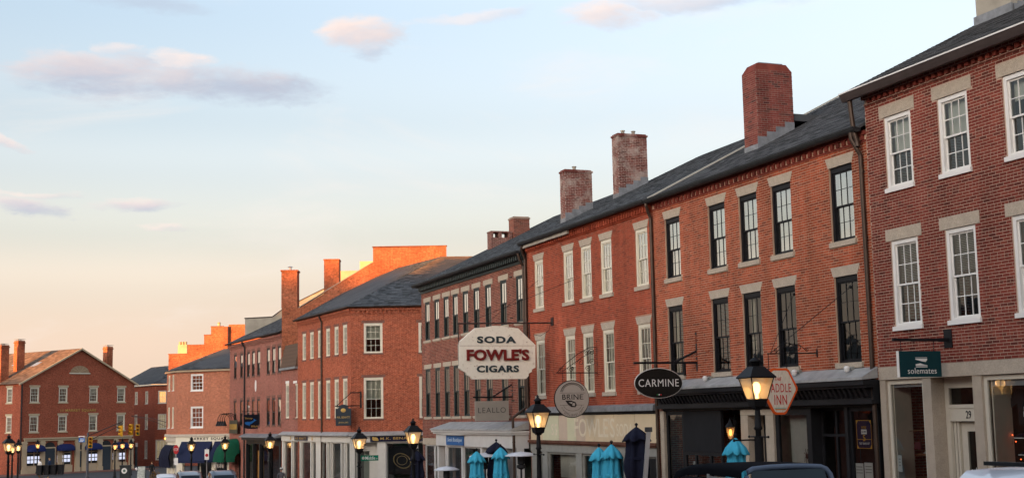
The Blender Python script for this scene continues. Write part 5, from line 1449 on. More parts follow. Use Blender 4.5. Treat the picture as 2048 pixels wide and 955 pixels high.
# added unseen ridge that blocks the low sun; its profile sets the shade line
def sun_block_ridge():
    r = random.Random(3); ax = Vector((SUN_AZ.y, -SUN_AZ.x, 0)); D0 = 150.0
    prof = [(-140, 27), (0, 27.5), (46, 27.5), (51.5, 24.3), (58.5, 24.2), (61, 25.2), (73, 25.2), (87, 24.9), (89.5, 20.4), (102, 20.3), (110, 21.6), (160, 21.6), (260, 20)]
    def hgt(c):
        for (a, x), (b_, y) in zip(prof, prof[1:]):
            if a <= c <= b_: return x + (y - x) * (c - a) / (b_ - a)
        return prof[-1][1]
    b = MB(); vs = []; c = -140.0; n = 0
    while c <= 260:
        h = hgt(c) + r.uniform(-.5, .5); o = ax * c + SUN_AZ * D0
        for dd, hh in ((-6, -1), (-5, h * .55), (-2.5, h * .9), (0, h), (3, h * .9), (7, -1)):
            p = o + SUN_AZ * (dd + r.uniform(-.6, .6)); vs.append((p.x, p.y, hh + r.uniform(-.4, .4) * (hh > 0)))
        n += 1; c += 1.6
    b.add(vs, [(i * 6 + k, i * 6 + k + 1, (i + 1) * 6 + k + 1, (i + 1) * 6 + k) for i in range(n - 1) for k in range(5)])
    o = b.build('sun_blocker', mat('sun_blocker_dark', (.045, .06, .03), .95, var=.4, scale=.3)); o['kind'] = 'stuff'


sun_block_ridge()


# ================================================================== hanging signs (local x outward from the wall, y towards us, z up)
def cross(u): return frame(sp(u), ANG + 90)


def disc(cx, cz, rx, rz, n=40): return [(cx + rx * math.cos(2 * math.pi * k / n), cz + rz * math.sin(2 * math.pi * k / n)) for k in range(n)]


def chain(b, x, z0, z1, y=0.0, r=.012):
    z = z0
    while z < z1 - .01:
        b.tube([(x, y, z), (x, y, min(z + .035, z1))], r, 5); z += .045


# big enamel sign
CF = cross(46.6)
S1 = at_base('hanging_sign', "large cream octagonal sign reading SODA FOWLE'S CIGARS on an iron bar", 'sign', CF, 2.2, 3.7)
ENAM = bpy.data.materials.new('worn_enamel'); MATS['worn_enamel'] = ENAM
nt, N, Lk, P = _nodes(ENAM); P.inputs['Roughness'].default_value = .45
tc = N.new('ShaderNodeTexCoord'); n1 = N.new('ShaderNodeTexNoise'); n1.inputs['Scale'].default_value = 9; n1.inputs['Detail'].default_value = 8; n1.inputs['Roughness'].default_value = .75
Lk.new(tc.outputs['Object'], n1.inputs[0]); rp = N.new('ShaderNodeValToRGB'); e = rp.color_ramp.elements
e[0].position = .30; e[0].color = (.28, .10, .05, 1); e[1].position = .40; e[1].color = (.86, .80, .66, 1); q = e.new(.65); q.color = (.92, .86, .72, 1)
Lk.new(n1.outputs[0], rp.inputs[0]); Lk.new(rp.outputs[0], P.inputs['Base Color'])
pts = [(3.71, 4.95), (3.70, 5.07), (3.07, 5.58), (2.75, 5.60), (2.40, 5.66), (2.05, 5.655), (1.75, 5.61), (1.40, 5.57), (.735, 4.96), (.755, 4.13)]
r_ = random.Random(2)
for t in (.25, .45, .62, .8): pts.append((.755 + .36 * t + (.05 if t in (.25, .62) else -.02), 4.13 - .41 * t + .03))
pts += [(1.13, 3.72), (3.23, 3.72)]
for t in (.2, .38, .6, .78): pts.append((3.23 + .47 * t - (.05 if t in (.2, .6) else -.02), 3.72 + .41 * t))
pts += [(3.71, 4.13)]
MB().poly_y(pts[::-1], -.07, .07).build('board', ENAM, S1)
MB().box(.78, 3.70, .0705, .0735, 4.925, 4.937).build('seam', mat('seam_tan', (.35, .25, .15), .7), S1)
DKT = mat('dark_teal_letter', (.035, .05, .055), .5, var=.2); REDL = mat('red_letter', (.17, .018, .016), .45, var=.2)
text(S1, 'SODA', 2.26, .0715, 5.15, 1.52, .25, .02, DKT, .040, 1.14)
text(S1, 'CIGARS', 2.23, .0715, 4.09, 1.64, .25, .02, DKT, .038, 1.09)
text(S1, "FOWLE'S", 2.22, .0715, 4.60, 2.42, .42, .06, REDL, .035, 1.02)
b = MB().tube([(.0, 0, 5.785), (3.74, 0, 5.74)], .028, 8).tube([(3.70, 0, 5.75), (3.70, 0, 4.2)], .022, 6).tube([(.93, 0, 5.77), (.93, 0, 5.2)], .022, 6).box(-.02, .03, -.12, .12, 5.68, 5.98)
b.tube([(.05, 0, 5.95), (.15, 0, 5.5), (.5, .0, 5.3), (.8, 0, 5.35)], .010, 5); b.build('bracket', mat('rusty_iron', (.055, .03, .025), .7, .4, var=.4, scale=5), S1)
b = MB().tube([(2.6, 0, 5.76), (.05, -1.2, 7.5)], .008, 4).tube([(3.4, 0, 5.76), (.05, 2.6, 7.2)], .008, 4); b.build('stay_wire', IRON, S1)

# LEALLO
S2 = at_base('hanging_sign', 'plain grey rectangular sign reading LEALLO below an iron bracket', 'sign', cross(51.0), .9, 2.2)
MB().box(.18, 1.60, -.03, .03, 2.20, 2.98).build('board', mat('grey_board', (.36, .33, .28), .6, var=.05), S2)
text(S2, 'LEALLO', .89, .031, 2.62, 1.16, .21, .004, mat('charcoal_letter', (.05, .048, .045), .5), -.012, 1.15)
MB().box(-.02, 1.68, -.025, .025, 3.10, 3.16).box(-.03, .0, -.08, .08, 2.95, 3.75).tube([(.85, 0, 3.14), (.02, 0, 3.62)], .03, 6).tube([(.4, 0, 3.1), (.4, 0, 2.98)], .012, 5).tube([(1.4, 0, 3.1), (1.4, 0, 2.98)], .012, 5).build('bracket', IRON, S2)

# BRINE
S3 = at_base('hanging_sign', 'round grey sign reading BRINE with an oyster, on scrolled ironwork', 'sign', cross(42.65), .99, 2.28)
MB().poly_y(disc(.99, 2.91, .625, .61), -.03, .03).build('board', mat('oatmeal_board', (.42, .375, .325), .6, var=.06), S3)
rim = MB(); rim.tube([(x, .0, z) for x, z in disc(.99, 2.91, .63, .615, 48)] + [(.99 + .63, 0, 2.91)], .024, 6); rim.build('rim', BLACKP, S3)
text(S3, 'BRINE', .97, .031, 2.98, .76, .17, .005, mat('ink', (.03, .025, .025), .6), .004, 1.05)
INK = MATS['ink']
b = MB()
b.box(.5, 1.44, .031, .034, 3.11, 3.118).box(.55, .82, .031, .034, 2.70, 2.708).box(1.14, 1.44, .031, .034, 2.70, 2.708)
for rr, w_ in ((.43, .02), (.385, .006), (.36, .005)):
    b.tube([(.97 + rr * math.cos(t), .033, 3.12 + rr * .78 * math.sin(t)) for t in [math.pi * (.03 + .9 * k / 14) for k in range(15)]], w_ / 2 + .002, 4)
b.tube([(.97 + .33 * math.cos(t), .033, 2.70 + .19 * math.sin(t)) for t in [math.pi * (1 + k / 12) for k in range(13)]], .005, 4)
# little serifs on the word
for x in (.60, .78, .93, 1.10, 1.28): b.box(x - .04, x + .04, .031, .035, 2.893, 2.905); b.box(x - .04, x + .04, .031, .035, 3.055, 3.066)
b.poly_y([(1.24, 2.86), (1.02, 2.86), (.86, 2.80), (.82, 2.70), (.88, 2.63), (1.02, 2.64), (1.14, 2.72)], .031, .037); b.build('emblem', INK, S3)
MB().poly_y([(1.12, 2.80), (.98, 2.81), (1.0, 2.74)], .038, .040).poly_y([(.97, 2.78), (.88, 2.76), (.90, 2.67), (.99, 2.69)], .038, .040).build('emblem_highlight', MATS['oatmeal_board'], S3)
for k, s_ in enumerate('OYSTERS-CRUDO-CHOPS'):
    if s_ == '-': continue
    t = math.pi * (1.16 + .68 * k / 18); text(S3, s_, .97 - .45 * math.cos(t), .031, 2.85 + .47 * math.sin(t) * 1.0, .035, .045, .003, INK, 0, rot=t - 1.5 * math.pi, name='small_letter')
for k, s_ in enumerate('NEWBURYPORT'):
    t = math.pi * (1.30 + .40 * k / 10); text(S3, s_, .97 - .53 * math.cos(t), .031, 2.87 + .53 * math.sin(t), .028, .036, .003, INK, 0, rot=t - 1.5 * math.pi, name='small_letter')
b = MB().tube([(-.0, 0, 3.79), (1.55, 0, 3.80)], .018, 6).box(-.03, .0, -.03, .03, 3.70, 4.90).tube([(1.5, 0, 3.81), (1.2, 0, 4.1), (.7, 0, 4.45), (.3, 0, 4.65), (.02, 0, 4.68)], .012, 5).tube([(1.3, 0, 3.85), (.6, 0, 4.3), (.1, 0, 4.55)], .010, 5)
for cx, cz, rr in ((1.35, 3.90, .09), (1.0, 3.92, .12), (.95, 3.95, .07), (.62, 4.15, .12), (.35, 3.92, .11), (.18, 4.15, .13), (.2, 4.5, .12), (.42, 4.48, .08)):
    b.tube([(cx + rr * (1 - k / 22) * math.cos(k * .5), 0, cz + rr * (1 - k / 22) * math.sin(k * .5)) for k in range(18)], .010, 5)
chain(b, .65, 3.48, 3.80); chain(b, 1.3, 3.44, 3.80); b.build('bracket', IRON, S3)

# CARMINE
S4 = at_base('hanging_sign', 'black oval sign reading CARMINE on a straight black bracket', 'sign', cross(35.5), 1.29, 2.8)
MB().poly_y(disc(1.29, 3.24, .765, .425, 48), -.03, .03).build('board', mat('black_board', (.014, .012, .010), .5, var=.3, scale=3), S4)
rim = MB(); rim.tube([(x, .012, z) for x, z in disc(1.29, 3.24, .765, .425, 56)] + [(1.29 + .765, .012, 3.24)], .020, 6); rim.build('rim', mat('silver_rim', (.6, .57, .52), .4, .2), S4)
text(S4, 'CARMINE', 1.29, .031, 3.25, 1.30, .215, .006, WHITE, -.002, 1.12)
for i, (c_, nm) in enumerate((((.02, .22, .06), 'flag_green'), ((.8, .8, .78), 'flag_white'), ((.5, .03, .03), 'flag_red'))):
    MB().poly_y(disc(1.35 - i * .06, 2.91, .022, .022, 10), .031, .035).build('dot', mat(nm, c_, .5), S4)
b = MB().box(-.02, 2.06, -.03, .03, 3.80, 3.86).box(-.035, .0, -.05, .05, 3.58, 4.74).tube([(.75, 0, 3.84), (.02, 0, 4.16)], .035, 6).box(.38, .44, -.03, .03, 3.45, 3.86)
chain(b, 1.75, 3.55, 3.80); chain(b, .75, 3.55, 3.80); b.build('bracket', BLACKP, S4)
MB().tube([(1.0, 0, 3.86), (.02, 3.5, 4.3)], .006, 4).tube([(1.6, 0, 3.86), (.02, -3.2, 4.4)], .006, 4).build('stay_wire', IRON, S4)

# THE PADDLE INN
S5 = at_base('hanging_sign', 'cream hexagonal sign with orange border reading THE PADDLE INN', 'sign', cross(29.18), 1.13, 2.3)
hexp = [(1.40, 3.38), (1.32, 3.425), (.93, 3.425), (.86, 3.38), (.635, 2.95), (.635, 2.88), (.98, 2.32), (1.05, 2.285), (1.28, 2.285), (1.34, 2.32), (1.655, 2.88), (1.655, 2.95)]
MB().poly_y(hexp, -.03, .03).build('board', mat('orange_border', (.78, .11, .02), .5, var=.12, scale=5), S5)
ins = [(1.145 + (x - 1.145) * .88, 2.86 + (z - 2.86) * .90) for x, z in hexp]
INNW = bpy.data.materials.new('weathered_boards'); MATS['weathered_boards'] = INNW
nt, N, Lk, P = _nodes(INNW); P.inputs['Roughness'].default_value = .7
tc = N.new('ShaderNodeTexCoord'); mp = N.new('ShaderNodeMapping'); mp.inputs['Scale'].default_value = (14, 1, 1.2); Lk.new(tc.outputs['Object'], mp.inputs[0])
n1 = N.new('ShaderNodeTexNoise'); n1.inputs['Scale'].default_value = 4; n1.inputs['Detail'].default_value = 6; Lk.new(mp.outputs[0], n1.inputs[0])
rp = N.new('ShaderNodeValToRGB'); e = rp.color_ramp.elements; e[0].position = .3; e[0].color = (.50, .40, .30, 1); e[1].position = .5; e[1].color = (.76, .67, .54, 1)
Lk.new(n1.outputs[0], rp.inputs[0]); Lk.new(rp.outputs[0], P.inputs['Base Color'])
MB().poly_y(ins, .031, .034).build('face', INNW, S5)
REDP = mat('faded_red', (.55, .035, .025), .6, var=.2, scale=12)
text(S5, 'THE', 1.19, .035, 3.16, .20, .085, .004, REDP, .004, 1.1, shear=.3)
text(S5, 'PADDLE', 1.16, .035, 2.94, .66, .21, .004, REDP, .0, 1.12)
text(S5, 'INN', 1.14, .035, 2.65, .36, .24, .004, REDP, .006, 1.15)
MB().box(.98, 1.32, .035, .038, 2.435, 2.455).build('stripe', mat('stripe_green', (.25, .42, .36), .6), S5); MB().box(1.0, 1.31, .035, .038, 2.40, 2.425).build('stripe', mat('stripe_orange', (.55, .22, .05), .6), S5)
b = MB().tube([(0, 0, 3.80), (1.45, 0, 3.785)], .016, 6).tube([(1.42, 0, 3.78), (1.42, 0, 3.4)], .010, 5).tube([(.9, 0, 3.78), (.9, 0, 3.4)], .010, 5).ball((-.01, 0, 3.80), (.03, .05, .13))
for cx, cz, rr in ((.55, 3.93, .10), (.75, 3.93, .10), (.3, 3.88, .06), (1.2, 3.86, .05)):
    b.tube([(cx + rr * (1 - k / 22) * math.cos(k * .5), 0, cz + rr * (1 - k / 22) * math.sin(k * .5)) for k in range(18)], .009, 5)
b.tube([(1.2, 0, 3.8), (.9, 0, 4.05), (.5, 0, 4.0), (.3, 0, 3.85)], .010, 5)
b.tube([(1.35, 0, 3.80), (.03, -.9, 5.35)], .009, 4).tube([(1.35, 0, 3.80), (.03, 1.6, 5.3)], .009, 4).ball((.02, -.9, 5.36), .04).ball((.02, 1.6, 5.31), .04)
b.build('bracket', IRON, S5)

# solemates
S6 = at_base('hanging_sign', 'dark green rectangular sign reading solemates with a shoe emblem', 'sign', cross(24.1), .8, 3.03)
TEAL = mat('deep_teal', (.006, .040, .048), .45, var=.08)
MB().box(.255, 1.335, -.035, .035, 3.04, 3.59).build('board', TEAL, S6)
MB().box(1.336, 1.350, -.036, .036, 3.038, 3.592).build('edge_strip', WHITE, S6)
text(S6, 'solemates', .76, .036, 3.17, .74, .125, .004, WHITE, -.004, 1.05)
b = MB().poly_y([(.92, 3.43), (.62, 3.43), (.62, 3.40), (.66, 3.36), (.75, 3.37), (.92, 3.41)], .036, .040).poly_y([(.92, 3.28), (.92, 3.31), (.80, 3.33), (.70, 3.30), (.62, 3.29), (.62, 3.28)], .036, .040).box(.62, .92, .036, .040, 3.245, 3.265).box(.62, .92, .036, .040, 3.445, 3.455)
b.build('emblem', WHITE, S6)
b = MB().box(.0, 1.45, -.03, .03, 3.80, 3.86).box(-.01, .02, -.13, .13, 3.66, 4.06).box(.0, .25, -.04, .04, 3.79, 3.87)
chain(b, .40, 3.59, 3.80); chain(b, 1.25, 3.59, 3.80); b.build('bracket', BLACKP, S6)

# corner jeweller's hanging board, in front of the corner building
S7 = at_base('hanging_sign', 'navy arched board with gold crest hanging at the corner of the red corner building', 'sign', frame((-9.3, 79.1), 92.0), .7, 2.0)
MB().poly_y([(.25, 2.0), (.25, 2.98), (.42, 2.98)] + [(.7 + .28 * math.cos(t), 3.0 + .22 * math.sin(t)) for t in [math.pi * (1 - k / 10) for k in range(11)]][::1] + [(.98, 2.98), (1.15, 2.98), (1.15, 2.0)], -.03, .03).build('board', mat('slate_navy', (.035, .045, .055), .5), S7)
MB().ball((.7, .035, 2.88), (.15, .012, .12)).build('crest', GOLD, S7)
text(S7, 'M.K. BENATTI', .7, .031, 2.48, .74, .12, .004, GOLD, .0); text(S7, 'JEWELERS', .7, .031, 2.17, .56, .11, .004, GOLD, .0)
MB().box(-.35, 1.18, -.025, .025, 3.10, 3.16).box(-.35, .3, -.025, .025, 3.86, 3.92).tube([(1.1, 0, 3.14), (.25, 0, 3.88)], .022, 5).box(-.36, -.30, -.03, .5, 3.0, 3.95).tube([(.4, 0, 3.1), (.4, 0, 2.98)], .012, 5).tube([(1.0, 0, 3.1), (1.0, 0, 2.98)], .012, 5).build('bracket', IRON, S7)

# whale sign
S8 = at_base('hanging_sign', 'black square pub sign with a blue whale and gold lettering', 'sign', frame(GS @ Vector((6.5, 0, 0)), 115.0), .5, 1.8)
MB().poly_y([(-.12, 1.90), (-.12, 2.83), (1.05, 2.83), (1.05, 1.90), (.8, 1.82), (.46, 1.79), (.1, 1.82)], -.03, .03).build('board', mat('pub_black', (.008, .010, .018), .5), S8)
WH = mat('whale_blue', (.02, .14, .42), .5, var=.2)
MB().poly_y([(.97, 2.22), (.93, 2.30), (.8, 2.32), (.6, 2.31), (.42, 2.36), (.3, 2.42), (.32, 2.56), (.22, 2.47), (.08, 2.43), (.2, 2.38), (.27, 2.33), (.45, 2.18), (.6, 2.12), (.62, 2.0), (.7, 2.08), (.85, 2.10)], .031, .036).build('whale', WH, S8)
text(S8, 'Thirsty', .68, .031, 2.55, .58, .16, .004, GOLD, .006, shear=.2); text(S8, 'Whale', .24, .031, 1.98, .52, .15, .004, GOLD, .006, shear=.2)
MB().tube([(-.5, 0, 3.04), (1.15, 0, 3.06)], .018, 6).tube([(0, 0, 3.04), (0, 0, 2.83)], .01, 4).tube([(.9, 0, 3.04), (.9, 0, 2.83)], .01, 4).build('bracket', IRON, S8)

# dark board with gold words and gooseneck lamps beside it
S9 = at_base('wall_sign', 'small dark board with a gold strip above the green dome awning', 'sign', GS, 12.6, 1.45)
MB().box(11.6, 14.2, .25, .3, 1.45, 2.45).build('board', mat('olive_board', (.07, .065, .045), .6), S9); MB().box(11.7, 14.1, .301, .31, 1.75, 2.15).build('gold_strip', mat('ochre_strip', (.36, .22, .05), .5, var=.3, scale=6), S9)
for i in range(4):
    gn = at_base('gooseneck_lamp', ['gooseneck lamp nearest the square over the green awning', 'second gooseneck lamp over the green awning', 'third gooseneck lamp over the green awning', 'gooseneck lamp nearest the gold strip board'][i], 'lamp', GS, 15.0 - i * .75, 2.5, 'gooseneck lamps over the green awning')
    x = 15.0 - i * .75
    MB().tube([(x, .02, 2.35), (x, .15, 2.75), (x, .5, 3.0), (x, .85, 2.9), (x, 1.0, 2.6), (x, 1.0, 2.35)], .028, 6).build('arm', IRON, gn); MB().lathe([(.05, 2.42), (.10, 2.3), (.20, 2.02), (.18, 2.02)], 10, x, 1.0).build('shade', IRON, gn)

# blue script sign under the white shop cornice
S10 = at_base('shop_sign', 'small blue shop sign under the white shop cornice', 'sign', STREET, 56.6, 1.15)
MB().box(55.5, 57.9, .565, .60, 1.16, 1.58).build('board', mat('cobalt', (.02, .12, .34), .5, var=.15), S10)
text(S10, 'Seek Boutique', 56.7, .601, 1.37, 2.0, .22, .006, mat('pale_blue_letter', (.45, .55, .65), .5), .012, shear=.2)
MB().box(55.3, 58.1, .565, .75, 1.60, 1.63).build('hood', PALEW, S10)

# poster in the black shopfront
S11 = at_base('poster', 'navy and gold poster in the black shopfront window', 'poster', STREET, 27.5, 1.4)
MB().box(27.22, 27.82, -.115, -.108, 1.45, 2.12).build('sheet', mat('poster_navy', (.016, .014, .05), .5), S11)
PG = mat('poster_gold', (.62, .33, .05), .5)
b = MB()
for x0, x1, z0, z1 in ((27.22, 27.82, 2.105, 2.12), (27.22, 27.82, 1.45, 1.465), (27.22, 27.235, 1.45, 2.12), (27.805, 27.82, 1.45, 2.12), (27.24, 27.80, 1.66, 1.672)): b.box(x0, x1, -.107, -.104, z0, z1)
for sx, x in ((1, 27.22), (-1, 27.82)):
    for sz, z in ((1, 1.45), (-1, 2.12)): b.poly_y([(x, z), (x + sx * .09, z), (x, z + sz * .11)], -.1035, -.102)
b.build('border', PG, S11)
text(S11, "WE'RE", 27.52, -.106, 1.95, .2, .06, .003, PG); text(S11, '5', 27.52, -.106, 1.70, .1, .15, .003, PG, .01)
MB().box(27.41, 27.63, -.1065, -.104, 1.79, 1.90).build('badge', WHITE, S11); text(S11, 'ESCAPES', 27.52, -.1035, 1.845, .18, .05, .002, MATS['poster_navy']); text(S11, '"BEST SEAFOOD"', 27.52, -.106, 1.57, .42, .05, .003, WHITE)


# ================================================================== street lamps
def make_lamp(label, group, mant=MANTLE, arm=True):
    o = thing('street_lamp', label, 'street lamp', None, group)
    post = MB().lathe([(.20, 0), (.20, .12), (.15, .18), (.14, .55), (.10, .62), (.085, .8), (.075, 1.6), (.065, 2.2), (.10, 2.24), (.075, 2.30), (.06, 2.62), (.055, 2.68)], 12).build('post', IRON, o, smooth=True)
    if arm: MB().tube([(-.42, 0, 2.06), (.42, 0, 2.06)], .018, 6).ball((-.42, 0, 2.06), .03).ball((.42, 0, 2.06), .03).build('ladder_bar', IRON, post)
    MB().lathe([(.10, 2.66), (.12, 2.70), (.20, 2.74), (.23, 2.86), (.25, 2.87), (.25, 2.90), (.20, 2.905)], sq=True).build('lantern_base', IRON, o)
    zb, zt, rb, rt = 2.905, 3.36, .245, .40
    for k in range(4):
        a = math.pi / 4 + k * math.pi / 2; MB().tube([(rb * math.cos(a), rb * math.sin(a), zb), (rt * math.cos(a), rt * math.sin(a), zt)], .014, 5).build('lantern_bar', IRON, o)
    for k in range(4):
        a0 = math.pi / 4 + k * math.pi / 2; a1 = a0 + math.pi / 2
        p = MB(); p.quad((rb * math.cos(a0), rb * math.sin(a0), zb), (rb * math.cos(a1), rb * math.sin(a1), zb), (rt * math.cos(a1), rt * math.sin(a1), zt), (rt * math.cos(a0), rt * math.sin(a0), zt)); p.build('pane', LAMPG, o)
    MB().lathe([(.45, zt), (.47, zt + .02), (.46, zt + .035), (.20, zt + .26), (.12, zt + .27)], sq=True).build('lantern_roof', IRON, o)
    MB().lathe([(.10, zt + .27), (.10, zt + .36), (.14, zt + .37), (.13, zt + .40), (.05, zt + .46), (.03, zt + .48), (.045, zt + .51), (.03, zt + .54), (.008, zt + .57)], 12).build('finial', IRON, o, smooth=True)
    MB().lathe([(.035, zb), (.035, zb + .10), (.075, zb + .16), (.09, zb + .24), (.075, zb + .33), (.03, zb + .37)], 12).build('mantle', mant, o, smooth=True)
    ld = bpy.data.lights.get('lamp_light') or bpy.data.lights.new('lamp_light', 'POINT')
    ld.energy = 3.8; ld.color = (1.0, .55, .22); ld.shadow_soft_size = .10
    lo = bpy.data.objects.new('lamp_light', ld); COL.objects.link(lo); lo.parent = o; lo.location = (0, 0, zb + .26)
    return o


LH = 3.93
lamp0 = make_lamp('x', None)
spots = [(26.65, 15.9, 3.685, 'nearest street lamp, before the hexagonal inn sign'), (39.98, 15.9, 3.036, 'street lamp standing left of the round oyster sign'),
         (53.9, 15.9, 2.37, 'street lamp in front of the jeweller name board'), (62.9, 15.9, 2.017, 'street lamp beside the green street name plate'),
         (85.6, 15.9, 1.69, 'street lamp before the black pub front'), (103.9, 15.9, 1.355, 'street lamp in front of the green dome awning'), (104.5, 13.5, 1.296, 'street lamp in front of the wide navy awning'),
         (87.5, .52, 1.91, 'large street lamp at the left edge of the picture'), (118.0, 1.0, 1.25, 'street lamp just behind the lamp at the left edge'), (124.5, 1.52, 1.26, 'smaller street lamp third from the left edge')]
for i, (s_, l_, zt, lab) in enumerate(spots):
    o = lamp0 if i == 0 else copy_tree(lamp0)
    o['label'] = lab; o['group'] = 'gas style street lamps'
    p = lat(s_, l_, zt - LH); o.matrix_world = T(*p) @ Matrix.Rotation(R(110 if i != 7 else 125), 4, 'Z')
lamp1 = make_lamp('x', None, MANTLEF, arm=False)
for i, (x, y, zt, lab) in enumerate([(-38.2, 130, .91, 'left of the three lamps in front of the gabled block'), (-37.5, 130, .99, 'middle of the three lamps in front of the gabled block'), (-38.1, 135, .92, 'right of the three lamps in front of the gabled block'), (-51.2, 146, .89, 'orange street lamp before the first bay of the gabled block')]):
    o = lamp1 if i == 0 else copy_tree(lamp1)
    o['label'] = lab; o['group'] = 'lamps on the square'
    o.matrix_world = T(x, y, zt - 3.93 + .3) @ Matrix.Rotation(R(20), 4, 'Z') @ Matrix.Diagonal((.85, .85, .92, 1))
# wall lantern by the granite doorway
WL = at_base('wall_lantern', 'small lit wall lantern on the black shopfront beside the granite doorway', 'lamp', STREET, 33.0, 1.4)
MB().lathe([(.03, 1.62), (.06, 1.66), (.12, 1.95), (.15, 1.96), (.05, 2.08), (.02, 2.16)], 6, 33.3, .22).build('lantern', LAMPG, WL); MB().lathe([(.16, 1.955), (.05, 2.10), (.02, 2.18)], 6, 33.3, .22).tube([(33.3, 0, 2.1), (33.3, .22, 2.22), (33.3, .22, 2.16)], .012, 5).build('hood', IRON, WL); MB().lathe([(.02, 1.72), (.045, 1.80), (.02, 1.90)], 8, 33.3, .22).build('bulb', MANTLEF, WL)

# street name plate on its lamp
SN = thing('street_sign', 'green street name plate reading Middle St on a lamp post', 'sign')
SN.matrix_world = frame(lat(62.9, 15.9), 96.0) @ T(0, .12, .42)
MB().box(-.90, -.08, -.01, .01, 0, .25).build('plate', mat('sign_green', (.0, .16, .09), .45), SN)
text(SN, 'Middle', -.52, .011, .125, .46, .15, .003, WHITE, .006); text(SN, 'ST', -.83, .011, .09, .07, .06, .003, WHITE); MB().poly_y(disc(-.19, .125, .07, .07, 12), .011, .013).build('emblem', mat('plate_emblem', (.5, .45, .4), .5), SN)


# ================================================================== parasols and heaters
def folded_parasol(m, h, rmax, seed, label, group, lat_s, folds=8, base_z=None):
    s_, l_, zt = lat_s; r = random.Random(seed)
    o = thing('folded_parasol', label, 'parasol', T(*lat(s_, l_, zt - h)), group)
    prof = [(.02, 0), (.05, .015), (.42, .12), (.80, .25), (1.0, .365), (.97, .39), (.72, .40), (.66, .55), (.70, .75), (.80, 1.0), (.82, 1.25), (.74, 1.45), (.62, 1.6)]
    b = MB(); n = 48; vs = []; ph = r.uniform(0, 6)
    for i, (rr, d) in enumerate(prof):
        for k in range(n):
            t = 2 * math.pi * k / n
            am = .0 if i < 2 else .10 if i < 4 else .20 if i < 7 else .22
            w = 1 + am * math.cos(folds * t + ph + .9 * math.sin(2 * t + ph) + (.12 * i if i > 6 else 0)) + (.07 * math.sin(3 * t + ph * 2) + .05 * math.sin(13 * t + i) if i > 5 else 0)
            dz = (-.10 * abs(math.cos(folds / 2 * t + ph * .5)) + .04 if i in (4, 5) else 0)
            vs.append((rr * rmax * w * math.cos(t), rr * rmax * w * math.sin(t), h - .06 - d + dz))
    fs = [(i * n + k, i * n + (k + 1) % n, (i + 1) * n + (k + 1) % n, (i + 1) * n + k) for i in range(len(prof) - 1) for k in range(n)]
    b.add(vs, fs); b.build('canopy', m, o, smooth=True)
    MB().lathe([(rmax * .80, h - 1.02), (rmax * .81, h - 1.0), (rmax * .81, h - .96), (rmax * .80, h - .94)], 24).build('tie_strap', m, o)
    MB().lathe([(.025, h - .09), (.025, h - .04), (.045, h - .03), (.05, h), (.03, h + .03), (.005, h + .04)], 10).build('finial', BLACKP, o)
    MB().lathe([(.22, 0), (.22, .06), (.03, .08), (.022, .1), (.022, h - .1)], 12).build('pole', BLACKP, o)
    return o


GC = 'folded cyan parasols'; GN = 'folded navy parasols'
folded_parasol(CYAN, 2.2, .29, 1, 'cyan folded parasol behind the nearest street lamp', GC, (29.6, 17.0, 1.82))
folded_parasol(CYAN, 2.2, .30, 2, 'taller right parasol of the cyan pair before the painted transom', GC, (36.9, 17.0, 1.57))
folded_parasol(CYAN, 2.2, .28, 3, 'shorter left parasol of the cyan pair before the painted transom', GC, (38.7, 17.4, 1.45))
folded_parasol(CYAN, 2.2, .32, 4, 'left cyan folded parasol before the white shopfront', GC, (49.15, 17.0, 1.15))
folded_parasol(CYAN, 2.2, .32, 5, 'right cyan folded parasol before the white shopfront', GC, (46.5, 17.0, 1.34))
folded_parasol(NAVY, 2.65, .40, 6, 'large navy folded parasol beside an aluminium mast', GN, (36.0, 17.4, 2.07), 6)
folded_parasol(NAVY, 2.3, .34, 7, 'navy folded parasol in front of the jeweller window', GN, (57.0, 17.0, 1.03), 6)
folded_parasol(NAVY, 2.6, .40, 8, 'navy folded parasol behind the cyan parasols at the white shopfront', GN, (49.7, 18.0, 1.47), 6)
ms = thing('parasol_mast', 'grey aluminium cantilever mast beside the large navy parasol', 'mast', T(*lat(34.4, 17.0, g(34.4) + .13)))
MB().hexa([(-.30, -.06, 0), (-.18, -.06, 0), (-.18, .06, 0), (-.30, .06, 0), (-.06, -.06, 2.25), (.06, -.06, 2.25), (.06, .06, 2.25), (-.06, .06, 2.25)]).build('pole', ALU, ms); MB().box(-.10, .10, -.08, .08, 2.25, 2.38).build('head', mat('dark_casting', (.05, .05, .055), .5, .5), ms)


def heater(s_, l_, zt, label, r=.48):
    h = 2.3
    o = thing('patio_heater', label, 'patio heater', T(*lat(s_, l_, zt - h)), 'patio heaters')
    MB().lathe([(r, h - .15), (r * 1.0, h - .12), (r * .6, h - .03), (.06, h), (.02, h + .02)], 24).build('reflector', mat('pale_steel', (.66, .68, .72), .4, .1), o, smooth=True)
    MB().lathe([(.07, h - .10), (.13, h - .18), (.13, h - .42), (.10, h - .45), (.16, h - .48), (.16, h - .56), (.06, h - .62)], 14).build('burner', GUTTER, o)
    MB().lathe([(.25, 0), (.25, .05), (.22, .08), (.22, .7), (.05, .74), (.035, .8), (.035, h - .6)], 14).build('stand', GUTTER, o)


heater(51.35, 16.5, .46, 'patio heater with pale disc left of the cyan parasols', .50)
heater(49.9, 17.6, .98, 'patio heater whose disc shows between the two cyan parasols', .62)
heater(46.0, 17.6, 1.09, 'patio heater right of the cyan parasols before the white shopfront', .58)


# ================================================================== vehicles
CARGLASS = mat('car_glass', (.010, .020, .028), .12, var=.1, spec=.3)
TYRE = mat('tyre_rubber', (.012, .012, .013), .9); RIM = mat('wheel_alloy', (.4, .4, .42), .35, .8)


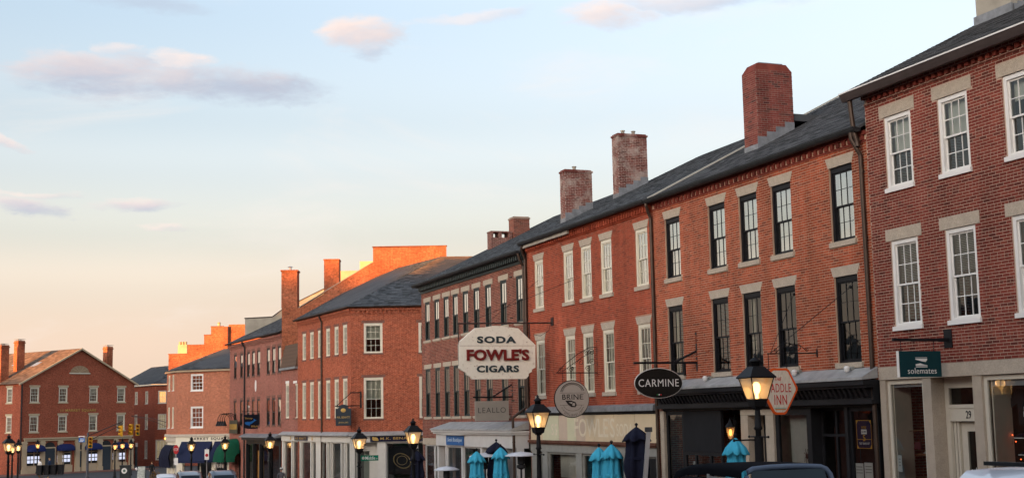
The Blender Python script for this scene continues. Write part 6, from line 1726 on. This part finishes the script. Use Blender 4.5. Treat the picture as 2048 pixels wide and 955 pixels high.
def car(name, label, M, paint, L=4.6, W=1.84, Hh=1.68, kind='suv', group=None):
    """x forward; lofted body with separate glass, wheels and lights"""
    o = thing(name, label, 'car', M, group)
    st = [(-.50, .42, .72, .72, .78, .60), (-.485, .30, .98, .99, .88, .62), (-.40, .26, 1.02, Hh - .22, .92, .62), (-.30, .25, 1.01, Hh - .04, .93, .66), (-.10, .25, .99, Hh, .93, .67), (.08, .25, .97, Hh - .03, .93, .66), (.22, .25, .96, .99, .93, .70), (.30, .25, .95, .955, .92, .80), (.42, .27, .88, .885, .89, .78), (.48, .32, .74, .745, .80, .70), (.50, .42, .62, .625, .70, .60)]
    body = MB(); glass = MB(); vs = []; rows = 7
    for (fx, zb, zbelt, zr, hb, hr) in st:
        x = fx * L; w = W / 2
        ring = [(w * hb * .86, zb), (w * hb, zb + .12), (w * hb * 1.06, (zb + zbelt) / 2 + .05), (w * hb * 1.0, zbelt), (w * hr * 1.10, zr - .09 if zr - zbelt > .2 else zr - .002), (w * hr * .94, zr - .015), (w * .30, zr)]
        vs.append([(x, y, z) for y, z in ring] + [(x, -y, z) for y, z in ring[::-1]])
    n = len(vs[0]); flat = [p for rg in vs for p in rg]
    bf = []; gf = []
    for i in range(len(st) - 1):
        tall = min(st[i][3] - st[i][2], st[i + 1][3] - st[i + 1][2]) > .2; slope = max(st[i][3] - st[i][2], st[i + 1][3] - st[i + 1][2]) > .2 and not tall
        for k in range(n - 1):
            f = (i * n + k, i * n + k + 1, (i + 1) * n + k + 1, (i + 1) * n + k)
            if (tall and k in (3, 9)): gf.append(f)
            elif slope and k in (5, 6, 7): gf.append(f)
            else: bf.append(f)
    bf.append(tuple(range(n))); bf.append(tuple(range(len(flat) - 1, len(flat) - n - 1, -1)))
    body.add(flat, bf); bo = body.build('body', paint, o, smooth=True)
    glass.add(flat, gf); glass.build('windows', CARGLASS, o, smooth=True)
    for s_ in (-1, 1):
        for fx in (-.32, .31):
            wm = MB().tube([(fx * L, s_ * (W / 2 - .20), .34), (fx * L, s_ * (W / 2 - .0), .34)], .34, 20).build('wheel', TYRE, o); MB().tube([(fx * L, s_ * (W / 2 - .0), .34), (fx * L, s_ * (W / 2 + .005), .34)], .21, 16).build('rim', RIM, wm)
        MB().box(L * .455, L * .485, s_ * .5, s_ * .74, .66, .76).build('headlight', mat('lamp_lens', (.6, .6, .6), .15), o); MB().box(-L * .495, -L * .475, s_ * .55, s_ * .76, .80, .96).build('tail_light', mat('tail_red', (.35, .01, .01), .2), o)
        MB().box(.14 * L, .17 * L, s_ * (W / 2 - .02), s_ * (W / 2 + .16), .98, 1.12).build('wing_mirror', paint, o)
        MB().box(-.32 * L, .04 * L, s_ * .52, s_ * .56, Hh + .0, Hh + .03).build('roof_rail', GUTTER, o)
    return o


def on_road(s_, l_, heading): return T(*lat(s_, l_, g(s_))) @ Matrix.Rotation(R(90 + ANG + heading), 4, 'Z')


PW = mat('car_white', (.72, .72, .74), .3, coat=.6, var=.02); PB = mat('car_blue_grey', (.07, .09, .12), .35, .1, coat=.4, var=.03); PD = mat('car_dark_blue', (.20, .21, .22), .3, .3, coat=.6, var=.03)
car('parked_car', 'white car cut off at the lower right corner by the shoe shop', on_road(8.45, 7.7, 0), PW, 4.7, 1.85, 1.55)
car('car', 'low white car at the left of the three cars on the square', on_road(97.5, 10.9, 0) @ Matrix.Rotation(R(-6), 4, 'Z'), PW, 4.5, 1.8, 1.50)
car('car', 'grey suv in the middle of the three cars on the square', on_road(87.9, 11.2, 0) @ Matrix.Rotation(R(-4), 4, 'Z'), PD, 4.7, 1.9, 1.74)
car('car', 'dark suv at the right of the three cars on the square', on_road(81.0, 12.2, 0) @ Matrix.Rotation(R(-4), 4, 'Z'), PB, 4.8, 1.95, 1.72)
# soft top off-roader seen from its front quarter
JP = thing('off_roader', 'blue grey off-roader with black soft top parked before the black shopfront', 'car', T(*lat(17.5, 11.0, g(17.5) - .10)) @ Matrix.Rotation(R(ANG - 90), 4, 'Z'))
# local x points up the street towards us (front), y to the building side... windscreen plane near x=0
JH = 1.59
MB().box(-2.4, 1.65, -.78, .78, .55, 1.0).box(.35, 1.6, -.62, .62, 1.0, 1.12).build('body', PB, JP)
FBG = mat('frame_blue_grey', (.085, .115, .165), .45, 0.0, spec=.3, var=.03)
arch = [(0, -.74, 1.0), (-.06, -.735, 1.25), (-.12, -.72, JH - .14), (-.15, -.67, JH - .06), (-.165, -.58, JH - .025), (-.17, -.3, JH - .008), (-.17, 0, JH - .002), (-.17, .3, JH - .008), (-.165, .58, JH - .025), (-.15, .67, JH - .06), (-.12, .72, JH - .14), (-.06, .735, 1.25), (0, .74, 1.0)]
MB().tube(arch, .042, 10).build('windscreen_frame', FBG, JP, smooth=True)
MB().hexa([(.0, -.67, 1.0), (.01, -.67, 1.0), (.01, .67, 1.0), (.0, .67, 1.0), (-.145, -.63, JH - .05), (-.135, -.63, JH - .05), (-.135, .63, JH - .05), (-.145, .63, JH - .05)]).build('windscreen', mat('windscreen_blue', (.014, .030, .042), .12, spec=.25), JP)
b = MB(); vs = []; xs = [-.2, -.5, -.95, -1.4, -1.9, -2.3, -2.38]; zs = [JH + .0, JH + .025, JH + .03, JH + .03, JH + .01, JH - .06, JH - .14]
for x, z in zip(xs, zs): vs += [(x, y, z - dz) for y, dz in ((-.76, .17), (-.75, .07), (-.66, .012), (-.3, .0), (0, -.004), (.3, .0), (.66, .012), (.75, .07), (.76, .17))]
b.add(vs, [(i * 9 + k, (i + 1) * 9 + k, (i + 1) * 9 + k + 1, i * 9 + k + 1) for i in range(6) for k in range(8)]); b.build('soft_top', mat('black_canvas', (.007, .007, .009), .95, spec=.03, var=.2, bump=.1), JP, smooth=True)
for s_ in (-1, 1):
    MB().box(-1.15, -.2, s_ * .74, s_ * .755, 1.0, JH - .16).build('side_window', CARGLASS, JP); MB().box(-2.2, -1.25, s_ * .74, s_ * .755, 1.05, JH - .18).build('side_window', CARGLASS, JP)
    MB().box(-1.24, -1.16, s_ * .735, s_ * .765, 1.0, JH - .12).box(-1.16, -.2, s_ * .756, s_ * .766, JH - .18, JH - .155).build('door_frame', mat('pale_trim', (.45, .47, .45), .4, .4), JP)
    for x in (-1.85, 1.0):
        wm = MB().tube([(x, s_ * .62, .38), (x, s_ * .86, .38)], .38, 20).build('wheel', TYRE, JP); MB().tube([(x, s_ * .86, .38), (x, s_ * .87, .38)], .22, 16).build('rim', RIM, wm)
    MB().ball((1.66, s_ * .48, .85), (.04, .11, .11)).build('headlight', MATS['lamp_lens'], JP)
MB().box(1.65, 1.72, -.7, .7, .55, .68).build('bumper', GUTTER, JP)


# ================================================================== people
def person(label, M, h, shirt, legs, cap=None, hair=(.03, .02, .015), sit=False, group=None):
    """one continuous skinned body; colours by region"""
    k = h / 1.75
    J_ = {'hip': (0, 0, .93), 'chest': (0, 0, 1.28), 'neck': (0, 0, 1.48), 'head': (0, .015, 1.60), 'crown': (0, .01, 1.70),
          'hl': (.09, 0, .90), 'kl': (.10, .03, .50), 'al': (.10, -.02, .09), 'tl': (.10, .12, .04), 'hr': (-.09, 0, .90), 'kr': (-.10, .05, .50), 'ar': (-.11, .0, .09), 'tr': (-.11, .14, .04),
          'sl': (.19, 0, 1.40), 'el': (.25, .0, 1.12), 'wl': (.24, .10, .88), 'fl': (.23, .14, .78), 'sr': (-.19, 0, 1.40), 'er': (-.25, .0, 1.12), 'wr': (-.24, .10, .88), 'fr': (-.23, .14, .78)}
    if sit:
        J_.update(kl=(.12, .42, .88), al=(.12, .44, .45), tl=(.12, .56, .42), kr=(-.12, .42, .88), ar=(-.12, .44, .45), tr=(-.12, .56, .42), wl=(.16, .28, 1.0), fl=(.12, .36, 1.0), wr=(-.16, .28, 1.0), fr=(-.12, .36, 1.0))
    rad = {'hip': .15, 'chest': .165, 'neck': .055, 'head': .095, 'crown': .07, 'hl': .09, 'kl': .06, 'al': .045, 'tl': .04, 'hr': .09, 'kr': .06, 'ar': .045, 'tr': .04, 'sl': .07, 'el': .048, 'wl': .034, 'fl': .028, 'sr': .07, 'er': .048, 'wr': .034, 'fr': .028}
    ed = [('hip', 'chest'), ('chest', 'neck'), ('neck', 'head'), ('head', 'crown'), ('hip', 'hl'), ('hl', 'kl'), ('kl', 'al'), ('al', 'tl'), ('hip', 'hr'), ('hr', 'kr'), ('kr', 'ar'), ('ar', 'tr'), ('chest', 'sl'), ('sl', 'el'), ('el', 'wl'), ('wl', 'fl'), ('chest', 'sr'), ('sr', 'er'), ('er', 'wr'), ('wr', 'fr')]
    names = list(J_); me = bpy.data.meshes.new('p'); me.from_pydata([tuple(c * k for c in J_[q]) for q in names], [(names.index(a), names.index(b_)) for a, b_ in ed], [])
    tmp = bpy.data.objects.new('p', me); COL.objects.link(tmp)
    sk = tmp.modifiers.new('s', 'SKIN'); ss = tmp.modifiers.new('d', 'SUBSURF'); ss.levels = 1; ss.render_levels = 1
    for i, q in enumerate(names):
        me.skin_vertices[0].data[i].radius = (rad[q] * k, rad[q] * k * (.75 if q in ('hip', 'chest') else 1)); me.skin_vertices[0].data[i].use_root = (q == 'hip')
    dg = bpy.context.evaluated_depsgraph_get(); dg.update(); out = bpy.data.meshes.new_from_object(tmp.evaluated_get(dg)); bpy.data.objects.remove(tmp)
    out.materials.clear()
    for m_ in (shirt, legs, SKIN, BLACKP): out.materials.append(m_)
    for p_ in out.polygons:
        c = p_.center / k; p_.use_smooth = True
        ishand = abs(c.x) > .17 and c.z < .92 if not sit else (c.y > .27 and .92 < c.z < 1.1)
        p_.material_index = 2 if (c.z > 1.47 or ishand) else 0 if (c.z > .95 or (abs(c.x) > .19 and c.z > .85)) else 1 if c.z > .10 else 3
    o = thing('person', label, 'person', M, group); bo = obj('body', out, o)
    hm = MB().ball((0, -.01 * k, 1.66 * k), (.105 * k, .115 * k, .095 * k), 14, 8); hb = hm.build('hair', mat('hair_%02d' % int(hair[0] * 100), hair, .8), o, smooth=True)
    if cap: MB().ball((0, 0, 1.70 * k), (.112 * k, .125 * k, .075 * k), 14, 8).box(-.08 * k, .08 * k, .08 * k, .22 * k, 1.675 * k, 1.69 * k).build('cap', cap, o)
    # face
    f = MB().ball((0, .115 * k, 1.59 * k), (.016 * k, .022 * k, .026 * k), 8, 5); f.build('nose', SKIN, o)
    MB().ball((.035 * k, .098 * k, 1.615 * k), .011 * k, 6, 4).ball((-.035 * k, .098 * k, 1.615 * k), .011 * k, 6, 4).build('eyes', BLACKP, o)
    MB().box(-.025 * k, .025 * k, .095 * k, .108 * k, 1.545 * k, 1.555 * k).build('mouth', mat('lip', (.28, .10, .09), .6), o)
    return o


PLAID = mat('dark_plaid', (.10, .10, .11), .9, var=.6, scale=14); DEN = mat('denim', (.05, .07, .12), .9)
pz = g(90) + .13
person('man in a pale cap and dark checked shirt before the side shopfront', T(*lat(89.6, 17.4, -.71 - 1.75)) @ Matrix.Rotation(R(180), 4, 'Z'), 1.75, PLAID, DEN, cap=mat('pale_cap', (.6, .58, .54), .8))
person('woman in a white top walking past the first bay of the gabled block', T(-49.87, 143, -2.78) @ Matrix.Rotation(R(150), 4, 'Z'), 1.65, WHITE, mat('black_trousers', (.02, .02, .02), .9), hair=(.02, .015, .01))
person('person in a blue jacket beside the black bins', T(-49.0, 143.4, -2.78) @ Matrix.Rotation(R(-100), 4, 'Z'), 1.72, mat('blue_jacket', (.03, .05, .10), .9), MATS['black_trousers'], hair=(.30, .18, .08))
person('person dressed in black by the sandwich board', T(-33.6, 126.0, -2.75) @ Matrix.Rotation(R(200), 4, 'Z'), 1.6, MATS['black_trousers'], MATS['black_trousers'], hair=(.18, .08, .03))


# ================================================================== square: signals, signs, bins, planting
def signal_head(label, M, lit):
    o = thing('traffic_signal', label, 'traffic light', M, 'traffic signal heads')
    YEL = mat('signal_yellow', (.60, .30, .02), .5, var=.08)
    MB().box(-.17, .17, -.10, .10, 0, 1.0).build('housing', YEL, o)
    for i, (nm, c) in enumerate((('lens_green', (.02, .10, .06)), ('lens_amber', (.25, .10, .01)), ('lens_red', (.16, .01, .01)))):
        MB().tube([(0, .10, .18 + i * .32), (0, .12, .18 + i * .32)], .11, 14).build('lens', mat(nm, c, .2), o); MB().tube([(0, .1, .22 + i * .32), (0, .28, .20 + i * .32)], [.13, .12], 14, cap=False).build('visor', YEL, o)
    return o


TPm = T(-39.3, 125.2, -2.75)
TP = thing('traffic_signal_pole', 'grey signal pole with a long mast arm before the gabled block', 'pole', TPm)
MB().lathe([(.20, 0), (.20, .4), (.12, .5), (.10, 4.3), (.06, 4.35)], 12).build('pole', mat('pole_grey', (.10, .10, .11), .5, .3), TP)
MB().tube([(0, 0, 4.05), (.1, 0, 4.1), (3.1, .3, 5.3)], .05, 7).tube([(0, 0, 3.55), (1.5, .1, 4.3), (3.0, .3, 5.0)], .04, 6).build('mast_arm', MATS['rusty_iron'], TP)
signal_head('white backed signal head at the left end of the mast arm', T(-36.15, 125.0, 1.2) @ Matrix.Rotation(R(100), 4, 'Z'), 0)
signal_head('middle signal head hanging over the square', T(-35.4, 125.4, 1.3) @ Matrix.Rotation(R(150), 4, 'Z'), 0)
signal_head('right signal head hanging over the square', T(-34.85, 125.6, 1.25) @ Matrix.Rotation(R(190), 4, 'Z'), 0)
signal_head('signal head fixed to the grey pole', T(-39.0, 125.0, .2) @ Matrix.Rotation(R(190), 4, 'Z'), 0)
sw = thing('signal_wire', 'thin span arm carrying signals from the corner building', 'wire', T(-31, 124, 2.0)); MB().tube([(0, 0, .15), (-2.2, .6, .75), (-4.4, 1.4, 1.05)], .03, 5).tube([(0, 0, -.35), (-2.2, .6, .55), (-4.4, 1.4, 1.0)], .02, 5).build('span_arm', MATS['rusty_iron'], sw)
bs = thing('parking_sign', 'small blue sign on the signal pole', 'sign', T(-39.7, 124.9, .75)); MB().box(-.28, .28, -.25, -.23, 0, .42).build('plate', mat('sign_blue', (.02, .14, .42), .5), bs); MB().box(-.3, .28, -.24, -.22, .5, .56).build('top_plate', WHITE, bs)
for i, (x, z) in enumerate(((.05, .27), (.02, .15), (-.03, .05))): MB().box(x - .18, x + .18, -.256, -.251, z, z + .05).build('line_of_text', WHITE, bs)
for i in range(4):
    x = -49.3 + i * .62; bn = thing('wheelie_bin', ['black bin at the left end of the row before the gabled block', 'second black bin of the row before the gabled block', 'third black bin of the row before the gabled block', 'black bin at the right end of the row before the gabled block'][i], 'bin', T(x, 141.4 + i * .3, -2.76), 'black bins before the gabled block')
    MB().hexa([(-.24, -.28, 0), (.24, -.28, 0), (.24, .28, 0), (-.24, .28, 0), (-.29, -.34, .95), (.29, -.34, .95), (.29, .34, .95), (-.29, .34, .95)]).build('body', BLACKP, bn); MB().box(-.31, .31, -.37, .37, .95, 1.03).build('lid', BLACKP, bn)
sg_ = thing('stop_sign', 'red stop sign on a post before the wide navy awning', 'sign', T(-26.9, 108.0, -2.7)); MB().tube([(0, 0, 0), (0, 0, 3.3)], .03, 6).build('post', ALU, sg_); MB().poly_y([(.38 * math.cos(math.pi / 8 + k * math.pi / 4) * .6, 2.95 + .38 * math.sin(math.pi / 8 + k * math.pi / 4)) for k in range(8)], -.05, -.03).build('plate', mat('stop_red', (.42, .02, .025), .5), sg_); text(sg_, 'STOP', 0, -.03, 2.95, .34, .2, .004, WHITE).matrix_local = T(0, -.052, 2.95) @ Matrix.Rotation(R(90), 4, 'X'); MB().box(-.16, .16, -.05, -.03, 1.75, 2.3).build('notice', WHITE, sg_)
ds = thing('no_entry_sign', 'red and white sign plate below the lamp on the wide navy awning side', 'sign', T(-24.1, 106.4, -2.65)); MB().tube([(0, 0, 0), (0, 0, 3.0)], .03, 6).build('post', ALU, ds); MB().box(-.17, .17, -.05, -.03, 2.1, 2.9).build('plate', WHITE, ds); MB().tube([(0, -.051, 2.45), (0, -.056, 2.45)], .13, 14).build('red_disc', MATS['stop_red'], ds)
sb = thing('sandwich_board', 'white framed sandwich board on the far pavement', 'sandwich board', T(-34.6, 126.2, -2.75)); MB().hexa([(-.35, -.3, 0), (.35, -.3, 0), (.35, -.26, 0), (-.35, -.26, 0), (-.33, -.02, 1.15), (.33, -.02, 1.15), (.33, .02, 1.15), (-.33, .02, 1.15)]).hexa([(-.35, .26, 0), (.35, .26, 0), (.35, .3, 0), (-.35, .3, 0), (-.33, -.01, 1.14), (.33, -.01, 1.14), (.33, .02, 1.14), (-.33, .02, 1.14)]).build('panels', mat('board_pale', (.4, .42, .38), .7, var=.5, scale=6), sb); MB().ball((-.45, -.1, .95), (.12, .08, .14)).build('wreath', WHITE, sb)
rb_ = thing('litter_bin', 'dark square litter bin with a round white emblem on the square', 'bin', T(-36.6, 128, -2.75)); MB().box(-.42, .42, -.4, .4, 0, 1.15).box(-.46, .46, -.44, .44, 1.15, 1.25).build('body', mat('bin_dark', (.03, .035, .035), .6), rb_); MB().tube([(0, -.41, .75), (0, -.42, .75)], .26, 18).build('emblem', WHITE, rb_); MB().tube([(0, -.42, .75), (0, -.425, .75)], .13, 14).build('emblem_centre', mat('emblem_green', (.1, .16, .12), .6), rb_)


def shrub(label, p, r, h, m, seed, n=700, group=None):
    o = thing('shrub', label, 'shrub', T(*p), group); q = random.Random(seed); b = MB()
    for i in range(n):
        t = q.uniform(0, 6.283); rr = r * math.sqrt(q.random()); z = h * (.15 + .85 * q.random() * (1 - .5 * (rr / r) ** 2)); x, y = rr * math.cos(t), rr * math.sin(t); s_ = q.uniform(.05, .11)
        a = Vector((q.uniform(-1, 1), q.uniform(-1, 1), q.uniform(-.3, 1))).normalized(); c = a.cross(Vector((0, 0, 1))).normalized() * s_ * .5
        b.quad(Vector((x, y, z)) - c, Vector((x, y, z)) + c, Vector((x, y, z)) + c * .6 + a * s_ * 1.6, Vector((x, y, z)) - c * .6 + a * s_ * 1.6)
    b.build('foliage', m, o); MB().lathe([(.05, 0), (.03, h * .7)], 6).build('stem', WOOD, o)


LEAF = mat('leaf_green', (.07, .085, .03), .8, var=.4, scale=6); LEAFY = mat('leaf_autumn', (.20, .11, .03), .8, var=.5, scale=6)
shrub('low green shrub at the bottom left corner', (-33.2, 88, -2.6), 1.0, 1.5, LEAF, 1)
shrub('ornamental grass right of the lamp at the left edge', (-33.0, 95, -2.6), .9, 1.5, LEAFY, 2)
shrub('autumn flowers beside the person dressed in black', (-32.4, 123.0, -2.8), .55, .9, LEAFY, 3, 300)
# goods in the shoe shop window
def shoe(label, M, m):
    o = thing('shoe', label, 'shoe', M, 'shoes on display')
    b = MB(); st_ = [(-.13, .035, .02, .09), (-.09, .04, .02, .11), (-.03, .038, .02, .10), (.04, .042, .02, .065), (.10, .04, .02, .05), (.14, .02, .02, .035)]; vs = []
    for x, w, z0, z1 in st_: vs += [(x, -w, z0), (x, w, z0), (x, w * .7, z1), (x, -w * .7, z1)]
    b.add(vs, [(i * 4 + k, (i + 1) * 4 + k, (i + 1) * 4 + (k + 1) % 4, i * 4 + (k + 1) % 4) for i in range(5) for k in range(4)] + [(0, 1, 2, 3), (23, 22, 21, 20)]); b.build('upper', m, o, smooth=True); MB().box(-.14, .145, -.042, .042, 0, .022).build('sole', WHITE, o)


SH = lambda u, w, z: STREET @ T(u, w, z)
shoe('pale shoe on the upper shelf of the shoe shop window', SH(26.1, -.85, 1.34), CREAM2); shoe('blue shoe on the upper shelf of the shoe shop window', SH(25.6, -.85, 1.34), mat('shoe_blue', (.03, .10, .22), .7))
shoe('navy trainer in the right shop window, upper one', SH(22.6, -.45, 1.72), NAVY); shoe('navy trainer in the right shop window, lower one', SH(22.5, -.45, 1.38), NAVY); shoe('white trainer at the right edge of the right shop window', SH(22.1, -.45, 1.30), WHITE)
for i, (u, m) in enumerate(((26.0, mat('bag_maroon', (.10, .02, .03), .6)), (25.5, CREAM2))):
    hb = thing('handbag', ['maroon handbag hanging in the left shop window', 'cream handbag hanging in the left shop window'][i], 'handbag', SH(u, -.5, 1.45), 'hanging handbags')
    MB().hexa([(-.13, -.04, 0), (.13, -.04, 0), (.13, .04, 0), (-.13, .04, 0), (-.08, -.03, .16), (.08, -.03, .16), (.08, .03, .16), (-.08, .03, .16)]).build('bag', m, hb); MB().tube([(-.07, 0, .16), (-.02, 0, .42), (.02, 0, .42), (.07, 0, .16)], .008, 5).build('strap', m, hb)
ts = thing('t_shirt', 'dark T-shirt with a white vehicle print hanging in the right shop window', 't-shirt', SH(22.45, -.6, 2.0)); MB().poly_y([(-.3, 0), (.3, 0), (.32, .45), (.5, .35), (.55, .5), (.3, .75), (.1, .72), (-.1, .72), (-.3, .75), (-.55, .5), (-.5, .35), (-.32, .45)], -.02, .02).build('cloth', mat('charcoal_cloth', (.02, .022, .025), .9), ts)
MB().box(-.09, .09, .021, .024, .38, .50).box(-.13, .13, .021, .024, .26, .37).box(-.15, -.08, .021, .024, .16, .27).box(.08, .15, .021, .024, .16, .27).build('print', WHITE, ts)
ts2 = thing('t_shirt', 'light blue T-shirt hanging at the right edge of the right shop window', 't-shirt', SH(21.6, -.6, 2.05)); MB().poly_y([(-.3, 0), (.3, 0), (.32, .45), (.5, .35), (.55, .5), (.3, .72), (.1, .70), (-.1, .70), (-.3, .72), (-.55, .5), (-.5, .35), (-.32, .45)], -.02, .02).build('cloth', mat('sky_cloth', (.12, .36, .46), .9), ts2)
fl = thing('string_lights', 'string of small red lights in the right shop window', 'string lights', SH(22.4, -.55, 1.5)); r_ = random.Random(9); MB().tube([(.6 - k * .1, .03 * math.sin(k), .55 * math.sin(k * .9) * .5) for k in range(13)], .004, 4).build('wire', BLACKP, fl)
for k in range(14): MB().ball((.6 - k * .09, .03 * math.sin(k), .5 * math.sin(k * 1.3) * .6), .014, 6, 4).build('bulb', mat('red_bulb', (.5, .05, .02), .4, emit=(1, .12, .03), estr=.5), fl)
for i in range(4):
    v_ = thing('vase', ['leftmost white vase of four in the corner shop window', 'second white vase from the left in the corner shop window', 'third white vase from the left in the corner shop window', 'rightmost white vase of four in the corner shop window'][3 - i], 'vase', HF @ T(.4 + i * .22, .2, -1.25), 'white vases in the corner shop window'); MB().lathe([(.05, 0), (.08, .1), (.08, .3), (.03, .42), (.04, .5)], 10).build('vessel', WHITE, v_)

# ------------------------------------------------------------------ small fittings
for i, (u, lab) in enumerate(((34.6, 'white floodlight on the lead apron above the black panel'), (29.9, 'white floodlight on the lead apron beside the hexagonal inn sign'), (27.6, 'white floodlight on the lead apron near the downpipe'))):
    fo_ = at_base('floodlight', lab, 'floodlight', STREET, u, 3.25, 'floodlights on the lead apron')
    MB().box(u - .06, u + .06, .05, .14, 3.30, 3.40).build('junction_box', GREYP, fo_)
    MB().tube([(u, .1, 3.36), (u - .06, .24, 3.33)], .02, 6).build('stalk', ALU, fo_); MB().lathe([(.03, 3.26), (.06, 3.29), (.075, 3.36), (.05, 3.40), (.02, 3.41)], 12, u - .07, .28).build('lamp_head', WHITE, fo_)
PAPER = mat('paper_notice', (.62, .62, .58), .9, var=.08)
for u0, u1, z0, z1, lab in ((27.62, 27.95, .70, 1.10, 'left pale sheet of the pair under the navy poster'), (27.25, 27.58, .72, 1.12, 'right pale sheet of the pair under the navy poster'), (26.12, 26.27, .95, 1.32, 'printed notice in the left shoe shop window'), (35.95, 36.15, .75, .95, 'small white notice low in the black shopfront')):
    nt_ = at_base('paper_notice', lab, 'notice', STREET, u0, z0); MB().box(u0, u1, -.115, -.110, z0, z1).build('sheet', PAPER, nt_)
    for k in range(3): MB().box(u0 + .04, u1 - .04, -.1095, -.1085, z1 - .10 - k * .07, z1 - .075 - k * .07).build('line_of_text', GREYP, nt_)
sd_ = at_base('spider_decoration', 'dark spider decoration hanging against the pale scrim', 'decoration', STREET, 30.45, 1.1)
MB().ball((30.45, -.38, 1.20), (.05, .03, .07)).build('body', mat('spider_brown', (.06, .03, .025), .8), sd_)
for k in range(8):
    a = math.pi * (.15 + k * .235); MB().tube([(30.45, -.38, 1.20), (30.45 + .10 * math.cos(a), -.37, 1.23 + .12 * math.sin(a)), (30.45 + .15 * math.cos(a), -.38, 1.18 + .22 * math.sin(a))], .007, 4).build('leg', MATS['spider_brown'], sd_)
MB().tube([(30.45, -.38, 1.25), (30.45, -.38, 2.35)], .003, 4).build('thread', PAPER, sd_)
# folded navy awning on the splayed corner of the square building
fa = at_base('folded_awning', 'bunched navy awning cloth on the splayed corner of the square building', 'awning', HC, 1.8, -1.2)
b = MB(); n = 36; vs = []
for j, (z, y) in enumerate(((.55, .12), (.2, .42), (-.4, .55), (-1.0, .50))):
    for i in range(n + 1):
        x = .1 + 3.4 * i / n; vs.append((x, y + .12 * math.sin(i * 1.9 + j) * (.3 + .25 * j), z - (.25 * abs(math.sin(i * .95)) if j == 3 else 0)))
b.add(vs, [(j * (n + 1) + i, j * (n + 1) + i + 1, (j + 1) * (n + 1) + i + 1, (j + 1) * (n + 1) + i) for j in range(3) for i in range(n)]); b.build('cloth', NAVY, fa, smooth=True)
MB().tube([(.05, .14, .55), (3.55, .14, .55)], .04, 6).build('roller', GUTTER, fa)
wl = thing('wall_lamp', 'bright warm wall lamp over the far corner shop window', 'lamp', IF_ @ T(.55, .25, .42)); MB().ball((0, 0, 0), .13, 10, 6).build('bulb', MANTLEF, wl, smooth=True); MB().tube([(0, -.25, .05), (0, 0, .05)], .03, 6).build('arm', IRON, wl)
# second bar on the nearest lamp post is a plant hook arm
hk = thing('lamp_bracket', 'black iron arms clamped to the nearest lamp post', 'bracket', T(*lat(26.65, 15.9, 1.2)) @ Matrix.Rotation(R(110), 4, 'Z')); MB().tube([(0, 0, .55), (0, .62, .55)], .02, 6).tube([(0, 0, 0), (0, .62, 0)], .02, 6).ball((0, .62, .55), .035).ball((0, .62, 0), .035).build('arms', IRON, hk); MB().lathe([(.10, -.05), (.10, .62)], 12).build('clamp', IRON, hk)
